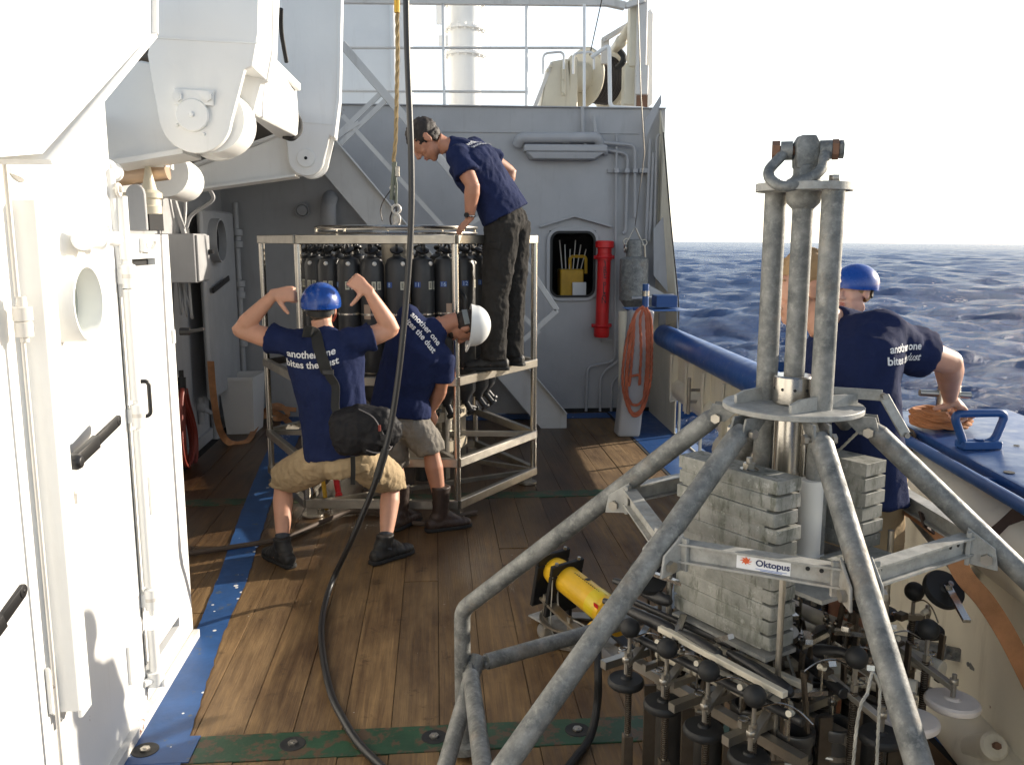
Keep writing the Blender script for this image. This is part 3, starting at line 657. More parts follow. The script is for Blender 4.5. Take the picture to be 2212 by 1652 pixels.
# bollard with coiled rope
bc = on(2043, 925, gz); bd = thing('bollard', 'shiny round steel bollard with a cross pin rising from coiled rope', 'bollard', bc)
mb = MB(); mb.cyl(bc, bc + V((0, 0, .185)), .045, n=24); mb.build('post', M['steel'], bd, bevel=.004)
mb = MB(); mb.cyl(bc + V((-.115, .02, .150)), bc + V((.09, -.01, .14)), .014, n=12); mb.build('pin', M['steel_dull'], bd)
M['rope_orange'] = flat('orange_rope', (.42, .17, .065), .85, 0, .6, 300, var=.25)
M['rope_red'] = flat('red_orange_rope', (.42, .12, .06), .85, 0, .6, 300, var=.25)
def strand_rope(mb, path, r, twist=60.0, n=3):     # laid rope out of twisted strands
    path = [Vector(p) for p in path]; L = [0]
    for a_, b_ in zip(path[:-1], path[1:]): L.append(L[-1] + (b_ - a_).length)
    N = max(8, int(L[-1] / (r * 1.1))); ctr = []
    for k in range(N + 1):
        s_ = L[-1] * k / N; i = int(np.searchsorted(L, s_)) ; i = min(max(i, 1), len(path) - 1)
        t = (s_ - L[i - 1]) / max(L[i] - L[i - 1], 1e-9); ctr.append(path[i - 1].lerp(path[i], t))
    for q in range(n):
        pts = []; a = None
        for k, p in enumerate(ctr):
            d = (ctr[min(k + 1, N)] - ctr[max(k - 1, 0)]).normalized()
            if a is None: a, b_ = frame_of(d)
            else: a = (a - d * a.dot(d)).normalized(); b_ = d.cross(a)
            th = k * 1.1 / 2.4 + q * 2 * math.pi / n
            pts.append(p + (a * math.cos(th) + b_ * math.sin(th)) * r * .5)
        mb.tube(pts, r * .56, 6)
mb = MB(); pts = []
for k in range(150):
    a = k * .17; tr = k / 150.; turn = a / (2 * math.pi)
    rad = .075 + .03 * (1 - abs(((turn * .5) % 1) * 2 - 1)) + .006 * math.sin(k * .9)
    pts.append(bc + V((rad * math.cos(a) * 1.15 - .030, rad * math.sin(a), .016 + .018 * (turn % 4) / 1.15)))
strand_rope(mb, pts, .014); tag(mb.build('coiled_rope', M['rope_orange'], None), 'orange rope coiled around the steel bollard on the blue plate', 'rope')
# rope wrapped on the grab rail
mb = MB(); q = q0 + (q1 - q0) * .085
for k in range(4): mb.torus(q + V((0, -.012 * k, 0)), .035, .012, (0, 1, 0), 16, 6)
mb.tube(smooth_path([q + V((.03, -.03, .0)), q + V((.03, -.02, -.12)), q + V((.02, .0, -.30)), q + V((.03, .02, -.5))]), .011, 6)
tag(mb.build('rope_lashing', flat('brown_rope', (.16, .11, .07), .9, 0, .4, 200)), 'dull brown rope lashed round the bare end of the blue grab rail', 'rope')
# orange ratchet straps
M['strap'] = flat('faded_orange_strap', (.42, .20, .09), .85, 0, .5, 400, var=.3)
def ribbon(mb, pts, wdt, t=.003, hint=(0, 0, 1)):
    pts = [Vector(p) for p in pts]; vs = []; fs = []
    for i, p in enumerate(pts):
        d = pts[min(i + 1, len(pts) - 1)] - pts[max(i - 1, 0)]; a, b_ = frame_of(d, hint[i] if isinstance(hint, list) else hint)
        vs += [p - b_ * wdt / 2 - a * t, p + b_ * wdt / 2 - a * t, p + b_ * wdt / 2 + a * t, p - b_ * wdt / 2 + a * t]
    for i in range(len(pts) - 1):
        for k in range(4): fs.append((4 * i + k, 4 * i + (k + 1) % 4, 4 * i + 4 + (k + 1) % 4, 4 * i + 4 + k))
    fs += [(3, 2, 1, 0), (4 * len(pts) - 4, 4 * len(pts) - 3, 4 * len(pts) - 2, 4 * len(pts) - 1)]
    mb.add(vs, fs)

# ---- bitt post, bracket and hung rope near the bulkhead
pb = on(1358, 942); pt = at(1390, 672, pb.y)
bt = thing('rope_post', 'tapering white post with blue cleat head hung with red rope', 'post', pb)
mb = MB(); b0 = on(1334, 945); b1 = on(1383, 945); t0 = at(1362, 672, b0.y); t1 = at(1418, 672, b0.y)
mb.hexa([b0, b1, b1 + V((0, .22, 0)), b0 + V((0, .22, 0)), V((t0.x + .02, b0.y + .04, t0.z)), V((t1.x, b0.y + .04, t1.z)), V((t1.x, b0.y + .22, t1.z)), V((t0.x + .02, b0.y + .22, t0.z))])
mb.build('column', M['grey_white'], bt, bevel=.03, seg=3)
mb = MB(); g0 = at(1372, 665, pb.y + .1); mb.box2(at(1366, 672, pb.y + .02), at(1462, 664, pb.y + .5)); mb.box2(at(1368, 690, pb.y + .03), at(1378, 664, pb.y + .06))
mb.box2(at(1418, 664, pb.y + .25), at(1452, 636, pb.y + .45)); mb.build('blue_cap', M['blue'], bt, bevel=.006)
mb = MB(); a_ = at(1394, 662, pb.y + .05); mb.cyl(a_, a_ + V((0, 0, .215)), .032, n=14); mb.build('pin', M['blue'], bt)
mb = MB(); mb.cyl(a_ + V((0, 0, .10)), a_ + V((0, 0, .15)), .036, n=14); mb.build('bare_band', M['steel'], bt)
mb = MB(); yb = pb.y - .06
for (xl, xr, yb_) in ((1343, 1408, 893), (1350, 1402, 872), (1352, 1398, 888), (1358, 1385, 815)):
    pts = [at(1394 + random.uniform(-5, 5), 665, yb), at(xr - 2, 690, yb - .03), at(xr, 760, yb - .02), at(xr - 4, 830, yb), at((xl + xr) / 2 + 10, yb_ - 4, yb - .02), at((xl + xr) / 2 - 12, yb_, yb), at(xl + 2, 830, yb - .01), at(xl + 10, 740, yb), at(1372, 680, yb), at(1390, 662, yb + .02)]
    strand_rope(mb, smooth_path(pts, 8), .014)
tag(mb.build('hanging_rope', M['rope_red']), 'long red orange rope looped over the blue cleat of the white post', 'rope')
# flared side plate where the shell rises
sp = thing('side_shell', 'grey white flared shell plate with gussets closing the bulkhead at sea side', 'wall', (2.4, 9.2, 0))
mb = MB(); mb.hexa([(2.40, 9.40, .9), (2.415, 9.40, .9), at(1464, 690, 9.0) + V((.012, 0, 0)), at(1464, 690, 9.0), (2.40, 9.40, 3.25), (2.415, 9.40, 3.25), at(1433, 288, 9.05) + V((.012, 0, 0)), at(1433, 288, 9.05)])
mb.build('shell_plate', M['cream'], sp)
mb = MB(); mb.tube(smooth_path([at(1433, 286, 9.03), at(1441, 390, 9.03), at(1451, 500, 9.02), at(1466, 660, 9.0), at(1463, 720, 9.0)]), .007, 6); mb.build('shell_edge', M['dark'], sp)
mb = MB(); mb.prism([at(1392, 262, 9.2), at(1428, 205, 9.2), at(1429, 222, 9.2), at(1395, 300, 9.2)], (0, .02, 0)); mb.build('gusset', M['grey_white'], sp)
mb = MB(); mb.prism([at(1412, 495, 9.15), at(1446, 452, 9.15), at(1458, 650, 9.15), at(1412, 595, 9.15)], (0, .02, 0)); mb.build('gusset', M['grey_white'], sp)
mb = MB(); mb.prism([at(1365, 640, 9.0), at(1456, 636, 9.0), at(1456, 642, 8.8), at(1365, 646, 8.8)], (0, 0, .012)); mb.prism([at(1376, 600, 8.95), at(1448, 642, 8.95), at(1365, 642, 8.95)], (0, .012, 0)); mb.build('shelf_bracket', M['grey_white'], sp)
mb = MB(); mb.hexa([at(1462, 672, 8.75), at(1464, 672, 8.75), V((2.55, 8.75, .3)), V((2.5, 8.75, .3)), at(1462, 672, 9.3), at(1464, 672, 9.3), V((2.55, 9.3, .3)), V((2.5, 9.3, .3))])
mb.box2(at(1420, 850, 9.2), at(1462, 674, 9.25)); mb.build('shell_foot', M['grey_white'], sp)
# grey hanging instrument weight
hw = thing('hanging_sampler', 'dull grey metal cylinder with cone top hung by shackles beside the red tube', 'instrument', at(1365, 670, 9.0))
yh = 9.05; q = lambda px, py: at(px, py, yh); c0 = q(1369, 600)
def rr(px): return px * yh / 1876.0
zz = lambda py: q(1369, py).z - c0.z
mb = MB(); mb.lathe([(0, zz(672)), (rr(14), zz(671)), (rr(28), zz(650)), (rr(31), zz(648)), (rr(31), zz(560)), (rr(27), zz(557)), (rr(18), zz(554)), (rr(16), zz(520)), (rr(12), zz(517)), (0, zz(517))], c0, n=28); mb.build('body', M['galv'], hw)
mb = MB(); mb.cyl(q(1345, 672), q(1345, 930), .045, n=12); mb.build('pipe', M['cream'], hw)
mb = MB(); mb.tube(bend_path([q(1351, 530), q(1372, 490), q(1390, 530)], .03), .009, 8); mb.torus(q(1353, 522), .03, .010, (0, 1, 0), 14, 6); mb.torus(q(1351, 537), .035, .012, (1, 0, 0), 14, 6); mb.torus(q(1391, 524), .03, .010, (0, 1, 0), 14, 6); mb.cyl(q(1392, 530), q(1394, 560), .012, n=8); mb.build('shackle', M['steel_dull'], hw)
# pipes on the bulkhead
def wallpipe(pts, r, lab, off=.06, k=None):
    P = [at(x, y, YW - off) for x, y in pts]
    mb = MB(); mb.tube(bend_path(P, .07), r, 10)
    o = mb.build('wall_pipe', M['grey_white']); tag(o, lab, 'pipe', 'pipes on the bulkhead'); return o
wallpipe([(1258, 232), (1260, 315), (1356, 332), (1352, 500), (1345, 505)], .018, 'thin grey pipe stepping right just above the lamp housing, the lower of the two', .05)
wallpipe([(1282, 250), (1290, 307), (1372, 314), (1372, 470)], .018, 'thin grey pipe stepping right above the lamp housing, the upper of the two', .08)
wallpipe([(1332, 290), (1328, 740), (1328, 780), (1270, 792), (1266, 888)], .015, 'thin pipe beside the red tube that bends left and down to the deck', .05)
wallpipe([(1345, 772), (1308, 800), (1298, 815), (1296, 888)], .014, 'second bent pipe from the left at the bulkhead foot', .05)
wallpipe([(1345, 806), (1330, 815), (1322, 830), (1320, 888)], .014, 'third bent pipe from the left at the bulkhead foot', .05)
wallpipe([(1346, 822), (1340, 842), (1339, 888)], .014, 'shortest bent pipe right at the foot of the bulkhead', .05)
wallpipe([(1405, 300), (1396, 520)], .018, 'straight grey pipe at the right edge of the bulkhead, left of a twin', .10)
wallpipe([(1412, 330), (1403, 520)], .016, 'straight grey pipe at the right edge of the bulkhead, right of a twin', .12)
wallpipe([(1424, 290), (1419, 300), (1414, 500)], .014, 'sunlit thin pipe at the far right edge of the bulkhead', .14)
pc = thing('pipe_clamp_rail', 'short horizontal clamp rail holding the bulkhead pipes below the lamp housing', 'bracket', at(1360, 370, YW - .05))
mb = MB(); mb.box2(at(1313, 373, YW - .03), at(1400, 367, YW - .001)); mb.build('rail', M['grey_white'], pc)
for px in (1332, 1354, 1372, 1386, 1396):
    mb = MB(); mb.box(at(px, 369, YW - .08), (.055, .06, .05)); mb.build('clamp', M['grey_white'], pc, bevel=.006)
mb = MB(); mb.box2(at(1300, 739, YW - .03), at(1345, 733, YW - .001)); mb.build('rail', M['grey_white'], pc)
mb = MB(); mb.tube([at(1378, 0, 8.6), at(1384, 200, 8.7), at(1392, 330, 8.8), at(1372, 488, 9.0)], .006, 6); tag(mb.build('hoist_wire', M['steel_dull']), 'thin pale wire hanging down to the grey metal cylinder', 'wire')
# lamp housing
lh = thing('strip_light', 'grey painted strip light housing with pipe guard on the bulkhead', 'lamp', at(1218, 320, YW))
mb = MB(); a0 = at(1132, 312, YW - .14); a1 = at(1306, 332, YW - .001); mb.box2((a0.x, YW - .17, a1.z), (a1.x, YW - .001, a0.z)); mb.build('housing', M['grey_white'], lh, bevel=.012)
mb = MB(); z0 = at(1200, 345, YW - .1).z; mb.hexa([(a0.x + .10, YW - .15, z0), (a1.x - .14, YW - .15, z0), (a1.x - .1, YW - .02, z0), (a0.x + .06, YW - .02, z0), (a0.x + .02, YW - .165, a1.z - .002), (a1.x - .02, YW - .165, a1.z - .002), (a1.x - .02, YW - .01, a1.z - .002), (a0.x + .02, YW - .01, a1.z - .002)])
mb.build('lens', M['grey_white'], lh, bevel=.01)
mb = MB(); mb.tube(bend_path([at(1118, 313, YW - .05), at(1124, 298, YW - .1), at(1290, 297, YW - .1), at(1296, 313, YW - .05)], .08), .055, 14); mb.build('guard_pipe', M['grey_white'], lh)
mb = MB(); mb.box2(at(1216, 310, YW - .1), at(1228, 296, YW - .02)); mb.cyl(at(1116, 310, YW - .05), at(1130, 316, YW - .05), .02, n=8); mb.cyl(at(1304, 330, YW - .05), at(1312, 330, YW - .05), .03, n=8); mb.build('bracket', M['grey_white'], lh)
# red fire plan tube
yt = YW - .12; T = lambda px, py: at(px, py, yt); fp = thing('fire_plan_tube', 'red plastic document tube lettered FIRE PLAN beside the bulkhead window', 'tube', T(1300, 728))
c0 = T(1304, 620); c1 = T(1299, 728); k = yt / 1876.
top = T(1307, 520); ax = (top - c1).normalized(); L_ = (top - c1).length
mb = MB(); mb.lathe([(0, 0), (k * 15, 0), (k * 17, .02), (k * 17, L_ * .10), (k * 14.5, L_ * .11), (k * 14.5, L_ * .80), (k * 17, L_ * .805), (k * 17, L_ * .86), (k * 15, L_ * .865), (k * 15, L_ * .92), (k * 20, L_ * .93), (k * 20, L_ * .99), (k * 17, L_), (0, L_)], c1, ax, 28); mb.build('tube', M['red'], fp)
for f_ in (.12, .83):
    mb = MB(); c = c1 + ax * L_ * f_; mb.torus(c, k * 17, .012, ax, 24, 8); mb.cyl(c + V((-k * 22, .02, 0)), c + V((-k * 15, .02, 0)), .02, n=8); mb.cyl(c + V((k * 15, .02, 0)), c + V((k * 22, .02, 0)), .02, n=8); mb.build('clip', M['red'], fp)
s_ = 'FIRE PLAN'; n = 0
vs_all = MB()
for i, ch in enumerate(s_):
    if ch == ' ': continue
    vs, fs = text_geo(ch, .095, 'CENTER'); zc = c1 + ax * L_ * (.775 - i * .052)
    vs_all.add([zc + V((v.y * 0 + (v.x) * .8, -k * 14.5 - .002 + 0, v.y)) + V((0, .0 + (v.x * .8) ** 2 / (2 * k * 14.5), 0)) for v in vs], fs)
vs_all.build('lettering', M['decal_black'], fp, smooth=False)

# ================================================================ the stair
Ys = 8.6
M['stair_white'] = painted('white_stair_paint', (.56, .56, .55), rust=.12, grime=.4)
stn = thing('stairway', 'white painted steel stair with handrail climbing left past the rosette', 'stairs', on(1210, 930))
s0 = at(1205, 915, Ys); s0.y = Ys
mb = MB(); poly = [at(1224, 895, Ys), at(1224, 936, Ys), at(1180, 938, Ys), at(648, 315, Ys), at(700, 270, Ys), at(760, 340, Ys)]
mb.prism(poly, (0, .012, 0)); mb.build('stringer', M['stair_white'], stn)
mb = MB(); mb.bar(at(1224, 893, Ys - .03), at(690, 262, Ys - .03), .07, .014, (0, 0, 1)); mb.build('stringer_flange', M['stair_white'], stn, bevel=.003)
mb = MB(); poly2 = [p + V((0, .75, 0)) for p in poly]
mb.prism(poly2, (0, .012, 0)) if False else mb.bar(at(1190, 925, Ys) + V((0, .70, 0)), at(660, 292, Ys) + V((0, .70, 0)), .012, .20, (0, 0, 1)); mb.build('stringer', M['stair_white'], stn)
pa, pb_ = at(1195, 915, Ys), at(672, 300, Ys)
for i in range(11):
    c = pa.lerp(pb_, (i + .6) / 11.2); mb = MB(); mb.box(c + V((-.02, .36, 0)), (.22, .68, .012)); mb.build('tread', M['stair_white'], stn)
hr = [at(738, 95, Ys), at(870, 250, Ys), at(1040, 470, Ys), at(1150, 578, Ys), at(1203, 670, Ys), at(1152, 716, Ys)]
mb = MB()
for a_, b_ in ((hr[0], at(1110, 530, Ys)), (at(1110, 530, Ys), hr[4]), (hr[4], hr[5])): mb.bar(a_, b_, .035, .075 if a_ is hr[0] else .055, (0, 0, 1))
mb.build('handrail', M['stair_white'], stn, bevel=.004)
mb = MB(); mb.bar(at(722, 300, Ys), at(775, 265, Ys), .03, .04); mb.bar(at(740, 250, Ys), at(1165, 720, Ys), .025, .04, (0, 0, 1)); mb.build('mid_rail', M['stair_white'], stn)
for a_, b_ in (((828, 197), (722, 300)), ((835, 215), (735, 312)), ((1000, 568), (1065, 520)), ((1203, 668), (1130, 735)), ((1060, 455), (990, 500))):
    mb = MB(); mb.bar(at(*a_, Ys + .01), at(*b_, Ys + .01), .03, .045, (0, 0, 1)); mb.build('stanchion', M['stair_white'], stn)

# ================================================================ gallows arms and beams (upper left)
Y1 = 3.6
A1 = lambda px, py, dy=0: at(px, py, Y1) + V((0, dy, 0))
arm = thing('gallows_arm', 'big white gallows arm with pinned clevis hanging at the upper left', 'crane arm', A1(421, 253))
pc_ = A1(421, 253); rp = 76 * (pc_ - EYE).dot(_f) / 1876
def cheek(dy, t):
    pts = [A1(336, -260), A1(562, -260), A1(557, 72), A1(545, 143), A1(528, 150)]
    for a in np.linspace(-8, -172, 16): pts.append(pc_ + V((rp * math.cos(R(a)) + .0, 0, rp * math.sin(R(a)))))
    pts += [A1(318, 118), A1(330, 60)]
    mb = MB(); mb.prism([p + V((0, dy, 0)) for p in pts], (0, t, 0)); return mb
cheek(0, .04).build('cheek_plate', M['white'], arm, bevel=.006, seg=2)
cheek(.32, .04).build('cheek_plate', M['white'], arm, bevel=.006, seg=2)
mb = MB(); mb.prism([A1(340, -260, .042), A1(558, -260, .042), A1(553, 72, .042), A1(541, 140, .042), A1(340, 100, .042)], (0, .276, 0)); mb.build('box_section', M['white'], arm)
mb = MB(); mb.prism([A1(336, 80, -.004), A1(556, 92, -.004), A1(556, 96, -.004), A1(336, 84, -.004)], (0, .003, 0)); mb.build('weld_seam', M['white'], arm)
mb = MB(); mb.cyl(A1(418, 250, -.022), A1(418, 250, .40), .062, n=36); mb.cyl(A1(418, 250, -.034), A1(418, 250, -.02), .010, n=14); mb.build('pin', M['white'], arm, bevel=.004)
mb = MB(); mb.prism([A1(377, 193, -.016), A1(464, 198, -.016), A1(463, 230, -.016), A1(378, 227, -.016)], (0, .0155, 0)); o = mb.build('keeper_plate', M['white'], arm, bevel=.002)
for px in (387, 451):
    mb = MB(); mb.cyl(A1(px, 211, -.032), A1(px, 211, -.016), .019, n=6); mb.cyl(A1(px, 211, -.034), A1(px, 211, -.017), .012, n=12); mb.build('bolt', M['white'], o)
for px, py in ((383, 271), (441, 290)):
    mb = MB(); mb.sph(A1(px, py, -.002), .007, 10, 6); mb.build('grease_nipple', M['white'], arm)
mb = MB(); mb.cyl(A1(444, 250, .06), A1(444, 250, .30), .135, n=36); mb.build('eye_boss', M['white'], arm)
# sunlit ram bracket right of the arm
rb = thing('ram_housing', 'brightly sunlit white ram housing between the two gallows arms', 'crane part', at(600, 230, 4.2))
D_ = lambda px, py, y: at(px, py, y)
mb = MB()
mb.hexa([D_(550, 248, 4.0), D_(648, 297, 5.2), D_(600, 300, 5.2), D_(550, 262, 4.4), D_(560, 120, 4.0), D_(640, 180, 5.2), D_(600, 170, 5.25), D_(556, 118, 4.4)])
mb.build('housing', M['white'], rb, bevel=.008)
mb = MB(); mb.hexa([D_(560, 145, 3.95), D_(596, 200, 4.6), D_(560, 190, 4.6), D_(549, 150, 4.1), D_(560, -40, 3.95), D_(606, -40, 4.6), D_(598, -40, 4.6), D_(556, -40, 4.1)]); mb.build('ram', M['white'], rb, bevel=.01)
mb = MB(); mb.bar(D_(590, 140, 4.6), D_(640, 188, 5.15), .05, .045); mb.build('lug', M['white'], rb, bevel=.006)
mb = MB(); mb.tube(smooth_path([D_(607, 20, 4.7), D_(608, 70, 4.8), D_(619, 135, 4.9)]), .011, 8); mb.build('hydraulic_hose', M['black_matte'], rb); mb = MB(); mb.tube(smooth_path([D_(612, 295, 5.1), D_(632, 300, 5.1), D_(648, 285, 5.15), D_(648, 262, 5.2), D_(641, 250, 5.2)]), .013, 8); mb.build('hydraulic_hose', M['black_matte'], rb)
# second arm
Y2 = 6.2; A2 = lambda px, py, dy=0: at(px, py, Y2) + V((0, dy, 0))
arm2 = thing('gallows_arm', 'second smaller looking gallows arm with rounded foot left of the stair', 'crane arm', A2(661, 342))
pc2 = A2(661, 342); r2 = 38 * (pc2 - EYE).dot(_f) / 1876
def cheek2(dy, t, s=1):
    pts = [A2(607, -260), A2(737, -260), A2(728, 210), A2(718, 296), A2(712, 293)]
    for a in np.linspace(-5, -172, 14): pts.append(pc2 + V((r2 * 1.02 * math.cos(R(a)), 0, r2 * math.sin(R(a)))))
    pts += [A2(617, 290), A2(606, 130)]
    mb = MB(); mb.prism([p + V((0, dy, 0)) for p in pts], (0, t, 0)); return mb
cheek2(0, .04).build('cheek_plate', M['white'], arm2, bevel=.006); cheek2(.26, .04).build('cheek_plate', M['white'], arm2, bevel=.006)
mb = MB(); mb.prism([A2(610, -260, .042), A2(735, -260, .042), A2(726, 210, .042), A2(716, 290, .042), A2(620, 270, .042)], (0, .216, 0)); mb.build('box_section', M['white'], arm2)
mb = MB(); mb.bar(A2(739, -260, .03), A2(731, 212, .03), .10, .02, (1, 0, 0)); mb.bar(A2(731, 212, .03), A2(720, 296, .03), .10, .02, (1, 0, 0)); mb.build('edge_flange', M['white'], arm2)
mb = MB(); mb.cyl(A2(661, 342, -.012), A2(661, 342, .30), .062, n=28); mb.build('pin', M['white'], arm2, bevel=.003)
mb = MB(); mb.cyl(A2(661, 342, -.016), A2(661, 342, -.012), .011, n=10); mb.build('pin_hole', M['dark'], arm2)
mb = MB(); mb.prism([A2(609, 258, -.004), A2(724, 268, -.004), A2(724, 271, -.004), A2(609, 261, -.004)], (0, .003, 0)); mb.build('weld_seam', M['white'], arm2)
# beams carrying the arms
b1_ = thing('cross_beam', 'heavy white beam from the left wall into the nearer gallows arm', 'beam', at(300, 300, 3.75))
mb = MB(); B1 = lambda px, py: at(px, py, 3.70)
mb.prism([B1(120, 250), B1(300, 130), B1(440, 160), B1(455, 300), B1(400, 325), B1(240, 352), B1(196, 345), B1(120, 345)], (0, .20, 0)); mb.build('web', M['white'], b1_, bevel=.008)
mb = MB(); mb.bar(B1(235, 356) + V((0, .1, 0)), B1(400, 328) + V((0, .1, 0)), .28, .02); mb.build('flange', M['white'], b1_)
mb = MB(); mb.box2(at(190, 345, 3.60), at(212, 245, 3.69)); mb.cyl(at(212, 297, 3.60), at(204, 297, 3.60), .012, n=8); mb.build('stiffener', M['white'], b1_)
b2_ = thing('cross_beam', 'tapered white beam from the left wall into the farther gallows arm', 'beam', at(500, 360, 6.3))
mb = MB(); B2 = lambda px, py: at(px, py, 6.28)
mb.prism([B2(300, 405), B2(380, 378), B2(560, 312), B2(660, 270), B2(670, 375), B2(385, 413), B2(300, 440)], (0, .16, 0)); mb.build('web', M['white'], b2_, bevel=.006)
mb = MB(); mb.bar(B2(376, 376) + V((0, .05, 0)), B2(600, 294) + V((0, .05, 0)), .26, .015); mb.bar(B2(385, 415) + V((0, .05, 0)), B2(640, 380) + V((0, .05, 0)), .22, .015); mb.build('flange', M['white'], b2_)
mb = MB(); mb.box2((-2.2, 4.3, 2.72), (-.95, 9.38, 2.78)); tag(mb.build('platform_underside', flat('shadow_dark_underside', (.10, .09, .08), .7)), 'dark underside of the platform above the recess between the white beams', 'ceiling')  # underside coloured dark to stand for the roof shadow between the beams
# near gusset plate (top left)
ng = thing('crane_bracket', 'large sunlit white crane bracket with sloping flanged edge at the top left', 'crane part', wx(200, 150, -.98))
XN = -.98; N_ = lambda px, py: wx(px, py, XN)
mb = MB(); e_a, e_b, e_c = N_(326, -60), N_(327, 72), N_(94, 345)
back = N_(-260, 360); mb.prism([e_a, e_b, N_(92, 332), back, N_(-260, -60)], (-.16, 0, 0)); mb.build('side_plate', M['white'], ng)
mb = MB(); n_ = (e_b - e_c).cross(V((1, 0, 0))).normalized() * .014
mb.hexa([e_c + V((-.2, 0, 0)), e_c + V((.018, 0, 0)), e_b + V((.018, 0, 0)), e_b + V((-.2, 0, 0)), e_c + V((-.2, 0, 0)) + n_, e_c + V((.018, 0, 0)) + n_, e_b + V((.018, 0, 0)) + n_, e_b + V((-.2, 0, 0)) + n_])
mb.bar(e_a + V((-.08, .008, 0)), e_b + V((-.08, .008, 0)), .2, .016, (0, 1, 0)); mb.build('flange', M['white'], ng)
# ================================================================ port side house, near wall
XL = -1.19
Wp = lambda px, py, o=0: wx(px, py, XL + o)
ylk0 = Wp(262, 700).y; ylk1 = Wp(388, 900).y; ZLK = Wp(340, 507).z
hs = thing('house_side', 'sunlit white steel house side with porthole door, very close on the left', 'wall', (XL, 2.5, 0))
mb = MB(); mb.box2((XL - 1.1, -1.2, 0), (XL, ylk0 - .005, 2.42)); mb.build('wall', M['white'], hs)
lk = thing('deck_locker', 'sunlit white deck locker with black pull handle at the end of the near left wall', 'locker', (XL, 3.5, 0))
mb = MB(); mb.box2((XL - .95, ylk0, 0), (XL - .035, ylk1 - .02, ZLK)); mb.build('body', M['white'], lk)
def yz_slots(mb, X0, X1, y0, y1, z0, z1, holes):     # plate in the YZ plane with rectangular openings
    ys = sorted({y0, y1, *[h[0] for h in holes], *[h[1] for h in holes]}); zs = sorted({z0, z1, *[h[2] for h in holes], *[h[3] for h in holes]})
    for a_, b_ in zip(ys[:-1], ys[1:]):
        for c_, d_ in zip(zs[:-1], zs[1:]):
            m1, m2 = (a_ + b_) / 2, (c_ + d_) / 2
            if any(h[0] < m1 < h[1] and h[2] < m2 < h[3] for h in holes): continue
            mb.box2((X0, a_, c_), (X1, b_, d_))
h1 = (Wp(271, 585).y, Wp(335, 560).y, Wp(335, 572).z, Wp(335, 557).z)
h2 = (Wp(316, 1480).y, Wp(387, 1340).y, Wp(387, 1352).z, Wp(387, 1330).z)
mb = MB(); yz_slots(mb, XL - .03, XL, ylk0 + .004, ylk1, .05, ZLK, [h1, h2]); dr_ = mb.build('door', M['white'], lk)
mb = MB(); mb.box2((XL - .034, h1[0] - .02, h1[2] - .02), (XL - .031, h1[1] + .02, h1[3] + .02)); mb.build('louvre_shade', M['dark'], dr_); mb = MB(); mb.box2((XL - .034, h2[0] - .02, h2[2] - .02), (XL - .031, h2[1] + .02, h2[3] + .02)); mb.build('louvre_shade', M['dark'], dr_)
mb = MB(); mb.box2((XL - .06, 1.0, .001), (XL + .03, ylk1, .045)); mb.build('kerb', painted('chipped_white_kerb', (.70, .68, .64), rust=.35, grime=.7, bmp=.7), lk)
mb = MB(); pts = [Wp(281, 824), Wp(281, 824, .05), Wp(288, 903, .05), Wp(288, 903)]
a0 = Wp(283, 826); a1 = Wp(288, 902); mb.tube(bend_path([a0, a0 + V((.055, .035, 0)), V((a1.x + .055, a0.y + .035, a1.z)), V((a1.x, a0.y, a1.z))], .02), .0085, 10); mb.build('pull_handle', M['black'], dr_)
mb = MB(); c = Wp(310, 533, .0); mb.box2(c + V((0, -.05, -.02)), c + V((.02, -.03, .035))); mb.tube(bend_path([c + V((.01, -.03, .025)), c + V((.035, .0, .03)), c + V((.035, .05, .025)), c + V((.01, .06, -.02)), c + V((.01, -.02, -.015))], .015), .008, 8); mb.build('hasp', M['white'], dr_)
for (px, py0, py1) in ((320, 1028, 1112), (371, 712, 740), (391, 1418, 1470), (274, 1395, 1480)):
    c0_, c1_ = Wp(px, py0), Wp(px + 4, py1); mb = MB(); mb.bar(V((XL + .006, c0_.y, c0_.z)), V((XL + .006, c0_.y, c1_.z)), .02, .012, (1, 0, 0)); mb.build('strip', M['white'], dr_)
# hinge rod with clamps
hr_ = thing('hinge_rod', 'white vertical rod with three bolted hinge clamps on the near left wall', 'pipe', Wp(262, 700))
y_h = ylk0 + .01
mb = MB()
for za, zb in ((Wp(252, 425).z, Wp(256, 560).z), (Wp(258, 625).z, Wp(268, 868).z), (Wp(277, 930).z, Wp(284, 1290).z), (Wp(287, 1390).z, .16)): mb.cyl((XL + .03, y_h, za), (XL + .03, y_h, zb), .021, n=14)
mb.build('rod', M['white'], hr_)
for py in (592, 900, 1340):
    z_ = Wp(266, py).z
    mb = MB(); mb.lathe([(0, -.075), (.012, -.075), (.012, -.055), (.025, -.05), (.025, -.012), (.02, -.01), (.02, 0), (.027, .002), (.027, .035), (.016, .04), (.016, .06), (.009, .06), (.009, .075), (0, .075)], (XL + .035, y_h, z_), n=16); mb.box2((XL - .001, y_h - .02, z_ - .035), (XL + .03, y_h + .012, z_ + .02)); mb.build('clamp', M['white'], hr_)
    mb = MB(); mb.cyl((XL + .035, y_h, z_ - .013), (XL + .035, y_h, z_ + .003), .0265, n=16); mb.build('worn_ring', M['rust_white'], hr_)
mb = MB(); mb.cyl((XL + .03, y_h, .11), (XL + .03, y_h, .17), .035, n=16); mb.cyl((XL, y_h, .12), (XL + .07, y_h, .12), .02, n=12); mb.cyl((XL - .0, y_h - .05, .14), (XL + .04, y_h, .14), .016, n=10); mb.build('foot', M['white'], hr_)
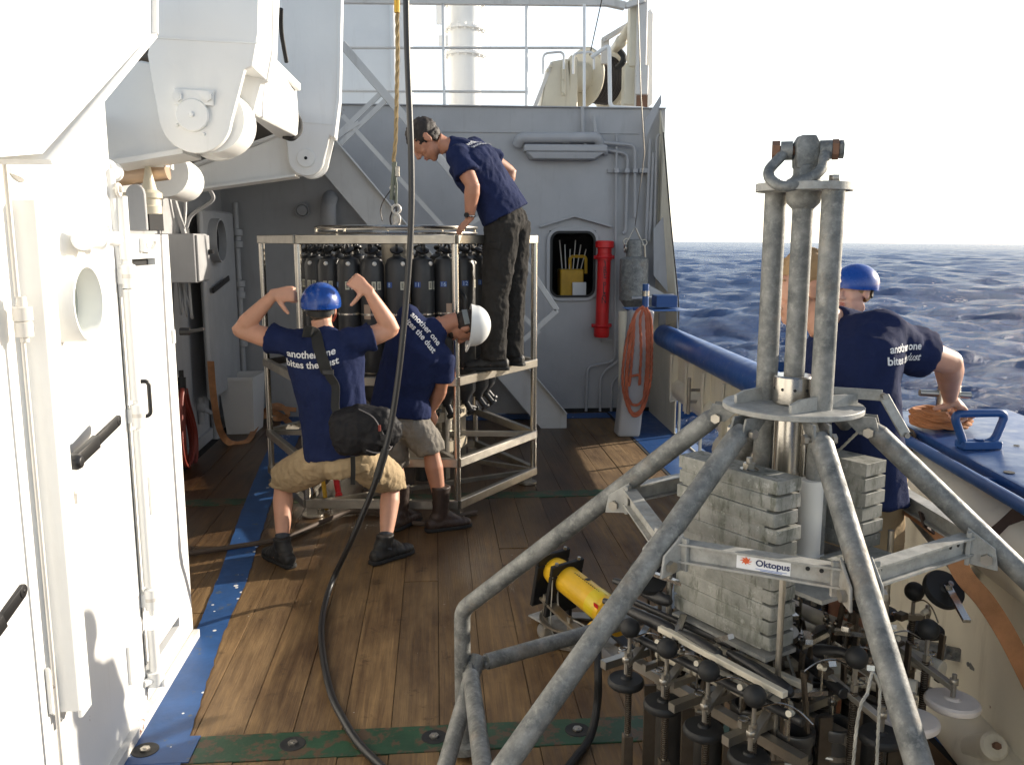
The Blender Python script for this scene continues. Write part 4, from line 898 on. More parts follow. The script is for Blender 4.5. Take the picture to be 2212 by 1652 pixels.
# channel post
ch = thing('channel_post', 'tall white channel section welded upright on the near left wall', 'post', Wp(45, 700))
yc = Wp(58, 700).y; zb = Wp(130, 1545).z; zt = Wp(30, 432).z
mb = MB(); mb.box2((XL, yc - .050, zb + .03), (XL + .075, yc - .036, zt)); mb.box2((XL + .062, yc - .0355, zb), (XL + .075, yc + .03, zt)); mb.box2((XL, yc + .031, zb), (XL + .075, yc + .042, zt)); mb.build('channel', M['white'], ch, bevel=.003)
mb = MB(); mb.prism([(XL + .002, yc - .09, zb + .20), (XL + .002, yc + .02, zb + .02), (XL + .002, yc - .02, zb - .01), (XL + .002, yc - .09, zb + .05)], (.012, 0, 0)); mb.build('foot_plate', M['white'], ch)
mb = MB(); yk = Wp(14, 700).y; z0_, z1_ = Wp(12, 740).z, Wp(12, 640).z
mb.lathe([(0, z0_), (.012, z0_), (.012, z0_ + .012), (.024, z0_ + .015), (.024, z0_ + .055), (.02, z0_ + .058), (.026, z0_ + .06), (.026, z1_ - .03), (.015, z1_ - .028), (.012, z1_), (0, z1_)], (XL + .045, yk, 0), n=16)
mb.cyl((XL + .04, yk - .01, zt + .1), (XL + .04, yk - .01, z1_), .008, n=8); mb.cyl((XL + .04, yk + .0, z0_), (XL + .04, yk, .1), .007, n=8); tag(mb.build('hinge_pin', M['rust_white']), 'weathered hinge pin on a thin rod at the extreme left edge', 'hinge')
# porthole ring
pc0 = Wp(186, 654, .09); rp_ = 83 * ((pc0 - EYE).dot(_f)) / 1876
ph = thing('porthole', 'deep white porthole ring with pale greenish pane on the near left wall', 'porthole', pc0 - V((.09, 0, 0)))
mb = MB(); o_ = V((XL, pc0.y, pc0.z)); mb.lathe([(rp_ + .003, 0.0), (rp_, .095), (rp_ - .002, .10), (rp_ - .010, .10), (rp_ - .012, .095), (rp_ - .012, .02)], o_, (1, 0, 0), 56); mb.build('ring', M['white'], ph)
mb = MB(); mb.cyl(o_ + V((.001, 0, 0)), o_ + V((.022, 0, 0)), rp_ - .011, n=48); mb.build('pane', flat('greenish_porthole_pane', (.42, .46, .41), .15), ph)
# door knob, dog handle etc
kn = thing('door_stop', 'small white mushroom shaped stop left of the porthole ring', 'stop', Wp(112, 584)); c = Wp(118, 584)
mb = MB(); mb.lathe([(0, 0), (.018, 0), (.016, .03), (.038, .035), (.040, .045), (.03, .055), (0, .058)], c, (1, 0, 0), 24); mb.build('knob', M['white'], kn)
mb = MB(); mb.cyl(c + V((.012, .055, .0)), c + V((.04, .055, .0)), .012, n=8); mb.build('peg', M['white'], kn)
def dog(name_lab, pa, pb2, w_=.034):
    a_ = Wp(*pa, .03); b_ = Wp(*pb2, .085); h = thing('dog_lever', name_lab, 'handle', a_, 'black dog handles')
    mb = MB(); mb.lathe([(0, -.03), (.03, -.03), (.03, -.015), (.024, -.01), (.024, .02), (0, .025)], a_, (1, 0, 0), 20); mb.build('hub', M['white'], h)
    m_ = a_.lerp(b_, .48) + V((.012, 0, 0)); mb = MB(); mb.lathe([(0, .0), (.024, .0), (.026, .03), (.018, .045), (0, .046)], a_, (1, 0, 0), 20)
    mb.bar(a_ + V((.02, 0, 0)), m_, .045, .022, (1, 0, 0)); mb.bar(m_ + (a_ - b_) * .02, b_, w_ + .004, .012, (1, 0, 0)); mb.cyl(b_ + V((-.006, 0, 0)), b_ + V((.006, 0, 0)), w_ * .55, n=20)
    mb.cyl(b_ + V((.004, 0, 0)), b_ + V((.008, 0, 0)), .006, n=8); mb.build('lever', M['black'], h, bevel=.003, seg=2)
dog('black lever handle standing out from the white door below the porthole', (146, 998), (255, 908))
dog('black lever handle cut off by the left edge of the picture', (-60, 1400), (48, 1276))
mb = MB(); c = Wp(165, 1058); mb.box2(c + V((0, -.04, -.002)), c + V((.012, .05, .006))); mb.cyl(c + V((.006, -.02, -.04)), c + V((.006, -.02, 0)), .006, n=8)
tag(mb.build('small_hook', M['rust_white']), 'small rust stained hook on the white door under the black lever', 'hook')
cp = thing('wall_fitting', 'white painted cylindrical hose fitting with valve above the porthole', 'fitting', Wp(200, 515)); c = Wp(196, 516, .06)
mb = MB(); mb.lathe([(0, -.06), (.036, -.06), (.036, -.03), (.032, -.025), (.032, .04), (.037, .045), (.037, .06), (.02, .065), (.02, .13), (.026, .14), (.026, .18), (0, .18)], c, (.1, 1, 0), 24); mb.build('body', M['white'], cp)
mb = MB(); mb.tube(bend_path([c + V((0, .09, 0)), c + V((0, .1, .05)), c + V((0, .17, .05)), c + V((0, .18, 0))], .02), .007, 8); mb.cyl(c + V((-.06, 0, 0)), c, .015, n=8); mb.build('bail', M['white'], cp)
# big pipes over the door
def wpipe(pts, r, lab, X=None, o=.06, mat='white', rad=.05):
    P = [wx(x, y, XL + o) for x, y in pts]; mb = MB(); mb.tube(bend_path(P, rad), r, 16)
    return tag(mb.build('white_pipe', M[mat]), lab, 'pipe', 'pipes over the near left wall')
wpipe([(166, 270), (163, 350), (235, 362)], .030, 'fat white elbow pipe under the sloping crane bracket', o=-.02, rad=.035)
wpipe([(232, 364), (240, 420), (262, 640)], .022, 'white vertical pipe dropping from the elbow past the hose fitting', o=-.0, rad=.02)
wpipe([(120, 290), (128, 355), (160, 395)], .022, 'white bent pipe left of the fat elbow pipe', o=-.06, rad=.04)
mb = MB(); c = wx(238, 372, XL - .01); mb.lathe([(.024, -.05), (.036, -.05), (.036, -.035), (.03, -.03), (.03, .02), (.036, .025), (.036, .04), (.024, .04)], c, (0, 1, .05), 20); tag(mb.build('pipe_flange', M['white']), 'white flange collar at the end of the elbow pipe', 'fitting')
mb = MB(); c = wx(238, 410, XL + .0); mb.torus(c + V((.03, 0, 0)), .02, .007, (1, 0, 0), 16, 6); mb.cyl(c, c + V((.045, 0, 0)), .010, n=8); tag(mb.build('valve_wheel', M['rust_white']), 'small dark rimmed valve wheel on the vertical pipe', 'valve')
mb = MB(); mb.lathe([(0, 0), (.03, 0), (.03, .05), (.05, .055), (.05, .07), (.03, .075), (.02, .16), (0, .16)], Wp(8, 425, -.03), (0, .3, 1), 18); mb.cyl(Wp(60, 440, -.03), Wp(140, 442, -.03), .02, n=12); mb.cyl(Wp(84, 452, -.03), Wp(118, 452, -.03), .027, n=12)
tag(mb.build('pipe_joint', M['rust_white']), 'pale rusty pipe joint at the top left edge beside the channel post', 'fitting')

# things standing on the locker shelf
Yq = 3.75; Q = lambda px, py, d=0: at(px, py, Yq + d)
sh = thing('shelf_plate', 'grey white trapezoid plate with rounded top standing on the locker', 'plate', Q(290, 497))
pts = [Q(266, 498), Q(318, 498), Q(312, 420)] + [Q(291 + 20 * math.cos(R(a)), 418 - 20 * math.sin(R(a))) for a in range(10, 180, 17)] + [Q(271, 420)]
mb = MB(); mb.prism(pts, (0, .02, 0)); mb.build('plate', M['grey_white'], sh, bevel=.003)
bl = thing('bell_lamp', 'cream domed signal lamp with stem standing on the locker beside the plate', 'lamp', Q(328, 470, .1))
c = Q(326, 462, .12); mb = MB(); mb.lathe([(0, 0), (.045, 0), (.047, .03), (.04, .035), (.04, .06), (.05, .065), (.05, .085), (.03, .10), (.015, .17), (.010, .2), (.010, .3), (0, .3)], c, n=22); mb.build('lamp', M['cream'], bl)
mb = MB(); mb.box2(c + V((-.16, .02, 0)), c + V((-.09, .10, .09))); mb.box2(c + V((-.165, .015, .05)), c + V((-.085, .105, .065))); mb.build('base_block', M['cream'], bl, bevel=.006)
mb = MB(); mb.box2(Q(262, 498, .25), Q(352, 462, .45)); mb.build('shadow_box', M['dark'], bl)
M['copper'] = flat('copper_sheet', (.52, .38, .27), .4, .5, .1)
mb = MB(); mb.cyl(Q(250, 380, .2), Q(362, 366, .2), .045, n=20); tag(mb.build('copper_pipe', M['copper']), 'shiny copper coloured pipe behind the lamps above the locker', 'pipe')
mb = MB(); mb.box2(Q(300, 361, .15), Q(375, 352, .3)); tag(mb.build('cover_plate', M['white']), 'bright white flat cover above the copper pipe', 'plate')
mb = MB(); mb.cyl(Q(352, 372, .4), Q(395, 392, 1.2), .11, n=24); tag(mb.build('fat_pipe', M['white']), 'fat white pipe end above the locker at the start of the beam', 'pipe')
# ================================================================ recessed side wall
XR2 = -2.20
rw = thing('recess_wall', 'grey white side wall in half shade behind the deck locker', 'wall', (XR2, 7, 0))
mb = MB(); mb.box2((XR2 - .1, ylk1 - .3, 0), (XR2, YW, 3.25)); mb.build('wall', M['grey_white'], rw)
mb = MB(); mb.box2((XR2, 4.0, .001), (XR2 + .03, YW, .10)); mb.build('skirting', M['grey_white'], rw)
Wr = lambda px, py, o=0: wx(px, py, XR2 + o)
eb = thing('electrical_box', 'grey electrical cabinet with dark latch on the recessed side wall', 'cabinet', Wr(438, 555))
ca = Wr(414, 606, .02); 
e0_ = Wr(420, 505, .30); e1_ = Wr(462, 604, .30)
mb = MB(); mb.box2((XR2, e0_.y - .02, e1_.z), (XR2 + .30, e1_.y - .15, e0_.z)); mb.build('body', M['grey_white'], eb, bevel=.006)
mb = MB(); mb.box2((XR2 + .301, e0_.y + .0, e1_.z + .01), (XR2 + .32, e1_.y - .16, e0_.z - .01)); d_ = mb.build('door', M['grey_white'], eb, bevel=.004)
mb = MB(); c = V((XR2 + .325, e1_.y - .22, (e0_.z + e1_.z) / 2 + .03)); mb.box2(c, c + V((.03, .06, .035))); mb.build('latch', M['black'], d_)
mb = MB()
for k in range(3): mb.tube(smooth_path([V((XR2 + .1 + .04 * k, e0_.y + .2, e1_.z)), V((XR2 + .1 + .04 * k, e0_.y + .22, e1_.z - .22 - .03 * k)), V((XR2 + .06 + .04 * k, e0_.y + .35, e1_.z - .25)), V((XR2 + .03, e0_.y + .42, e1_.z + .1))]), .011, 6)
mb.tube(smooth_path([V((XR2 + .12, e0_.y + .15, e0_.z)), V((XR2 + .1, e0_.y + .1, e0_.z + .25)), V((XR2 + .06, e0_.y + .2, e0_.z + .5))]), .012, 6); mb.tube(smooth_path([V((XR2 + .16, e0_.y + .2, e0_.z)), V((XR2 + .16, e0_.y + .3, e0_.z + .3)), V((XR2 + .06, e0_.y + .25, e0_.z + .55))]), .012, 6)
mb.build('cables', M['grey_white'], eb)
# far porthole door, half open
dd = thing('weathertight_door', 'grey white steel door with round porthole in the shaded far left corner', 'door', Wr(470, 870, .3))
y_a, y_b = 7.95, 9.15; zt_ = at(470, 455, 8.5).z; zb_ = .45
XD = XR2 + .12
mb = MB(); mb.box2((XD, y_a, zb_), (XD + .05, y_b, zt_)); do = mb.build('panel', M['grey_white'], dd, bevel=.02)
c = wx(472, 520, XD + .1); mb = MB(); mb.lathe([(.20, -.05), (.20, .08), (.185, .08), (.185, .0)], V((XD + .05, c.y, c.z)), (1, 0, 0), 36); mb.build('porthole_ring', M['grey_white'], dd)
mb = MB(); mb.cyl(V((XD + .051, c.y, c.z)), V((XD + .06, c.y, c.z)), .186, n=32); mb.build('pane', M['dark'], dd)
mb = MB(); a_ = wx(460, 628, XD + .08); b_ = wx(494, 601, XD + .10); mb.bar(a_, b_, .05, .02, (1, 0, 0)); mb.build('handle', M['black'], dd, bevel=.004)
mb = MB(); yy = y_b + .06; mb.cyl((XD + .06, yy, .5), (XD + .06, yy, zt_ + .1), .03, n=12)
for py in (515, 625, 730): z_ = at(487, py, yy).z; mb.lathe([(.0, -.10), (.05, -.09), (.05, -.03), (.035, -.02), (.035, .02), (.055, .03), (.055, .09), (0, .10)], (XD + .07, yy, z_), n=16)
mb.build('hinge_rod', M['grey_white'], dd)
# locker-side bits on the lit strip of the recess wall
mb = MB(); P0 = at(389, 716, 4.6); mb.cyl(P0, P0 + V((.05, 0, 0)), .02, n=10); mb.bar(P0 + V((.05, 0, 0)), P0 + V((.12, 0, .012)), .03, .014); tag(mb.build('black_latch', M['black']), 'small black handle poking out behind the locker edge', 'handle')
mb = MB(); P0 = Wr(402, 512, .05); mb.lathe([(0, -.14), (.03, -.13), (.045, -.08), (.045, .02), (.03, .03), (.03, .07), (.015, .08), (.015, .13), (0, .13)], P0, n=14); tag(mb.build('hinge_pin', M['rust_white']), 'pale hinge pin at the edge of the lit strip left of the cabinet', 'hinge')
vt = thing('alarm_horn', 'grey painted alarm horn with cable below the cross beam near the cabinet', 'horn', Wr(422, 383, .2)); c = Wr(424, 382, .3)
mb = MB(); mb.sph(c, (.10, .10, .09), 16, 10); mb.cyl(c + V((0, 0, .05)), c + V((0, 0, .16)), .025, n=10); mb.cyl(c + V((0, .08, .0)), c + V((0, .18, .04)), .04, n=10); mb.build('body', M['grey_white'], vt)
mb = MB(); mb.tube(smooth_path([c + V((.05, 0, -.05)), c + V((.12, 0, -.14)), c + V((.1, 0, -.2)), c + V((-.05, 0, -.3)), c + V((-.1, 0, -.4))]), .015, 8); mb.bar(c + V((-.2, 0, -.12)), c + V((-.12, 0, -.45)), .05, .03); mb.build('bracket', M['grey_white'], vt)
mb = MB(); mb.cyl(Wr(452, 620, .05), Wr(468, 960, .05), .04, n=12); mb.bar(Wr(455, 762, .05), Wr(470, 760, .15), .05, .05); mb.bar(Wr(455, 775, .05), Wr(470, 773, .15), .05, .05); tag(mb.build('wall_pipe', M['grey_white']), 'grey conduit running down the recessed wall under the cabinet', 'pipe')
mb = MB(); P0 = Wr(434, 880, .03); mb.sph(P0, .05, 10, 8); mb.cyl(P0, P0 + V((.10, 0, -.06)), .02, n=8); mb.cyl(P0 + V((0, 0, -.15)), P0 + V((0, 0, .1)), .03, n=8); tag(mb.build('tap', M['grey_white']), 'small grey tap low on the recessed side wall above the hose', 'tap')
# red hose hanging
M['hose_red'] = flat('red_hose', (.20, .030, .018), .5, 0, .1)
hh = thing('red_hose', 'red hose hung in long loops on the recessed wall behind the locker', 'hose', Wr(405, 900, .1))
mb = MB()
for k in range(5):
    o = .06 + .05 * (k % 3); x0 = 390 + 3 * k
    mb.tube(smooth_path([Wr(x0, 840, o), Wr(x0 + 6, 870, o), Wr(x0 + 18 + 3 * (k % 3), 930, o), Wr(x0 + 22, 975 + 4 * k, o), Wr(x0 + 8, 1000 + 3 * k, o), Wr(x0 - 3, 960, o), Wr(x0 - 4, 870, o), Wr(x0, 840, o)], 8), .015, 8)
mb.build('hose', M['hose_red'], hh)
mb = MB(); mb.cyl(Wr(392, 815, .1), Wr(394, 872, .1), .035, n=12); mb.cyl(Wr(391, 800, .1), Wr(392, 815, .1), .02, n=10); mb.build('nozzle', M['black_matte'], hh)
# waste bin and strap
bnp = on(511, 940); ybn = bnp.y
bn = thing('waste_bin', 'pale grey square plastic bin standing in the far left corner', 'bin', bnp)
T0 = [at(470, 815, ybn), at(545, 818, ybn), at(556, 810, ybn + .42), at(486, 808, ybn + .42)]; B0 = [on(481, 948), on(540, 950), on(549, 925), on(490, 922)]
tz = sum(p.z for p in T0[:2]) / 2
T0 = [V((p.x, p.y, tz)) for p in (at(470, 815, ybn), at(545, 815, ybn))]; T0 += [T0[1] + V((.04, .42, 0)), T0[0] + V((.04, .42, 0))]
B0 = [V((p.x, ybn + .03, .004)) for p in (on(481, 948), on(540, 948))]; B0 += [B0[1] + V((.02, .34, 0)), B0[0] + V((.02, .34, 0))]
mb = MB()
cin = sum(T0, V((0, 0, 0))) / 4; Ti = [p.lerp(cin, .06) for p in T0]; cb_ = sum(B0, V((0, 0, 0))) / 4; Bi = [p.lerp(cb_, .06) + V((0, 0, .01)) for p in B0]
for i in range(4):
    j = (i + 1) % 4; mb.hexa([B0[i], B0[j], Bi[j], Bi[i], T0[i], T0[j], Ti[j], Ti[i]])
mb.hexa([p for p in B0] + [p for p in Bi])
M['bin'] = flat('pale_grey_plastic', (.62, .60, .57), .55, 0, .05)
mb.build('body', M['bin'], bn, bevel=.004)
mb = MB(); O_ = [cin + (p - cin) * 1.05 for p in T0]
for i in range(4):
    j = (i + 1) % 4; mb.hexa([Ti[i] + V((0, 0, -.03)), Ti[j] + V((0, 0, -.03)), O_[j] + V((0, 0, -.03)), O_[i] + V((0, 0, -.03)), Ti[i] + V((0, 0, .004)), Ti[j] + V((0, 0, .004)), O_[j] + V((0, 0, .004)), O_[i] + V((0, 0, .004))])
mb.build('rim', M['bin'], bn)
st_ = MB(); ribbon(st_, smooth_path([at(455, 780, 7.9), at(462, 860, 7.95), at(476, 930, 8.0), on(500, 958, .012), on(535, 952, .012), on(556, 915, .05), on(580, 890, .10), on(610, 900, .06), on(640, 930, .015)], 8), .06, .003, (0, -1, .6))
tag(st_.build('orange_strap', M['strap']), 'orange webbing strap lying round the foot of the pale bin', 'strap')
st_ = MB(); ribbon(st_, smooth_path([on(560, 905, .02), on(580, 880, .16), on(605, 876, .17), on(622, 895, .08), on(600, 905, .03), on(570, 895, .09), on(590, 882, .12), on(640, 885, .10)], 8), .05, .003, (0, -1, .6))
tag(st_.build('orange_strap', M['strap']), 'heap of orange strap between the pale bin and the rosette frame', 'strap')
# ================================================================ bottle rosette in its hexagonal frame
CR = V((-.285, 6.72, 0)); RH = 1.05; A0 = R(-6.5)
pa_ = at(650, 508, 5.86); pb2_ = at(987, 510, 5.74)
hexp = [CR + V((RH * math.cos(A0 + R(240 + 60 * k)), RH * math.sin(A0 + R(240 + 60 * k)), 0)) for k in range(6)]     # 0 = near left, 1 = near right
ros = thing('sampler_rosette', 'hexagonal stainless steel frame holding a ring of dark water bottles in mid deck', 'sampling frame', CR)
ZTOP = 1.90; ZM = .96; ZL = .40; ZB = .105; BR = .030
def hring(z, name, skip=()):
    for k in range(6):
        if k in skip: continue
        a_, b_ = hexp[k] + V((0, 0, z)), hexp[(k + 1) % 6] + V((0, 0, z)); d = (b_ - a_).normalized()
        mb = MB(); mb.bar(a_ + d * .002, b_ - d * .002, BR * 1.5, BR * 2, (0, 0, 1)); mb.build(name, M['steel_dull'], ros, bevel=.004)
hring(ZTOP, 'top_bar'); hring(ZM, 'middle_bar'); hring(ZL, 'lower_bar'); hring(ZB, 'bottom_bar')
for k in range(6):
    p = hexp[k]; c = (CR - p).normalized() * .012
    mb = MB(); mb.cyl(p + c + V((0, 0, ZB + BR)), p + c + V((0, 0, ZTOP - BR)), .024, n=16); mb.build('upright', M['steel'], ros)
    mb = MB(); mb.box(p + c * 5 + V((0, 0, ZB / 2 - .012)), (.07, .07, ZB - .03)); mb.cyl(p + c * 5 + V((0, 0, .004)), p + c * 5 + V((0, 0, .016)), .075, n=20); mb.build('foot', M['steel_dull'], ros)
for z, r_, t_ in ((1.985, .60, .013), (1.945, .60, .010), (1.925, .42, .013)):
    mb = MB(); mb.torus(CR + V((0, 0, z)), r_, t_, n=56, m=8); mb.build('ring_rail', M['steel'], ros)
mb = MB()
for k in range(6):
    a = A0 + R(60 * k + 30); d = V((math.cos(a), math.sin(a), 0)); mb.bar(CR + d * .05 + V((0, 0, 1.915)), CR + d * .90 + V((0, 0, 1.915)), .03, .02)
mb.build('spreader_arms', M['steel_dull'], ros)
for k in range(8):
    a = R(45 * k + 10); d = V((math.cos(a), math.sin(a), 0)); mb = MB(); mb.cyl(CR + d * .6 + V((0, 0, 1.945)), CR + d * .6 + V((0, 0, 1.985)), .008, n=6); mb.build('ring_stay', M['steel'], ros)
M['cream_plate'] = flat('cream_plastic_plate', (.42, .36, .26), .5, 0, .1, 20, var=.1)
for a0_, a1_ in ((200, 300), (40, 140)):
    mb = MB(); n = 14; vs = []
    for a in np.linspace(R(a0_), R(a1_), n):
        for r_, z in ((.36, 1.885), (.55, 1.885), (.55, 1.90), (.36, 1.90)): vs.append(CR + V((r_ * math.cos(a), r_ * math.sin(a), z)))
    fs = [(4 * i + q, 4 * i + (q + 1) % 4, 4 * i + 4 + (q + 1) % 4, 4 * i + 4 + q) for i in range(n - 1) for q in range(4)] + [(0, 1, 2, 3), tuple(4 * n - 4 + q for q in range(4))[::-1]]
    mb.add(vs, fs); mb.build('trigger_plate', M['white_plastic'], ros)
mb = MB(); mb.cyl(CR + V((0, 0, .55)), CR + V((0, 0, 1.88)), .12, n=24); mb.build('centre_column', M['steel_dull'], ros)
# lower cream rings round the frame's instruments
for z, r_ in ((.60, .50), (.36, .50)):
    mb = MB(); mb.lathe([(r_ - .015, -.035), (r_ + .015, -.035), (r_ + .015, .035), (r_ - .015, .035), (r_ - .015, -.035)], CR + V((0, 0, z)), n=56); mb.build('base_ring', M['cream_plate'], ros)
for k in range(6):
    a = A0 + R(60 * k + 20); d = V((math.cos(a), math.sin(a), 0)); mb = MB(); mb.bar(CR + d * .5 + V((0, 0, .12)), CR + d * .5 + V((0, 0, .95)), .04, .04, d); mb.build('strut', M['steel_dull'], ros)
mb = MB()
for k in (0, 2, 4):
    a_, b_ = hexp[k] + V((0, 0, ZL)), hexp[(k + 3) % 6] + V((0, 0, ZL)); d = (b_ - a_).normalized(); mb.bar(a_ + d * .03, b_ - d * .03 + V((0, 0, .001 * k)), .035, .035 + .002 * k)
mb.build('cross_members', M['steel_dull'], ros)
mb = MB()
for k in (0, 2, 4):
    a_, b_ = hexp[k] + V((0, 0, ZB)), hexp[(k + 2) % 6] + V((0, 0, ZB)); d = (b_ - a_).normalized(); mb.bar(a_ + d * .03, b_ - d * .03 + V((0, 0, .001 * k)), .03, .03 + .002 * k)
mb.build('floor_members', M['steel_dull'], ros)
for (x, y, z0, z1, r_, m_) in ((-.55, 6.35, .14, .52, .06, 'steel'), (-.1, 6.3, .14, .55, .07, 'black'), (-.62, 6.9, .15, .5, .08, 'black'), (.05, 6.8, .15, .6, .07, 'steel_dull')):
    mb = MB(); mb.lathe([(0, z0), (r_, z0), (r_, z1 - .04), (r_ * .6, z1 - .02), (r_ * .6, z1), (0, z1)], (x, y, 0), n=20); mb.build('sensor', M[m_], ros)
# one bottle with its fittings, built for the angle 0 (outwards = +X) then copied round the ring
RBR = .665; NB = 24
def bottle(ang, num, first=None):
    d = V((math.cos(ang), math.sin(ang), 0)); t = V((-d.y, d.x, 0)); o = CR + d * RBR; r_ = .083
    mb = MB(); mb.lathe([(0, .74), (.035, .74), (.045, .77), (r_ * .95, .81), (r_, .825), (r_, 1.62), (r_, 1.725), (r_ * .82, 1.765), (.030, 1.785), (.028, 1.80), (0, 1.80)], o, n=28)
    b_ = mb.build('bottle', M['niskin'], ros)
    mb = MB(); q = o + V((0, 0, 1.80)); mb.lathe([(0, 0), (.018, 0), (.018, .018), (.045, .022), (.048, .034), (.03, .045), (0, .048)], q, (d * .5 + V((0, 0, 1))), 18); mb.torus(q + V((0, 0, .045)) + d * .03, .028, .009, t, 16, 6); mb.build('top_valve', M['black'], b_)
    mb = MB(); q = o + V((0, 0, .74)); ax = (d * .8 - V((0, 0, 1))).normalized(); mb.lathe([(0, 0), (.03, 0), (.03, .02), (.022, .025), (.022, .09), (.036, .095), (.036, .11), (0, .11)], q, ax, 18); mb.cyl(q + ax * .05, q + ax * .05 + t * .09 - V((0, 0, .03)), .012, n=10); mb.cyl(q + ax * .05 + t * .09 - V((0, 0, .03)), q + ax * .05 + t * .095 - V((0, 0, .032)), .02, n=12); mb.build('spigot', M['black'], b_)
    kd = (d * .86 + t * .5).normalized()
    mb = MB(); mb.sph(o + kd * (r_ * .92) + V((0, 0, 1.735)), .016, 12, 8); mb.build('air_vent', M['white_plastic'], b_)
    mb = MB(); mb.lathe([(r_ + .0005, 1.385), (r_ + .003, 1.385), (r_ + .003, 1.397), (r_ + .0005, 1.397)], o, n=28); mb.lathe([(r_ + .0005, .98), (r_ + .003, .98), (r_ + .003, .992), (r_ + .0005, .992)], o, n=28); mb.build('clamp_band', M['steel'], b_)
    def sticker(th0, th1, z0, z1, m_, nm, par=b_, rr_=r_ + .0008):
        mb = MB(); n = 5; vs = []
        for th in np.linspace(th0, th1, n):
            u_ = (d * math.cos(th) + t * math.sin(th)) * rr_; vs += [o + u_ + V((0, 0, z0)), o + u_ + V((0, 0, z1))]
        mb.add(vs, [(2 * i, 2 * i + 2, 2 * i + 3, 2 * i + 1) for i in range(n - 1)]); return mb.build(nm, m_, par)
    if ang > R(180):
        for th in (.25, .72):
            sticker(th, th + .34, 1.56, 1.615, M['paper'], 'barcode_label')
            mb = MB()
            for j in range(6):
                thj = th + .07; z = 1.570 + .0065 * j; n = 3; vs = []
                for q in np.linspace(thj, thj + .2, n):
                    u_ = (d * math.cos(q) + t * math.sin(q)) * (r_ + .0014); vs += [o + u_ + V((0, 0, z)), o + u_ + V((0, 0, z + .0035))]
                mb.add(vs, [(2 * i, 2 * i + 2, 2 * i + 3, 2 * i + 1) for i in range(n - 1)])
            mb.build('barcode_print', M['decal_black'], b_)
        sticker(-1.0, -.45, 1.575, 1.612, M['sticker_blue'], 'number_plate')
        vs, fs = text_geo(num, .040, 'CENTER'); th_c = -.725; mb = MB()
        mb.add([o + (d * math.cos(th_c + v.x / r_) + t * math.sin(th_c + v.x / r_)) * (r_ + .002) + V((0, 0, 1.580 + v.y)) for v in vs], fs); mb.build('number', M['number_white'], b_, smooth=False)
        if int(num) % 3 == 1: sticker(-.5, .1, 1.36, 1.46, M['tag_brown'], 'paper_tag')
    return b_
M['paper'] = flat('aged_label_paper', (.55, .53, .42), .6); M['sticker_blue'] = flat('blue_sticker', (.02, .07, .28), .5)
M['number_white'] = flat('pale_blue_number', (.45, .60, .78), .5); M['tag_brown'] = flat('tan_tag', (.42, .30, .22), .7)
nums = {}
for k in range(NB):
    ang = R(360.0 * k / NB + 2)
    bottle(ang % (2 * math.pi), {17: '7', 18: '8', 19: '11', 20: '16', 21: '12', 22: '17'}.get(k, str(k + 2)))
for k in range(NB):          # vertical guard rods and flat handles between the bottles
    if k % 5 == 0:
        ang = R(360.0 * (k + .5) / NB); d = V((math.cos(ang), math.sin(ang), 0)); mb = MB(); mb.tube(bend_path([CR + d * .72 + V((0, 0, 1.55)), CR + d * .80 + V((0, 0, 1.50)), CR + d * .80 + V((0, 0, 1.28)), CR + d * .72 + V((0, 0, 1.22))], .02), .018, 8); mb.build('pull_handle', M['black'], ros)
# hoisting gear above the rosette
Yl = CR.y - .02; Lp = lambda px, py: at(px, py, Yl)
lr = thing('lifting_line', 'worn braided rope with shackles holding the bottle rosette from above', 'rope', Lp(855, 480))
mb = MB(); strand_rope(mb, [Lp(858, 30), Lp(859, 120), Lp(855, 300), Lp(850, 350)], .016); mb.build('rope', flat('tan_rope', (.30, .22, .11), .85, 0, .5, 250, var=.35), lr)
mb = MB(); mb.tube([Lp(858, -700), Lp(857.5, 28)], .021, 10); mb.build('yellow_sleeve', M['yellow'], lr)
mb = MB(); mb.tube([Lp(853, 350), Lp(848, 400), Lp(846, 432)], .016, 8); mb.tube([Lp(849, 352), Lp(856, 400), Lp(855, 440)], .011, 8); mb.build('eye_splice', flat('grey_green_tape', (.18, .20, .16), .7), lr)
mb = MB(); mb.box(Lp(858, 371), (.035, .03, .075)); mb.build('tension_tag', M['steel_dull'], lr, bevel=.004)
mb = MB(); c = Lp(848, 398); mb.tube(bend_path([Lp(842, 408), c, Lp(856, 408), Lp(852, 416), Lp(844, 414)], .01), .008, 6); mb.torus(Lp(856, 452), .03, .011, (0, 1, 0), 16, 6); mb.torus(Lp(857, 474), .035, .013, (.8, .6, 0), 16, 6); mb.lathe([(0, -.03), (.03, -.03), (.03, .0), (.022, .01), (.022, .06), (0, .06)], Lp(856, 484), n=14); mb.build('shackle', M['rust_white'], lr)
mb = MB(); mb.tube(smooth_path([Lp(846, 412), Lp(852, 430), Lp(856, 455), Lp(852, 482)]), .006, 6); mb.tube(smooth_path([Lp(843, 412), Lp(828, 435), Lp(822, 455), Lp(826, 478)]), .004, 6); mb.tube(smooth_path([Lp(852, 448), Lp(843, 470), Lp(846, 490)]), .006, 6); mb.build('wire_sling', M['wire'], lr)
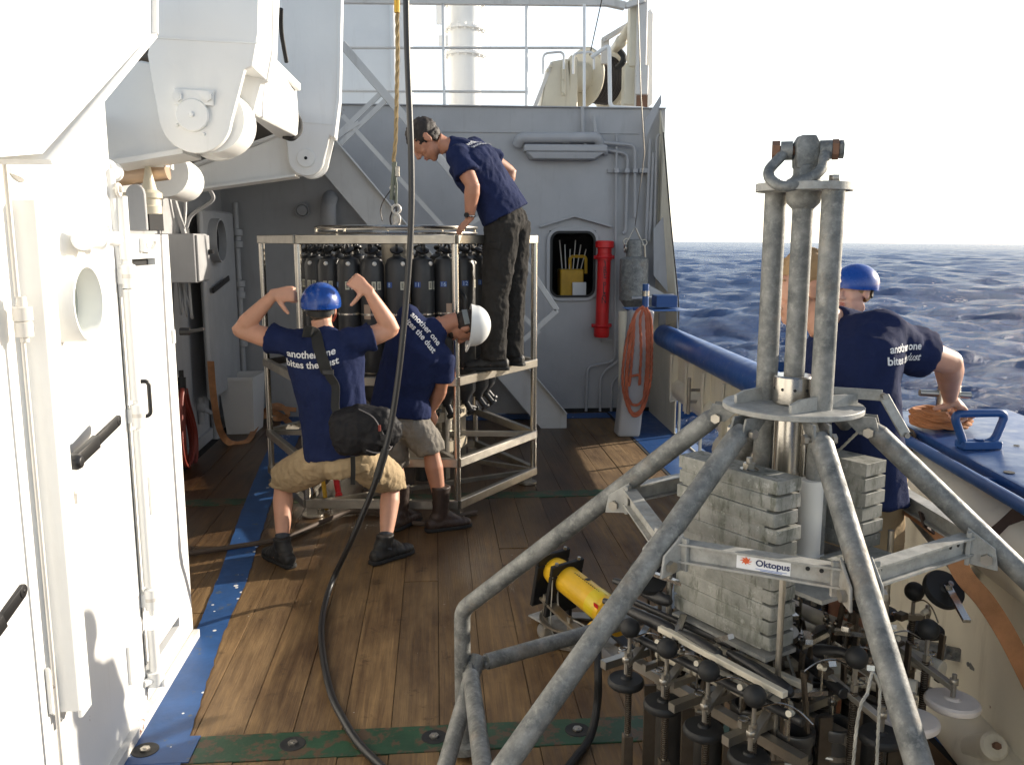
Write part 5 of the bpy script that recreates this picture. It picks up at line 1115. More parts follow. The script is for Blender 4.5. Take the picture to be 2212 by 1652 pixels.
# ================================================================ multiple corer in the foreground
CM = V((.824, 2.507, 0)); CM = Matrix.Rotation(-YAW, 3, 'Z') @ CM
def loc(n, a, z):           # n along the weight normal, a along the guide line
    th = R(212) - YAW; nn = V((math.cos(th), math.sin(th), 0)); th2 = R(-56) - YAW; aa = V((math.cos(th2), math.sin(th2), 0))
    return CM + nn * n + aa * a + V((0, 0, z))
def pol(deg, r_, z): th = R(deg) - YAW; return CM + V((r_ * math.cos(th), r_ * math.sin(th), z))
cor = thing('multiple_corer', 'grey galvanised multiple corer with splayed pipe legs and lead weights in front', 'sampling gear', CM)
G = M['galv']; GL = M['galv_light']
def zat(px, py, y0):
    return at(px, py, y0).z
ZD = 1.425; ZP = 2.045
# top disc with brackets and legs
mb = MB(); mb.cyl(CM + V((0, 0, ZD - .016)), CM + V((0, 0, ZD)), .200, n=72); dsk = mb.build('top_disc', GL, cor, bevel=.002)
LEG = [154, 215, 272, 332, 32, 92]; RT = .185; RB_ = 1.08; ZB1 = .62; ZT1 = ZD - .028
for k, dg_ in enumerate(LEG):
    RB_ = 1.12 if k == 0 else 1.08; ZB1 = .565 if k == 0 else .60; t_ = pol(dg_, RT + .03, ZT1 - .02); e_ = pol(dg_, RB_, ZB1); g_ = pol(dg_, RB_, .05)
    mb = MB(); d = (e_ - t_).normalized()
    mb.tube([t_ + d * .0, t_ + d * .03], [.021, .030], 20); mb.tube(bend_path([t_ + d * .030, e_, g_], .035, 4), .0300, 20); mb.build('leg', G, cor)
    mb = MB(); mb.cyl(g_ - V((0, 0, .03)), g_, .07, n=20); mb.build('foot', G, cor)
    tang = V((-math.sin(R(dg_) - YAW), math.cos(R(dg_) - YAW), 0))
    for s_ in (-1, 1):
        mb = MB(); p0 = pol(dg_, RT - .05, ZD - .0165) + tang * .018 * s_; p1 = pol(dg_, RT + .045, ZD - .0165) + tang * .018 * s_; p2 = pol(dg_, RT + .06, ZT1 - .040) + tang * .018 * s_; p3 = pol(dg_, RT + .005, ZT1 - .040) + tang * .018 * s_
        mb.prism([p0, p1, p2, p3], tang * .007 * s_); mb.build('leg_lug', G, cor)
    mb = MB(); c = pol(dg_, RT + .03, ZT1 - .03); mb.cyl(c - tang * .042, c + tang * .042, .008, n=10); mb.cyl(c - tang * .045, c - tang * .034, .015, n=6); mb.cyl(c + tang * .034, c + tang * .045, .015, n=6); mb.build('leg_bolt', M['steel_dull'], cor)
    # lower ring pipe to the next leg
    dn = LEG[(k + 1) % 6]; a_ = pol(dg_, RB_ - .03, .35); b_ = pol(dn, 1.05 + (.04 if dn == 154 else 0), .35); dd_ = (b_ - a_).normalized()
    mb = MB(); mb.cyl(a_ + dd_ * .07, b_ - dd_ * .07, .0300, n=18); mb.build('ring_pipe', G, cor)
    for p, s_ in ((a_, 1), (b_, -1)):
        mb = MB(); mb.bar(p, p + dd_ * .10 * s_, .012, .05, (0, 0, 1)); mb.cyl(p + dd_ * s_ * .06 + V((0, 0, 0)) - dd_.cross(V((0, 0, 1))) * .03, p + dd_ * s_ * .06 + dd_.cross(V((0, 0, 1))) * .03, .009, n=8); mb.build('clevis', G, cor)
mb = MB(); a_ = pol(152, RB_, .37); b_ = pol(212, RB_ - .1, .05); mb.cyl(a_, a_.lerp(pol(180, RB_ + .02, 0.02), .9), .0300, n=16); mb.build('stay_pipe', G, cor)
# hexagonal I beam frame at the legs
RI = .50; ZI = 1.085; H_ = .054
for k in range(6):
    a_ = pol(LEG[k], RI, ZI); b_ = pol(LEG[(k + 1) % 6], RI, ZI); d = (b_ - a_).normalized(); a_ += d * .035; b_ -= d * .035
    mb = MB(); mb.bar(a_, b_, .007, H_ - .012, (0, 0, 1)); mb.bar(a_ + V((0, 0, H_ / 2 - .003)), b_ + V((0, 0, H_ / 2 - .003)), .042, .006); mb.bar(a_ - V((0, 0, H_ / 2 - .003)), b_ - V((0, 0, H_ / 2 - .003)), .042, .006)
    ib = mb.build('frame_beam', GL, cor)
    side = d.cross(V((0, 0, 1))).normalized()
    if (a_ + side - CM).length < (a_ - side - CM).length: side = -side
    if k == 1:        # the sticker on the web of the near beam
        m_ = a_.lerp(b_, .37) + side * .0045; m2 = a_.lerp(b_, .70) + side * .0045
        if (m2 - m_).dot(_r) < 0: m_, m2 = m2, m_
        mb = MB(); hgt = .0195; mb.add([m_ - V((0, 0, hgt)), m2 - V((0, 0, hgt)), m2 + V((0, 0, hgt - .004)), m_ + V((0, 0, hgt - .004))], [(0, 1, 2, 3)]); stk = mb.build('name_sticker', M['decal_white'], ib, smooth=False)
        xd = (m2 - m_).normalized(); W2 = (m2 - m_).length
        o_ = m_ + xd * W2 * .36 - V((0, 0, .006))
        put_text('lettering', 'Oktopus', W2 * .59 / 3.35, o_, xd, (0, 0, 1), M['decal_blue'] if False else flat('navy_print', (.02, .03, .10), .5), ib, .0012, offset=.0006)
        put_text('small_lettering', 'marine research equipment', .0095 * W2 / .17, o_ + V((0, 0, -.0115)) + xd * .012, xd, (0, 0, 1), M['decal_blue'], ib, .0012) if False else None
        mb = MB(); q = o_ + V((0, 0, -.008)) + side * .0012
        mb.add([q, q + xd * W2 * .58, q + xd * W2 * .58 + V((0, 0, .0012)), q + V((0, 0, .0012))], [(0, 1, 2, 3)])
        q = q + V((0, 0, -.0035)) + xd * .012
        mb.add([q, q + xd * W2 * .40, q + xd * W2 * .40 + V((0, 0, .0015)), q + V((0, 0, .0015))], [(0, 1, 2, 3)]); mb.build('underline', M['decal_blue'], ib, smooth=False)
        # small orange emblem: body with eight curling arms
        c = m_ + xd * W2 * .18 + side * .0012 + V((0, 0, 0)); mb = MB()
        def disc(cx_, cz_, r_, n=14): mb.add([c + xd * (cx_ + r_ * math.cos(2 * math.pi * i / n)) + V((0, 0, cz_ + r_ * math.sin(2 * math.pi * i / n))) for i in range(n)], [list(range(n))])
        disc(0, .003, .0075)
        for q_ in range(8):
            th = 2 * math.pi * q_ / 8 + .2; L2 = .0155; vs = []
            for s2 in np.linspace(0, 1, 6):
                th2 = th + .7 * s2; px_, pz_ = L2 * s2 * math.cos(th2), .003 + .75 * L2 * s2 * math.sin(th2); wd = .0032 * (1.1 - s2)
                vs += [c + xd * (px_ - wd * math.sin(th2)) + V((0, 0, pz_ + wd * math.cos(th2))), c + xd * (px_ + wd * math.sin(th2)) + V((0, 0, pz_ - wd * math.cos(th2)))]
            mb.add([v + side * .0002 * (q_ % 3 + 1) for v in vs], [(2 * i, 2 * i + 1, 2 * i + 3, 2 * i + 2) for i in range(5)])
        mb.build('emblem', M['decal_orange'], ib, smooth=False)
    if k in (1, 2):
        for f_ in (.06, .13, .80, .88):
            c = a_.lerp(b_, f_) + V((0, 0, .008)); mb = MB(); mb.cyl(c + side * .0037, c + side * .0052, .0055, n=12); mb.build('bolt_hole', M['dark'] if f_ > .5 else GL, ib)
    # corner brackets clamped on the legs
    p = pol(LEG[k], RI, ZI); rd = (p - CM); rd.z = 0; rd.normalize(); tg = V((-rd.y, rd.x, 0))
    mb = MB(); mb.prism([p - tg * .06 - rd * .01 + V((0, 0, .04)), p + tg * .06 - rd * .01 + V((0, 0, .04)), p + tg * .06 - rd * .01 - V((0, 0, .05)), p - tg * .06 - rd * .01 - V((0, 0, .05))], -rd * .012)
    for s_ in (-1, 1): mb.prism([p + tg * .034 * s_ - rd * .02 + V((0, 0, .05)), p + tg * .034 * s_ + rd * .05 - V((0, 0, .0)), p + tg * .034 * s_ + rd * .06 - V((0, 0, .06)), p + tg * .034 * s_ - rd * .02 - V((0, 0, .05))], tg * .008 * s_)
    mb.build('corner_bracket', GL, cor, bevel=.0015)
    mb = MB(); c = p + rd * .03 - V((0, 0, .03)); mb.cyl(c - tg * .052, c + tg * .052, .009, n=10); mb.cyl(c - tg * .056, c - tg * .043, .016, n=6); mb.cyl(c + tg * .043, c + tg * .056, .016, n=6); mb.build('bracket_bolt', M['steel_dull'], cor)
# guide tubes
GZ0 = .86
for s_ in (-1, 1):
    mb = MB(); mb.cyl(loc(0, .098 * s_, GZ0), loc(0, .098 * s_, ZP - .012), .0310, n=28); mb.build('guide_tube', G, cor)
    mb = MB(); th = R(212) - YAW
    p = loc(.03, .098 * s_, ZD + .001); a_ = loc(.028, .098 * s_, ZD); b_ = loc(.135, .098 * s_ , ZD)
    mb.prism([a_, b_, b_ + V((0, 0, .024)), loc(.10, .098 * s_, ZD + .035), loc(.028, .098 * s_, ZD + .038)], (loc(0, 1, 0) - loc(0, 0, 0)) * .010); mb.build('fin', GL, cor)
    mb = MB(); mb.prism([loc(-.028, .098 * s_, ZD), loc(-.15, .098 * s_, ZD), loc(-.15, .098 * s_, ZD + .03), loc(-.028, .098 * s_, ZD + .036)], (loc(0, 1, 0) - loc(0, 0, 0)) * .010); mb.build('fin', GL, cor)
mb = MB(); mb.cyl(loc(0, 0, ZD + .07), loc(0, 0, ZP - .05), .0290, n=28); mb.build('piston_rod', G, cor)
mb = MB(); mb.lathe([(.0275, -.075), (.03, -.06), (.045, -.045), (.048, -.03), (.048, -.012), (0, -.012)], loc(0, 0, ZP), n=28); mb.build('rod_flange', G, cor)
mb = MB(); mb.lathe([(.029, .084), (.054, .084), (.058, .079), (.058, .004), (.054, 0), (0, 0)], loc(0, 0, ZD + .001), n=40); cl_ = mb.build('collar', M['steel'], cor)
for k in range(10):
    a = R(36 * k); p = loc(0, 0, ZD + .035) + V((math.cos(a) * .0575, math.sin(a) * .0575, .012)); mb = MB(); mb.cyl(p, p + V((math.cos(a) * .0012, math.sin(a) * .0012, 0)), .0045, n=10); mb.build('screw_hole', M['dark'], cl_)
mb = MB(); mb.cyl(loc(0, 0, .84), loc(0, 0, ZD - .017), .047, n=36); mb.build('damper_cylinder', M['steel'], cor)
for a_ in (-.052, .052):
    mb = MB(); mb.cyl(loc(.0, a_, .84), loc(0, a_, ZD - .017), .010, n=12); mb.build('tie_rod', M['steel'], cor)
# top plate: disc seen edge on, with bolt heads
mb = MB(); e0_ = loc(0, -.155, ZP); e1_ = loc(0, .155, ZP)
mb.cyl(loc(0, 0, ZP - .012), loc(0, 0, ZP + .010), .132, n=64); mb.build('head_plate', GL, cor, bevel=.001)
for s_ in (-1, 1):
    mb = MB(); mb.cyl(loc(0, .098 * s_, ZP + .0102), loc(0, .098 * s_, ZP + .028), .016, n=6); mb.build('head_bolt', M['steel_dull'], cor, bevel=.001)
# lifting lug and bow shackle
mb = MB(); e = _r; fw = V((_f.x, _f.y, 0)).normalized(); B = loc(0, 0, ZP + .011)
lug_c = B + V((0, 0, .090))
mb.lathe([(0, 0), (.050, 0), (.050, .010), (.038, .014), (.032, .024), (.032, .05), (0, .05)], B, n=28)
for t0_, t1_ in ((0, .026), (-.026, .025)): mb.prism([B + fw * t0_ + e * q + V((0, 0, z)) for q, z in ((-.030, .04), (.030, .04), (.034, .105), (.020, .130), (-.020, .130), (-.034, .105))], fw * t1_)
mb.build('lifting_lug', G, cor, bevel=.006, seg=2)
shk = MB(); pd = (e * .96 - fw * .28).normalized()
pl_, pr_ = lug_c - pd * .052, lug_c + pd * .052
dn_ = (-e * .50 - fw * .62 + V((0, 0, -.62))).normalized()
pth = smooth_path([pl_, pl_ + dn_ * .04 - pd * .008, pl_ + dn_ * .095 - pd * .016, pl_ + dn_ * .142 + pd * .006, lug_c + dn_ * .172, pr_ + dn_ * .142 - pd * .006, pr_ + dn_ * .095 + pd * .016, pr_ + dn_ * .04 + pd * .008, pr_], 6)
shk.tube(pth, .0150, 16)
for p in (pl_, pr_): shk.cyl(p - pd * .016, p + pd * .016, .026, n=22)
sh_ = shk.build('bow_shackle', G, cor)
mb = MB(); mb.cyl(lug_c - pd * .085, lug_c + pd * .09, .014, n=16); mb.build('shackle_pin', M['rusty'], sh_)
mb = MB(); mb.cyl(lug_c - pd * .092, lug_c - pd * .070, .028, n=6); mb.build('pin_nut', M['rusty'], sh_); mb = MB(); mb.cyl(lug_c + pd * .069, lug_c + pd * .086, .028, n=6); mb.build('pin_nut', M['rusty'], sh_)
mb = MB(); mb.cyl(lug_c + pd * .0865, lug_c + pd * .100, .026, n=6); mb.build('pin_head', G, sh_, bevel=.002)
# linkage arm at the right of the disc
mb = MB(); q0_ = pol(20, .10, ZD + .03); q1_ = pol(-8, .25, ZD + .030); q2_ = q1_ + _r * .062 - V((0, 0, .11)) - fw * .02
mb.bar(q0_, q1_, .008, .032); lk_ = mb.build('link_arm', GL, cor, bevel=.002)
mb = MB(); mb.bar(q1_ - fw * .009, q2_ - fw * .009, .008, .03, (1, 0, 0)); mb.build('link_arm', GL, cor, bevel=.002)
for p in (q1_, q2_):
    mb = MB(); mb.cyl(p - fw * .022, p + fw * .006, .008, n=12); mb.build('link_bolt', M['steel_dull'], cor)
# lead weights: two stacks of ingots, each ingot a part

def lead():
    m, t, b = nodes('weathered_lead_ingot'); co = coord(t, 'World'); oi = t.nodes.new('ShaderNodeObjectInfo')
    c = mix(t, ramp(t, nz(t, co, 9, 8, .7), [(.32, 0), (.66, 1)]), (.15, .155, .135), (.38, .37, .335))
    co2 = coord(t, 'World', (34, 34, 9)); c = mix(t, ramp(t, nz(t, co2, 1.0, 7, .72), [(.52, 0), (.63, .75)]), c, (.070, .078, .050))
    c = mix(t, ramp(t, nz(t, co, 26, 6, .75), [(.58, 0), (.68, .8)]), c, (.48, .48, .44))
    c = mix(t, ramp(t, oi.outputs['Random'], [(0, 0), (1, .35)]), c, (.20, .20, .17))
    t.links.new(c, b.inputs['Base Color']); b.inputs['Roughness'].default_value = .7; bump(t, b, nz(t, co, 45, 7, .7), .3, .003); return m
M['lead'] = lead()
TH = .0445
def ingot(nc, ac, z, rot, L2=.182, W=.048, chamf=.05):
    c = loc(nc, ac, z); th = R(-56) - YAW + rot; a_ = V((math.cos(th), math.sin(th), 0)); n_ = V((a_.y, -a_.x, 0))
    if n_.dot(loc(1, 0, 0) - loc(0, 0, 0)) < 0: n_ = -n_
    out = [(-L2, -W), (L2, -W), (L2, W * .80), (L2 - .006, W), (-L2, W)]
    mb = MB(); mb.prism([c + a_ * p + n_ * q for p, q in out], (0, 0, TH * .84))
    low = [(-L2 + .012, -W + .002), (L2 - .034, -W + .002), (L2 - .034, W - .0015), (-L2 + .012, W - .0015)]
    mb.prism([c + a_ * p + n_ * q - V((0, 0, TH * .155)) for p, q in low], (0, 0, TH * .153))
    return mb.build('lead_ingot', M['lead'], cor, bevel=.0010)
for i in range(7): ingot(.215 + random.uniform(-.004, .004), random.uniform(-.006, .006), 1.262 - TH * (i + 1) + .012, R(random.uniform(-1.2, 1.2)))
for i in range(4): ingot(.205, -.01 + random.uniform(-.006, .006), 1.262 - TH * (i + 8) + .012, R(random.uniform(-1.5, 1.5)), .185)
for i in range(6): ingot(-.150 + random.uniform(-.004, .004), random.uniform(-.006, .006), 1.262 - TH * (i + 1) + .012, R(180 + random.uniform(-1, 1)))
for (nc, ac) in ((.215, .04), (-.15, .0)):
    z = 1.264; mb = MB(); mb.cyl(loc(nc, ac, z - .5), loc(nc, ac, z + .035), .009, n=12); mb.cyl(loc(nc, ac, z), loc(nc, ac, z + .004), .026, n=20); mb.cyl(loc(nc, ac, z + .004), loc(nc, ac, z + .020), .018, n=6); mb.build('stack_bolt', M['steel_dull'], cor)
    mb = MB(); mb.torus(loc(nc + .01, ac + .02, z + .007), .016, .002, n=16, m=5); mb.build('split_ring', M['steel'], cor)
# shelf plate between stacks and central bush
mb = MB(); mb.prism([loc(.16, -.22, .93), loc(.16, .26, .93), loc(-.24, .26, .93), loc(-.24, -.22, .93)], (0, 0, .012)); mb.build('shelf_plate', GL, cor)
mb = MB(); mb.box(loc(-.06, .20, .985), (.20, .10, .05), -R(56) - YAW + R(90)); mb.build('shelf_ingot', M['lead'], cor, bevel=.002)
mb = MB(); mb.cyl(loc(.02, .098, .945), loc(.02, .098, 1.0), .045, n=24); mb.cyl(loc(.02, .098, 1.0), loc(.02, .098, 1.22), .034, n=24); mb.build('sleeve', M['white_plastic'], cor)
mb = MB(); mb.prism([loc(.265, -.19, .755), loc(.265, .17, .755), loc(.14, .17, .755), loc(.14, -.19, .755)], (0, 0, .012)); mb.build('base_plate', GL, cor)
for s_ in (-1, 1):
    for n_ in (-.2, .26):
        mb = MB(); mb.cyl(loc(n_, .21 * s_, .25), loc(n_, .21 * s_, 1.06), .009, n=10); mb.build('post', M['steel_dull'], cor)
# ---- coring head: rotating centre piece and beams
mb = MB(); mb.lathe([(0, 0), (.085, 0), (.085, .02), (.05, .025), (.05, .09), (.075, .095), (.075, .14), (.085, .145), (.085, .165), (0, .165)], loc(.05, 0, .57), n=36); mb.build('swivel', M['steel_dull'], cor)
mb = MB(); mb.lathe([(.055, 0), (.068, 0), (.068, .03), (.055, .03)], loc(.09, .03, .735), n=32); mb.build('swivel_ring', M['steel'], cor)
for n_ in (.30, .11, -.11, -.30):
    mb = MB(); mb.bar(loc(n_, -.38, .56), loc(n_, .34, .56), .03, .03); mb.build('tube_rail', M['steel_dull'], cor)
for a_ in (-.3, .0, .20):
    mb = MB(); mb.bar(loc(-.44, a_, .595), loc(.44, a_, .595), .025, .025); mb.build('cross_rail', M['steel_dull'], cor)
# long pale tubes and black hoses lying along the head
M['bulb'] = flat('dusty_grey_rubber', (.16, .15, .145), .6, 0, .15)
M['cream_tube'] = flat('cream_pvc_tube', (.60, .55, .44), .4, 0, .08, 30, var=.15)
def along(n0, a0_, z0, n1, a1_, z1, r_, m_, nm, sq=False):
    mb = MB()
    if n0 > .2: z0 -= .04; z1 -= .04
    if sq: mb.bar(loc(n0, a0_, z0), loc(n1, a1_, z1), r_ * 2, r_ * 1.6)
    else: mb.cyl(loc(n0, a0_, z0), loc(n1, a1_, z1), r_, n=18)
    return mb.build(nm, m_, cor, bevel=.002)
along(.36, -.14, .80, .35, .31, .79, .011, M['cream_tube'], 'cream_bar', True)
along(.32, -.18, .70, .27, .26, .70, .024, M['cream_tube'], 'cream_tube')
along(-.28, -.2, .66, -.28, .35, .66, .026, M['cream_tube'], 'cream_tube')
along(.16, -.34, .64, -.14, .36, .64, .030, M['cream_tube'], 'cream_tube')
along(.24, -.22, .745, .20, .27, .745, .011, M['cream_tube'], 'cream_bar', True)
along(-.10, -.30, .70, .14, .33, .70, .016, M['black'], 'black_hose'); along(.37, -.28, .735, .34, .36, .735, .013, M['black'], 'black_hose'); along(.28, -.34, .79, .255, .05, .79, .011, M['black'], 'black_hose')
for q_ in (-.16, -.04, .09, .21):      # saddles holding the long tubes
    mb = MB(); mb.bar(loc(.27, q_, .635), loc(.40, q_, .635), .014, .02); mb.torus(loc(.32 - (q_ + .18) * .11, q_, .66), .027, .004, (loc(0, 1, 0) - loc(0, 0, 0)), 16, 6); mb.build('tube_saddle', M['bronze'] if 'bronze' in M else M['steel_dull'], cor)
for (n_, a_) in ((.05, -.18), (.10, -.06), (-.06, -.05), (-.12, .06), (.04, .14), (.13, .05)):   # grey bulbs of the inner release gear
    mb = MB(); mb.sph(loc(n_, a_, .70), .027, 18, 12); mb.cyl(loc(n_, a_, .60), loc(n_, a_, .70), .014, n=12); mb.build('float_bulb', M['bulb'], cor)
# corer units: bucket tube, square post, spring rod, swinging arm with lid, ball and cocked wire
M['tube_dark'] = flat('smoky_core_tube', (.055, .052, .048), .3, 0, .05, 30, var=.2)
M['lid_white'] = flat('dirty_white_lid', (.66, .60, .55), .55, 0, .15, 40, var=.12)
def unit(o0, s0, mode, lid='black_matte', lidr=.056, bz=.0):
    """o = outwards, s = sideways along the row; mode picks the row of the head"""
    def L(o, s_, z):
        if mode == 'near': return loc(o - .015, s_ + .02, z - (.065 if z > .4 else 0))
        if mode == 'far': return loc(-o, s_, z)
        return loc(s_, o, z)
    tb = core(*( (o0, s0) if mode == 'near' else (-o0, s0) if mode == 'far' else (s0, o0)))
    np_ = o0 + .205; ap = s0
    mb = MB(); mb.bar(L(np_, ap, .03), L(np_, ap, .455), .030, .030, (1, 0, 0)); pst = mb.build('unit_post', M['bronze'], cor, bevel=.002)
    mb = MB(); mb.bar(L(np_ - .055, ap + .035, .03), L(np_ - .055, ap + .035, .62), .012, .036, (1, 0, 0)); mb.build('flat_bar', M['bronze'], cor)
    pts = []
    for k in range(260): th = k * .9; pts.append(L(np_, ap, .46 + .25 * k / 260) + V((math.cos(th) * .0095, math.sin(th) * .0095, 0)))
    mb = MB(); mb.tube(pts, .0021, 5); mb.build('spring', M['bronze'], pst)
    mb = MB(); mb.cyl(L(np_, ap, .45), L(np_, ap, .79 + bz), .0060, n=8); mb.cyl(L(np_, ap, .71), L(np_, ap, .73), .011, n=6); mb.build('rod', M['steel_dull'], pst)
    mb = MB(); mb.sph(L(np_, ap, .805 + bz), .030, 26, 18); mb.build('ball', M['black_matte'], pst)
    h0 = L(np_ - .085, ap - .02, .735); h1 = L(np_ + .025, ap - .075 if mode != 'end' else ap + .02, .700)
    hm = L(np_ + .02, ap + .01, .695)
    if mode == 'end': h0 = L(np_ - .09, ap, .72); hm = L(np_ + .085, ap, .665)
    if mode == 'far': h0 = L(np_ - .06, ap, .735); hm = L(np_ + .08, ap, .70)
    mb = MB(); mb.bar(h0, hm, .022, .016); ar = mb.build('lid_arm', M['steel_dull'], cor, bevel=.001)
    mb = MB(); mb.box(h0 + V((0, 0, .002)), (.030, .036, .022), -R(56) - YAW); mb.build('arm_hinge', M['bronze'], ar, bevel=.003)
    mb = MB(); mb.cyl(hm + V((0, 0, -.028)), hm + V((0, 0, .040)), .007, n=8); mb.build('arm_bolt', M['steel_dull'], ar)
    mb = MB(); mb.cyl(hm + V((0, 0, .010)), hm + V((0, 0, .026)), .013, n=6); mb.build('arm_nut', M['steel_dull'], ar, bevel=.001)
    lc = hm - V((0, 0, .058)); R2 = lidr; mb = MB()
    if mode == 'near': lc = L(np_ + .012, ap - .0, .622)
    ax = (V((0, 0, 1)) + (L(1, 0, 0) - L(0, 0, 0)) * rs_.uniform(-.06, .06) + _r * rs_.uniform(-.05, .05)).normalized()
    mb.lathe([(0, 0), (R2 * .9, 0), (R2 * .98, .005), (R2, .012), (R2 * .98, .019), (R2 * .9, .024), (R2 * .3, .0245), (R2 * .22, .030), (0, .030)], lc, ax, 40); mb.build('lid', M[lid], ar)
    b0_ = L(np_ - .02, ap - .10, .735)
    mb = MB(); mb.tube(smooth_path([b0_, L(np_ - .02, ap - .075, .79), L(np_ - .01, ap - .03, .815), L(np_ - .02, ap + .0, .79)] if False else [L(np_ - .015, ap + .01, .775), L(np_ - .03, ap + .05, .80), L(np_ - .05, ap + .09, .795), L(np_ - .07, ap + .125, .765)]), .0024, 5); mb.build('trip_wire', M['steel'], cor)
    mb = MB(); mb.torus(L(np_ - .015, ap - .045, .715), .0135, .003, n=16, m=6); mb.build('wire_ring', M['steel'], cor)
    mb = MB(); c = L(np_ - .05, ap + .07, .70); mb.cyl(c, c + V((0, 0, .075)), .003, n=6); pn = mb.build('trip_pin', M['steel'], cor)
    mb = MB(); ax2 = (L(1, .2, .3) - L(0, 0, 0)).normalized(); mb.cyl(c + V((0, 0, .075)) - ax2 * .012, c + V((0, 0, .075)) + ax2 * .008, .0085, n=14); mb.build('pin_head', M['cream_tube'], pn)
def core(n_, a_):
    mb = MB(); mb.lathe([(.047, .02), (.047, .545), (.054, .550), (.055, .575), (.053, .580), (.043, .580), (.041, .05)], loc(n_, a_, 0), n=32); tb = mb.build('core_tube', M['tube_dark'], cor)
    mb = MB(); mb.lathe([(.0475, .490), (.0505, .490), (.0505, .505), (.0475, .505)], loc(n_, a_, 0), n=24); p = loc(n_ + .052, a_ + .01, .498); mb.cyl(p, p + V((.02, -.01, 0)), .007, n=8); mb.build('hose_clamp', M['steel_dull'], tb)
    return tb
rs_ = random.Random(5)
M['bronze'] = flat('dull_bronze_steel', (.13, .105, .080), .48, .75, .15, 60, var=.3)
for a_ in (-.24, -.08, .08, .24): unit(.215, a_, 'near')
for a_ in (-.16, .0, .16): unit(.215, a_, 'far')
unit(.14, .12, 'end')
for n_ in (-.01, -.20): unit(.14, n_, 'end', 'lid_white', .074)
core(-.01, -.12); core(-.01, -.28); core(.10, .28); core(-.11, .25); core(.08, -.2); core(.09, -.04); core(.10, .12); core(-.11, .05); core(-.11, -.2)
# raised inner lids, long black levers, loose hardware
for (n_, a_, z, tilt) in ((.30, -.27, .86, .9), (-.20, -.30, .80, .6), (-.33, -.05, .83, .7), (-.25, .12, .80, .5), (-.36, .28, .86, .9), (.02, -.36, .78, .5)):
    c = loc(n_, a_, z); ax = (V((0, 0, 1)) + V((rs_.uniform(-.6, .6), -tilt, 0))).normalized(); mb = MB(); R2 = .062; mb.lathe([(0, 0), (R2 * .95, 0), (R2, .01), (R2 * .95, .024), (R2 * .3, .025), (R2 * .2, .03), (0, .03)], c, ax, 32); l_ = mb.build('lid', M['black_matte'], cor)
    mb = MB(); mb.bar(c + ax * .035, c + ax * .035 + loc(-.10 if n_ > 0 else .10, .12, -.04) - loc(0, 0, 0), .02, .01); mb.cyl(c + ax * .02, c + ax * .055, .009, n=8); mb.build('lid_arm', M['steel'], l_)
for (n_, a0_, a1_, z0, z1) in ((.30, -.42, -.16, .80, .82), (.34, -.42, -.10, .74, .76), (.34, -.08, .08, .765, .755), (.31, .08, .30, .76, .735), (.10, .34, .20, .80, .76)):
    mb = MB(); p0, p1 = loc(n_, a0_, z0), loc(n_, a1_, z1); mb.tube([p0, p0.lerp(p1, .4) + V((0, 0, .004)), p0.lerp(p1, .8), p1.lerp(p0, .05), p1], [.010, .016, .021, .018, .008], 12); mb.build('lever', M['black'], cor)
for i in range(150):       # pins, brackets and short studs across the head
    n_, a_ = rs_.uniform(-.30, .33), rs_.uniform(-.34, .34); z = .61; hgt = rs_.choice((.05, .09, .14, .17))
    mb = MB(); q = rs_.random()
    if q < .5: mb.bar(loc(n_, a_, z), loc(n_ + rs_.uniform(-.02, .02), a_ + rs_.uniform(-.02, .02), z + hgt), .022, .008, (1, 0, 0)); mb.build('bracket', M['bronze'], cor)
    elif q < .8:
        mb.cyl(loc(n_, a_, z), loc(n_, a_, z + hgt), .006, n=8); mb.cyl(loc(n_, a_, z + hgt - .02), loc(n_, a_, z + hgt - .01), .012, n=6); mb.build('stud', M['steel'], cor)
    else: mb.bar(loc(n_, a_, z + hgt), loc(n_ + rs_.uniform(-.1, .1), a_ + rs_.uniform(.03, .1), z + hgt + rs_.uniform(-.04, .04)), .02, .014); mb.build('link', M['steel'], cor)
M['rope_fleck'] = flat('flecked_cord', (.35, .34, .30), .8, 0, .6, 300, var=.6)
for pts in ([loc(.09, .08, .745), loc(.15, .19, .66)], [loc(.03, -.06, .75), loc(-.05, -.2, .68)], [loc(.25, .47, .80), loc(.30, .48, .70), loc(.31, .49, .1)], [loc(.20, .47, .80), loc(.20, .49, .1)], [loc(.25, .47, .80), loc(.22, .46, .84), loc(.20, .47, .80)], [pol(-25, .19, ZD - .06), loc(-.13, .06, 1.27)]):
    mb = MB(); strand_rope(mb, smooth_path(pts, 8), .0042); mb.build('cord', M['rope_fleck'], cor)
# ================================================================ people
def skin_mat(name, col, flush):
    m, t, b = nodes(name); co = coord(t, 'World')
    c = mix(t, ramp(t, nz(t, co, 11, 4), [(.35, 0), (.65, 1)]), col, flush)
    t.links.new(c, b.inputs['Base Color']); b.inputs['Roughness'].default_value = .52
    b.inputs['Subsurface Weight'].default_value = .08; b.inputs['Subsurface Radius'].default_value = (.02, .008, .004)
    bump(t, b, nz(t, co, 160, 4), .12, .002); return m
M['skin'] = skin_mat('skin', (.50, .265, .175), (.58, .30, .20)); M['skin_pale'] = skin_mat('pale_skin', (.58, .36, .27), (.62, .34, .26))
M['skin_tan'] = skin_mat('tanned_skin', (.40, .19, .115), (.46, .21, .13)); M['lips'] = skin_mat('lips', (.42, .14, .11), (.45, .16, .12))
M['navy'] = cloth('navy_cotton', (.0135, .021, .066), .55); M['khaki'] = cloth('khaki_cotton', (.40, .30, .18), .6); M['grey_short'] = cloth('grey_cotton', (.22, .20, .17), .8)
M['charcoal'] = cloth('charcoal_workwear', (.030, .028, .026), .7); M['sock'] = cloth('grey_wool', (.055, .058, .066), .4, 300)
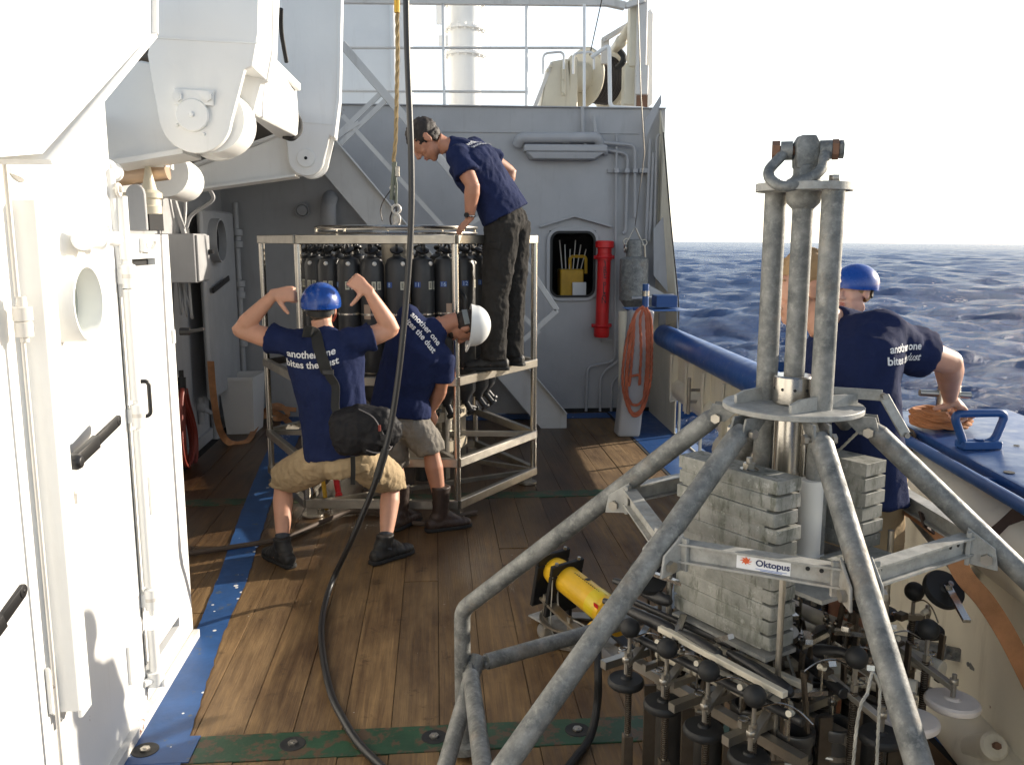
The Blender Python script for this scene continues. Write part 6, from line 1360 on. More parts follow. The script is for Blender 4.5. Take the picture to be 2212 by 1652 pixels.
M['boot_brown'] = flat('dark_brown_leather', (.035, .020, .014), .55, 0, .4, 60, var=.3); M['shoe_black'] = flat('worn_black_leather', (.014, .013, .012), .62, 0, .4, 70, var=.3)
M['sole'] = flat('black_sole_rubber', (.012, .012, .012), .75, 0, .3, 90)
M['hair_dark'] = flat('dark_brown_hair', (.022, .014, .010), .6, 0, .9, 240, var=.4); M['hair_blond'] = flat('sandy_blond_hair', (.36, .22, .10), .55, 0, .9, 240, var=.3); M['hair_grey'] = flat('cropped_greying_hair', (.10, .075, .055), .7, 0, .9, 260, var=.4)
M['helmet_blue'] = painted('scuffed_blue_helmet', (.008, .060, .30), rough=.26, var=.2, grime=0, chips=(.30, .42, .45), chip_amt=.18, bmp=.05); M['helmet_white'] = painted('scuffed_white_helmet', (.72, .73, .72), rough=.3, var=.05, grime=.3, bmp=.05)
M['eye'] = flat('eye_white', (.75, .72, .68), .2); M['teeth'] = flat('teeth', (.80, .76, .66), .3); M['grey_strap'] = flat('grey_webbing', (.20, .22, .22), .8)
def headframe(fwd, up):
    f = Vector(fwd).normalized(); u_ = Vector(up); u_ = (u_ - f * u_.dot(f)).normalized(); r_ = f.cross(u_)
    return Matrix((r_, f, u_)).transposed()
def head_geo(mb, c, Mh, s=1.0):
    T = lambda x, y, z: c + Mh @ Vector((x * s, y * s, z * s))
    S_ = lambda x, y, z, r: mb.sph(T(x, y, z), tuple(q * s for q in r), 20, 14, Mh)
    S_(0, -.012, .035, (.075, .094, .083)); S_(0, .022, .005, (.066, .070, .080)); S_(0, .030, -.050, (.054, .058, .058)); S_(0, .058, -.098, (.026, .024, .018))
    S_(0, .040, -.078, (.042, .042, .030)); S_(0, .076, .040, (.046, .018, .016)); S_(.034, .056, -.022, (.022, .026, .022)); S_(-.034, .056, -.022, (.022, .026, .022))
    mb.tube([T(0, .088, .028), T(0, .104, .002), T(0, .116, -.020), T(0, .104, -.030)], [.008 * s, .010 * s, .014 * s, .012 * s], 10)
    S_(.011, .100, -.026, (.009, .012, .008)); S_(-.011, .100, -.026, (.009, .012, .008))
    S_(0, .086, -.052, (.022, .014, .008)); S_(0, .084, -.066, (.020, .013, .009))
    for q in (-1, 1): S_(.077 * q, -.004, -.004, (.009, .020, .032)); S_(.080 * q, -.012, .012, (.008, .014, .016))
def loft_limb(mb, pts, rad, side=None, n=16):
    pts = [Vector(p) for p in pts]; secs = []
    for p, r_ in zip(pts, rad):
        a, b = r_ if isinstance(r_, tuple) else (r_, r_)
        secs.append((p, a, b))
    mb.loft(secs, n, side or (0.31, .2, .9) if abs((pts[-1] - pts[0]).normalized().z) < .9 else (1, .05, 0))
def mixp(a, b, t): return Vector(a).lerp(Vector(b), t)
def hand(mb, wr, d, n, ts, curl=.25, thumb=None, s=1.0, curls=None):
    d = Vector(d).normalized(); n = Vector(n); n = (n - d * n.dot(d)).normalized(); w = d.cross(n) * ts
    P = lambda x, y, z: wr + (w * x + d * y + n * z) * s
    mb.loft([(P(0, -.02, 0), .026 * s, .020 * s), (P(0, .02, 0), .031 * s, .018 * s), (P(0, .055, 0), .040 * s, .0155 * s), (P(0, .088, .002), .040 * s, .013 * s), (P(0, .096, .003), .034 * s, .009 * s)], 16, w)
    mb.sph(P(.026, .035, .008), (.016 * s, .026 * s, .014 * s), 12, 8, Matrix((w, d, n)).transposed())
    for i, (L_, x) in enumerate(((.074, .030), (.082, .010), (.076, -.010), (.060, -.029))):
        cu = curls[i] if curls else curl
        p = P(x, .086, .002); an = 0; pts = [P(x, .070, .001), p]; k = (.46, .30, .24)
        for j, a_ in enumerate((62, 95, 60)):
            an += R(a_) * cu; dr_ = (d * math.cos(an) + n * math.sin(an)); p = p + dr_ * L_ * k[j] * s; pts.append(p)
        mb.tube(pts, [.0098 * s, .0098 * s, .0092 * s, .0084 * s, .0066 * s], 10)
    td = Vector(thumb).normalized() if thumb is not None else (w * .75 + d * .62 + n * .25).normalized()
    b_ = P(.020, .018, .005); m1 = P(.040, .040, .010) if thumb is None else b_ + (td * .8 + w * .2).normalized() * .030 * s
    m2 = m1 + td * .034 * s; m3 = m2 + (td * .9 + d * .1).normalized() * .026 * s
    mb.tube([b_, m1, m2, m3], [.014 * s, .0125 * s, .0112 * s, .0078 * s], 10)
def hair_cap(parent, c, Mh, mat, line=None, amp=.006, grow=1.07, name='hair', seed=0):
    mb = MB(); mb.sph(c + Mh @ Vector((0, -.012, .035)), (.075 * grow, .094 * grow, .083 * grow), 48, 32, Mh)
    mb.sph(c + Mh @ Vector((0, -.024, -.002)), (.068 * grow, .071 * grow, .066), 48, 32, Mh)
    line = line or (lambda x, y, z: z > (.052 if y > .045 else (.0 if y > .02 else (-.012 if y > -.02 else -.055))))
    inv = Mh.inverted(); keep = []; nv = []
    for v in mb.v:
        q = inv @ (v - c); a = noise.noise(Vector((q.x * 70 + seed, q.y * 34, q.z * 70))) * amp + noise.noise(q * 180) * amp * .6
        nv.append(v + (v - c).normalized() * a)
    f2 = []
    for f in mb.f:
        m_ = Vector((0, 0, 0))
        for i in f: m_ += inv @ (mb.v[i] - c)
        m_ /= len(f)
        if line(abs(m_.x), m_.y + .006 * noise.noise(m_ * 90), m_.z + .006 * noise.noise(m_ * 60)): f2.append(f)
    mb.v = nv; mb.f = f2; mb.mi = [0] * len(f2); return mb.build(name, mat, parent, angle=80)
def helmet(parent, c, Mh, mat, kind):
    s = (.112, .138, .112) if kind == 'climb' else (.112, .136, .118)
    mb = MB(); nu, nvv = 56, 16; o = c + Mh @ Vector((0, -.006, .040)); vs = []; inner = []
    def rim(u):
        y = math.sin(u)
        if kind == 'climb': return R(96 + 12 * (-y if y < 0 else .2 * y) + 7 * abs(math.cos(u)) ** 2)
        return R(99)
    for j in range(nvv + 1):
        for i in range(nu):
            u = 2 * math.pi * i / nu; ph = rim(u) * j / nvv; k = 1.0
            if kind == 'climb':
                k += .012 * (1 if abs(math.cos(u) * math.sin(ph)) < .30 and ph < R(70) else 0) + .018 * max(0, (j / nvv - .8) / .2)
            else:
                k += .020 * (1 if abs(math.cos(u) * math.sin(ph)) < .22 and ph < R(78) else 0) + .06 * max(0, (j / nvv - .9) / .1)
                if j == nvv: k += .30 * max(0, math.sin(u)) ** 3
            vs.append(o + Mh @ Vector((s[0] * k * math.sin(ph) * math.cos(u), s[1] * k * math.sin(ph) * math.sin(u), s[2] * k * math.cos(ph))))
    fs = [(j * nu + i, (j + 1) * nu + i, (j + 1) * nu + (i + 1) % nu, j * nu + (i + 1) % nu) for j in range(nvv) for i in range(nu)]
    mb.add(vs, fs)
    ob = mb.build('helmet', mat, parent, angle=50)
    so_ = ob.modifiers.new('t', 'SOLIDIFY'); so_.thickness = .004; so_.offset = -1
    mb = MB(); pts = [c + Mh @ Vector((.083 * math.cos(a), .098 * math.sin(a) - .008, .008 - (.030 * max(0, -math.sin(a))))) for a in np.linspace(R(200), R(340), 24)]
    ribbon(mb, pts, .034, .002, [(p - c) for p in pts]); mb.build('headband', M['black_matte'] if kind == 'climb' else M['grey_strap'], ob)
    return ob
def face(parent, c, Mh, smile=False, brow='hair_dark'):
    T = lambda x, y, z: c + Mh @ Vector((x, y, z))
    for q in (-1, 1):
        mb = MB(); mb.sph(T(.030 * q, .0655, .016), .0118, 16, 10); e_ = mb.build('eye', M['eye'], parent)
        mb = MB(); mb.sph(T(.030 * q, .0755, .016), (.0052, .0026, .0052), 12, 8, Mh); mb.build('iris', M['dark'], e_)
        mb = MB(); mb.tube([T(.014 * q, .090, .034), T(.030 * q, .087, .040), T(.046 * q, .074, .034)], [.003, .0038, .0022], 8); mb.build('eyebrow', M[brow], parent)
    mb = MB(); mb.sph(T(0, .096, -.054), (.021, .006, .0045), 16, 8, Mh); mb.sph(T(0, .094, -.066), (.019, .007, .0055), 16, 8, Mh); mb.build('lips', M['lips'], parent)
    if smile:
        mb = MB(); mb.tube([T(-.026, .086, -.056), T(-.013, .099, -.060), T(0, .103, -.0615), T(.013, .099, -.060), T(.026, .086, -.056)], [.002, .0052, .006, .0052, .002], 10); mb.build('teeth', M['teeth'], parent)
def shoe(parent, ank, toe, mat, kind='shoe', z0=.0, Ls=1.0):
    t = Vector(toe); t.z = 0; t.normalize(); sd = Vector((-t.y, t.x, 0)); b_ = Vector((ank.x, ank.y, z0))
    mb = MB(); mb.loft([(b_ + t * y * Ls + V((0, 0, z)), a * 1.12, h * 1.1) for y, z, a, h in ((-.098, .045, .018, .022), (-.085, .046, .034, .036), (-.04, .050, .040, .044), (.02, .052, .041, .046), (.08, .044, .046, .036), (.14, .040, .046, .030), (.175, .036, .036, .024), (.190, .034, .018, .014))], 20, sd)
    top = .165 if kind == 'shoe' else .30
    ax = (ank - b_); up = V((0, 0, 1))
    mb.loft([(b_ - t * .03 + up * .035, .042, .056, sd), (b_ - t * .022 + up * .09, .046, .060, sd), (b_ - t * .004 + up * .125, .047, .055, sd), (b_ + up * (top * .9), .050 if kind == 'shoe' else .058, .054 if kind == 'shoe' else .060, sd), (b_ + up * top, .052 if kind == 'shoe' else .062, .056 if kind == 'shoe' else .064, sd)], 20)
    mb.loft([(b_ + t * .01 + up * .10, .040, .05, sd), (b_ + t * .06 + up * .075, .040, .045, sd), (b_ + t * .11 + up * .055, .038, .03, sd)], 16)
    o = organic(mb, 'shoe' if kind == 'shoe' else 'boot', mat, parent, .006, 4, folds(.003, (30, 30, 20), 3))
    mb = MB(); out = []
    for y, hw in ((-.105, .022), (-.09, .036), (-.04, .043), (.02, .042), (.08, .050), (.14, .050), (.18, .038), (.198, .018)): out.append((y * Ls, hw))
    poly = [b_ + t * y + sd * w_ for y, w_ in out] + [b_ + t * y - sd * w_ for y, w_ in out[::-1]]
    mb.prism([p + V((0, 0, .003)) for p in poly], (0, 0, .024)); mb.build('sole', M['sole'], o, bevel=.005, seg=2)
    mb = MB()
    for k in range(4):
        q = b_ + t * (.035 + .022 * k) * Ls + V((0, 0, .098 - .010 * k)); mb.tube([q - sd * .03 - V((0, 0, .012)), q + V((0, 0, .003)), q + sd * .03 - V((0, 0, .012))], .003, 6)
    mb.build('laces', M['black_matte'], o); return o
def shirt_text(parent, tee, centre, xd, yd, width, lines, arch=.0, lead=1.28):
    me = tee.data; off = root_loc(tee); bv = BVHTree.FromPolygons([v.co + off for v in me.vertices], [list(p.vertices) for p in me.polygons])
    xd = Vector(xd).normalized(); yd = Vector(yd); yd = (yd - xd * yd.dot(xd)).normalized(); nr = xd.cross(yd)
    geo = [text_geo(l, 1.0, 'CENTER', offset=.022) for l in lines]; wmax = max(max(v.x for v in g[0]) - min(v.x for v in g[0]) for g in geo); k = width / wmax
    mb = MB()
    for i, (vs, fs) in enumerate(geo):
        out = []; ok = []
        for v in vs:
            p = Vector(centre) + xd * v.x * k + yd * ((v.y - i * lead * .80) * k - arch * (v.x * k) ** 2) + nr * .35
            h = bv.ray_cast(p, -nr, .8); ok.append(h[0] is not None); out.append((h[0] + nr * .0055) if h[0] is not None else p)
        mb.add(out, [f for f in fs if all(ok[j] for j in f)])
    return mb.build('back_print', M['print'], tee, smooth=False)
M['print'] = flat('white_shirt_print', (.66, .66, .66), .7)

def build_person(label, J, o):
    """J: joints; o: outfit and pose options"""
    root = thing('person', label, 'person', Vector(((J['ankL'].x + J['ankR'].x) / 2, (J['ankL'].y + J['ankR'].y) / 2, o.get('floor', 0))))
    hs = (J['hipR'] - J['hipL']).normalized(); ss = (J['shR'] - J['shL']).normalized()
    pel, wa, ch, nk, hd = J['pelvis'], J['waist'], J['chest'], J['neck'], J['head']
    Mh = headframe(o['fwd'], o['up']) @ Matrix.Scale(o.get('hs', 1.0), 3); skin = M[o.get('skin', 'skin')]
    mid = lambda a, b: a.lerp(b, .5); smid = mid(J['shL'], J['shR'])
    upv = (nk - ch).normalized()
    mb = MB()
    mb.loft([(pel - (wa - pel).normalized() * .10, .10, .08, hs), (pel - (wa - pel).normalized() * .03, .150, .105, hs), (pel, .155, .105, hs), (wa, .130, .088, hs), (ch, .150, .105, ss), (smid - upv * .03, .150, .085, ss), (smid + upv * .035, .085, .060, ss), (nk, .056, .054, ss)], 20)
    hb = hd + Mh @ Vector((0, -.030, -.050)); mb.tube([nk - upv * .04, mid(nk, hb), hb], [.060, .057, .058], 16)
    head_geo(mb, hd, Mh)
    for S in 'LR':
        sh, el, wr = J['sh' + S], J['el' + S], J['wr' + S]; ts = 1
        mb.sph(sh, .058, 14, 10)
        loft_limb(mb, [mixp(smid, sh, .6), sh, mixp(sh, el, .3), mixp(sh, el, .6), mixp(sh, el, .92), el], [q * o.get('arm', 1) for q in (.058, .060, .055, .051, .043, .040)])
        loft_limb(mb, [mixp(sh, el, .9), el, mixp(el, wr, .22), mixp(el, wr, .5), mixp(el, wr, .8), wr], [.040 * o.get('arm', 1), .043 * o.get('arm', 1), .047 * o.get('arm', 1), .040 * o.get('arm', 1), .032 * o.get('arm', 1), (.030, .026)])
        mb.sph(el, .042, 12, 8)
        hp = o.get('hand' + S)
        if hp: hand(mb, wr, **hp)
        hi, kn, an = J['hip' + S], J['kn' + S], J['ank' + S]
        loft_limb(mb, [hi, mixp(hi, kn, .15), mixp(hi, kn, .5), mixp(hi, kn, .85), kn], [.085, .088, .078, .062, .058]); mb.sph(kn, .057, 14, 10); mb.sph(hi, .09, 14, 10)
        loft_limb(mb, [kn, mixp(kn, an, .12), mixp(kn, an, .32), mixp(kn, an, .6), mixp(kn, an, .85), an], [.054, .054, .061, .050, .037, .036])
        t = Vector(o['toe' + S]).normalized(); fz = o.get('floor', 0); mb.loft([(V((an.x, an.y, an.z + .02)), .030, .034, t), (V((an.x, an.y, fz + .06)) - t * .015, .026, .030, t), (V((an.x, an.y, fz + .045)) + t * .03, .024, .05, t)], 12)
    body = organic(mb, 'body', skin, root, o.get('voxel', .0062), 3)
    # t shirt
    mb = MB(); f = o.get('fat', 1.0); hem = o.get('hem', -.02)
    pu = (wa - pel).normalized()
    mb.loft([(pel + pu * hem, .180 * f, .128 * f, hs), (pel + pu * (hem + .07), .172 * f, .122 * f, hs), (wa, .160 * f, .114 * f, hs), (mixp(wa, ch, .55), .168 * f, .122 * f, ss), (ch, .182 * f, .130 * f, ss), (mixp(ch, smid, .6), .186 * f, .122 * f, ss), (smid, .172, .092, ss), (smid + upv * .035, .120, .074, ss), (mixp(smid, nk, .75), .074, .068, ss)], 28)
    for S in 'LR':
        sh, el = J['sh' + S], J['el' + S]; e_ = o.get('sleeve' + S, .62)
        loft_limb(mb, [mixp(smid, sh, .55), sh, mixp(sh, el, e_ * .5), mixp(sh, el, e_)], [.075, .080, .074, .073 * o.get('cuff', 1)], n=18); mb.sph(sh, .074, 14, 10)
    def fd(c, g1=folds(.0075, (9, 9, 4), 1.7, o.get('fold', (0, 0, 1))), g2=folds(.004, (20, 20, 9), 7.1, o.get('fold2', (.3, .1, 1)))): return g1(c) + g2(c)
    tee = organic(mb, 't_shirt', M['navy'], root, .0095, 4, fd)
    # trousers or shorts
    mb = MB(); L_ = o.get('leg', .92); k = o.get('legw', 1.0)
    mb.loft([(pel - pu * .12, .09, .08, hs), (pel - pu * .06, .155, .118, hs), (pel, .168, .120, hs), (pel + pu * .06, .160, .112, hs), (pel + pu * .10, .152, .108, hs)], 24)
    for S in 'LR':
        hi, kn, an = J['hip' + S], J['kn' + S], J['ank' + S]; mb.sph(hi, .108, 14, 10)
        if L_ <= 1: loft_limb(mb, [hi, mixp(hi, kn, .35), mixp(hi, kn, L_ * .8), mixp(hi, kn, L_)] + ([kn + (an - kn).normalized() * o['over']] if 'over' in o else []), [.105, .104 * k, .098 * k, .093 * k] + ([.088 * k] if 'over' in o else []), n=20)
        else:
            loft_limb(mb, [hi, mixp(hi, kn, .5), mixp(hi, kn, .9), kn], [.106 * k, .098 * k, .086 * k, .080 * k], n=20); mb.sph(kn, .079 * k, 14, 10)
            loft_limb(mb, [mixp(hi, kn, .95), kn, mixp(kn, an, .3), mixp(kn, an, .8), mixp(kn, an, 1.02)], [.079 * k, .079 * k, .080 * k, .074 * k, .078 * k], n=20)
    pants = organic(mb, 'trousers' if L_ > 1 else 'shorts', M[o['pants']], root, .0095, 3, lambda c, g1=folds(.008, (13, 13, 9), 4.2, o.get('pfold', (0, 0, 1))), g2=folds(.0045, (26, 26, 22), 2.2): g1(c) + g2(c))
    for S in 'LR':
        an = J['ank' + S]; fl = o.get('floor' + S, o.get('floor', 0))
        shoe(root, Vector((an.x, an.y, an.z)), o['toe' + S], M[o.get('shoem', 'shoe_black')], o.get('shoe', 'shoe'), fl, 1.08)
        if o.get('sock'):
            kn = J['kn' + S]; mb = MB(); d = (kn - an).normalized(); mb.loft([(an - d * .02, .043, .047), (an + d * .04, .044, .046), (an + d * .085, .045, .047)], 18, (1, 0, 0)); mb.build('sock', M['sock'], root, angle=60)
    return root, body, tee, pants, Mh
P_ = lambda px, py, Y: at(px, py, Y)

# --- 1: squatting, seen from behind, thumbs pointing at his own back
Y = 4.95
J = dict(pelvis=P_(737, 985, Y), waist=P_(722, 905, Y + .02), chest=P_(706, 800, Y + .03), neck=P_(697, 706, Y + .02), head=P_(694, 668, Y + .05),
         shL=P_(627, 742, Y), shR=P_(775, 735, Y), elL=P_(518, 713, Y + .05), elR=P_(846, 712, Y + .05), wrL=P_(592, 636, Y - .02), wrR=P_(795, 628, Y - .02),
         hipL=P_(700, 992, Y), hipR=P_(775, 992, Y), knL=P_(612, 1035, Y + .30), knR=P_(846, 1038, Y + .30), ankL=P_(610, 1185, Y + .06), ankR=P_(832, 1182, Y + .06))
r1, b1, t1, s1, Mh1 = build_person('person in blue helmet squatting with both thumbs pointing at the print on the back', J, dict(
    fwd=(0.05, 1, -.02), up=(0, 0, 1), skin='skin', pants='khaki', leg=.93, legw=1.12, over=.06, sock=True, toeL=(-.62, .78, 0), toeR=(.75, .66, 0), sleeveL=.42, sleeveR=.40, hem=.0, arm=1.12, cuff=1.28, fat=1.17,
    handL=dict(d=(.90, .05, .02), n=(.05, 1, -.25), ts=-1, s=1.16, curls=(1.0, 1.05, 1.1, 1.15), thumb=(.55, -.10, -.80)), handR=dict(d=(-.66, .05, .50), n=(-.05, 1, -.2), ts=1, s=1.16, curls=(1.0, 1.05, 1.1, 1.15), thumb=(-.60, -.10, -.72))))
shirt_text(r1, t1, P_(678, 768, Y), (1, 0, .06), (-.06, 0, 1), .300, ['another one', 'bites the dust'], -.9)
h1_ = helmet(r1, J['head'], Mh1, M['helmet_blue'], 'climb')
hair_cap(r1, J['head'], Mh1, M['hair_grey'], grow=1.02, amp=.003)
mb = MB(); mb.tube([J['head'] + Mh1 @ V((.082, -.0, .03)), J['head'] + Mh1 @ V((.080, .0, -.035)), J['head'] + Mh1 @ V((.06, .03, -.07))], .006, 8); mb.build('chin_strap', M['hose_red'], h1_)
# sling bag worn on the back
bg_ = thing('sling_bag', 'black camera sling bag hanging from the squatting person on a wide strap', 'bag', P_(785, 940, Y - .16))
yb = Y - .20; c = P_(786, 935, yb); mb = MB()
for (dx, dz, hx, hz, dep) in ((0, 0, .165, .115, .075),):
    mb.loft([(c + V((-.175, 0, -.005)), .070, .085), (c + V((-.145, 0, 0)), .095, .125), (c + V((-.02, 0, .02)), .105, .145), (c + V((.10, 0, .01)), .10, .135), (c + V((.155, 0, -.03)), .078, .095), (c + V((.185, 0, -.05)), .04, .05)], 20, (0, 1, 0))
mb.loft([(c + V((-.09, -.05, -.09)), .05, .03), (c + V((-.05, -.075, -.02)), .075, .03), (c + V((-.02, -.07, .05)), .05, .02)], 14, (1, 0, 0))
mb.loft([(c + V((.03, -.06, -.10)), .04, .03), (c + V((.06, -.085, -.03)), .06, .035), (c + V((.06, -.07, .06)), .05, .02)], 14, (1, 0, 0))
M['nylon'] = cloth('black_nylon', (.016, .0155, .017), .6, 500, rough=.6); M['webbing'] = flat('black_webbing', (.012, .012, .011), .75, 0, .5, 400)
bbody = organic(mb, 'body', M['nylon'], bg_, .008, 3, folds(.006, (24, 24, 24), 5))
M['zip_grey'] = flat('grey_piping', (.16, .15, .15), .6)
mb = MB(); mb.tube(smooth_path([c + V((-.02, -.05, .145)), c + V((.06, -.10, .11)), c + V((.105, -.10, .03)), c + V((.13, -.10, -.03)), c + V((.15, -.07, -.07))]), .0035, 6); mb.build('zip', M['zip_grey'], bbody)
mb = MB(); mb.tube(smooth_path([c + V((.02, -.112, -.07)), c + V((.08, -.122, -.085)), c + V((.14, -.08, -.08)), c + V((.16, -.03, -.06))]), .0035, 6); mb.build('piping', M['zip_grey'], bbody)
mb = MB(); ribbon(mb, [c + V((.09, -.112, .06)), c + V((.105, -.12, .02)), c + V((.11, -.115, -.05))], .016, .003, (0, -1, 0)); mb.build('side_strap', M['webbing'], bbody)
mb = MB(); mb.box(c + V((.112, -.125, .0)), (.026, .012, .034)); mb.build('buckle', M['black'], bbody, bevel=.003)
mb = MB(); mb.box(c + V((.095, -.122, .052)), (.014, .010, .035)); mb.build('red_tab', M['hose_red'], bbody, bevel=.003)
me = t1.data; off1 = root_loc(t1); bvt = BVHTree.FromPolygons([v.co + off1 for v in me.vertices], [list(p.vertices) for p in me.polygons])
def onback(px, py, lift=.008):
    p = P_(px, py, Y - .4); h = bvt.ray_cast(p, V((0, 1, 0)), 1.0); return (h[0] + V((0, -lift, 0))) if h[0] is not None else P_(px, py, Y - .14)
def strap_pts(seq, lift): return [onback(x, y, lift) for x, y in seq]
mb = MB(); ribbon(mb, smooth_path(strap_pts([(656, 716), (662, 735), (672, 765), (684, 795), (692, 820)], .010), 5), .062, .006, (0, -1, 0)); mb.build('shoulder_pad', M['webbing'], bg_)
mb = MB(); ribbon(mb, smooth_path(strap_pts([(690, 812), (700, 832), (712, 855)], .010) + [P_(724, 880, Y - .19), P_(735, 898, Y - .20)], 5), .045, .004, (0, -1, 0)); mb.build('strap', M['webbing'], bg_)
mb = MB(); q = onback(696, 820, .018); mb.box(q, (.062, .014, .030)); mb.build('strap_buckle', M['black'], bg_, bevel=.004)
mb = MB(); ribbon(mb, [P_(762, 985, yb + .02), P_(763, 1015, yb + .03), P_(762, 1046, yb + .06)], .026, .003, (0, -1, 0)); mb.build('loose_strap', M['webbing'], bg_)
mb = MB(); ribbon(mb, [P_(828, 985, yb + .02), P_(824, 1008, yb + .02), P_(815, 1040, yb + .05)], .024, .003, (0, -1, 0)); mb.build('loose_strap', M['webbing'], bg_)

# --- 2: bending over with a white helmet
Y = 5.52
J = dict(pelvis=P_(862, 905, Y + .10), waist=P_(868, 845, Y + .10), chest=P_(898, 762, Y + .06), neck=P_(958, 698, Y + .08), head=P_(1003, 704, Y + .10),
         shL=P_(884, 682, Y + .02), shR=P_(957, 778, Y + .03), elL=P_(850, 770, Y + .28), elR=P_(952, 842, Y + .10), wrL=P_(900, 860, Y + .35), wrR=P_(930, 888, Y + .18),
         hipL=P_(838, 915, Y + .10), hipR=P_(888, 912, Y + .08), knL=P_(852, 1000, Y + .15), knR=P_(930, 968, Y + .05), ankL=P_(868, 1112, Y + .10), ankR=P_(953, 1098, Y + .02))
r2_, b2, t2, s2_, Mh2 = build_person('person in white helmet bending into the rosette frame in grey shorts and brown boots', J, dict(
    fwd=(-.10, .25, -1), up=(1, .05, -.02), skin='skin_tan', pants='grey_short', leg=.97, legw=1.08, over=.03, toeL=(.5, .8, 0), toeR=(.86, .3, 0), shoem='boot_brown', shoe='boot', sleeveL=.55, sleeveR=.62, hem=.03, fold=(.6, 0, .8), cuff=1.18, fat=1.14,
    handL=dict(d=(.4, .2, -.6), n=(.4, .4, -.2), ts=1, curl=.5), handR=dict(d=(.25, .25, -.5), n=(-.6, .3, -.2), ts=1, curl=.6)))
shirt_text(r2_, t2, P_(916, 712, Y), (.62, .0, -.72), (.75, .1, .62), .285, ['another one', 'bites the dust'], .4)
helmet(r2_, J['head'] + Mh2 @ V((0, 0, .012)), Mh2, M['helmet_white'], 'hard')
hair_cap(r2_, J['head'], Mh2, M['hair_dark'], grow=1.06, amp=.006, line=lambda x, y, z: z > -.07 and (y < .02 or z > .05))
mb = MB(); mb.sph(J['head'] + Mh2 @ V((0, .045, -.075)), (.048, .046, .036), 18, 12, Mh2); organic(mb, 'beard', M['hair_dark'], r2_, .006, 2, folds(.003, (60, 60, 60), 2))
face(r2_, J['head'], Mh2)

# --- 3: standing on the rosette frame, leaning over it
Y = 6.10; FZ = ZM + BR
def on3(px, z, Yc): p = at(px, 700, Yc); p.z = z; return p
J = dict(pelvis=P_(1094, 470, Y), waist=P_(1068, 420, Y), chest=P_(1030, 365, Y), neck=P_(955, 312, Y), head=P_(920, 302, Y - .02),
         shL=P_(988, 338, Y - .18), shR=P_(1022, 320, Y + .20), elL=P_(1021, 400, Y - .26), elR=P_(1102, 372, Y + .34), wrL=P_(1014, 474, Y - .22), wrR=P_(1085, 420, Y + .30),
         hipL=P_(1086, 480, Y - .08), hipR=P_(1108, 478, Y + .09), knL=P_(1070, 632, Y - .08), knR=P_(1106, 630, Y + .12), ankL=on3(1066, FZ + .09, Y - .06), ankR=on3(1104, FZ + .09, Y + .17))
r3, b3, t3, s3, Mh3 = build_person('person in dark work trousers standing on the frame and leaning over the bottles', J, dict(
    fwd=(-.52, -.05, -.80), up=(-.62, 0, .70), skin='skin_tan', pants='charcoal', leg=2, legw=1.18, toeL=(-1, .05, 0), toeR=(-.8, .6, 0), floor=FZ, hs=1.15, arm=1.12, sleeveL=.64, sleeveR=.6, hem=.02, fold=(-.7, 0, .7), cuff=1.3, fat=1.30,
    handL=dict(d=(-.55, .1, -.55), n=(-.2, .4, -1), ts=-1, curl=.35), handR=dict(d=(-.3, -.5, -.5), n=(-1, 0, 0), ts=1, curl=.5)))
c3 = J['shL'].lerp(J['shR'], .5).lerp(J['chest'], .30)
shirt_text(r3, t3, c3, (.50, .85, .10), (-.80, .30, .60), .27, ['another one', 'bites the dust'], .3)
hair_cap(r3, J['head'], Mh3, M['hair_dark'], grow=1.10, amp=.011, seed=3)
face(r3, J['head'], Mh3)
mb = MB(); w_ = J['wrL'].lerp(J['elL'], .12); mb.torus(w_, .034, .006, (J['wrL'] - J['elL']), 22, 8); wo = mb.build('watch', M['steel'], r3); mb = MB(); mb.cyl(w_ + V((-.02, -.032, 0)), w_ + V((-.026, -.040, 0)), .017, n=18); mb.build('watch_face', M['dark'], wo)
M['reflect'] = flat('reflective_piping', (.45, .45, .44), .4)
for (x0, y0, x1, y1, yy) in ((1078, 738, 1098, 742, -.17), (1107, 732, 1118, 733, .02), ):
    pass
def on_surface(ob, px, py, lift):
    me = ob.data; off = root_loc(ob); bv = BVHTree.FromPolygons([v.co + off for v in me.vertices], [list(p.vertices) for p in me.polygons]); d = ray(px, py).normalized()
    h = bv.ray_cast(EYE, d, 30); return (h[0] + h[1] * lift, h[1]) if h[0] is not None else (None, None)
def patch(ob, name, px0, py0, px1, py1, lift, mat, parent, n=7):
    me = ob.data; off = root_loc(ob); bv = BVHTree.FromPolygons([v.co + off for v in me.vertices], [list(p.vertices) for p in me.polygons]); g = []; mb = MB()
    for j in range(n):
        for i in range(n):
            h = bv.ray_cast(EYE, ray(px0 + (px1 - px0) * i / (n - 1), py0 + (py1 - py0) * j / (n - 1)).normalized(), 30)
            if h[0] is None: return None
            edge = i in (0, n - 1) or j in (0, n - 1); g.append(h[0] + h[1] * (-.004 if edge else lift))
    mb.add(g, [(j * n + i, j * n + i + 1, (j + 1) * n + i + 1, (j + 1) * n + i) for j in range(n - 1) for i in range(n - 1)]); return mb.build(name, mat, parent, angle=60)
patch(s3, 'cargo_pocket', 1056, 525, 1082, 592, .011, M['charcoal'], s3); patch(s3, 'pocket_flap', 1054, 520, 1084, 542, .016, M['charcoal'], s3)
patch(s1, 'back_pocket', 650, 1000, 685, 1018, .006, M['khaki'], s1); patch(s1, 'back_pocket', 770, 1000, 800, 1020, .006, M['khaki'], s1)

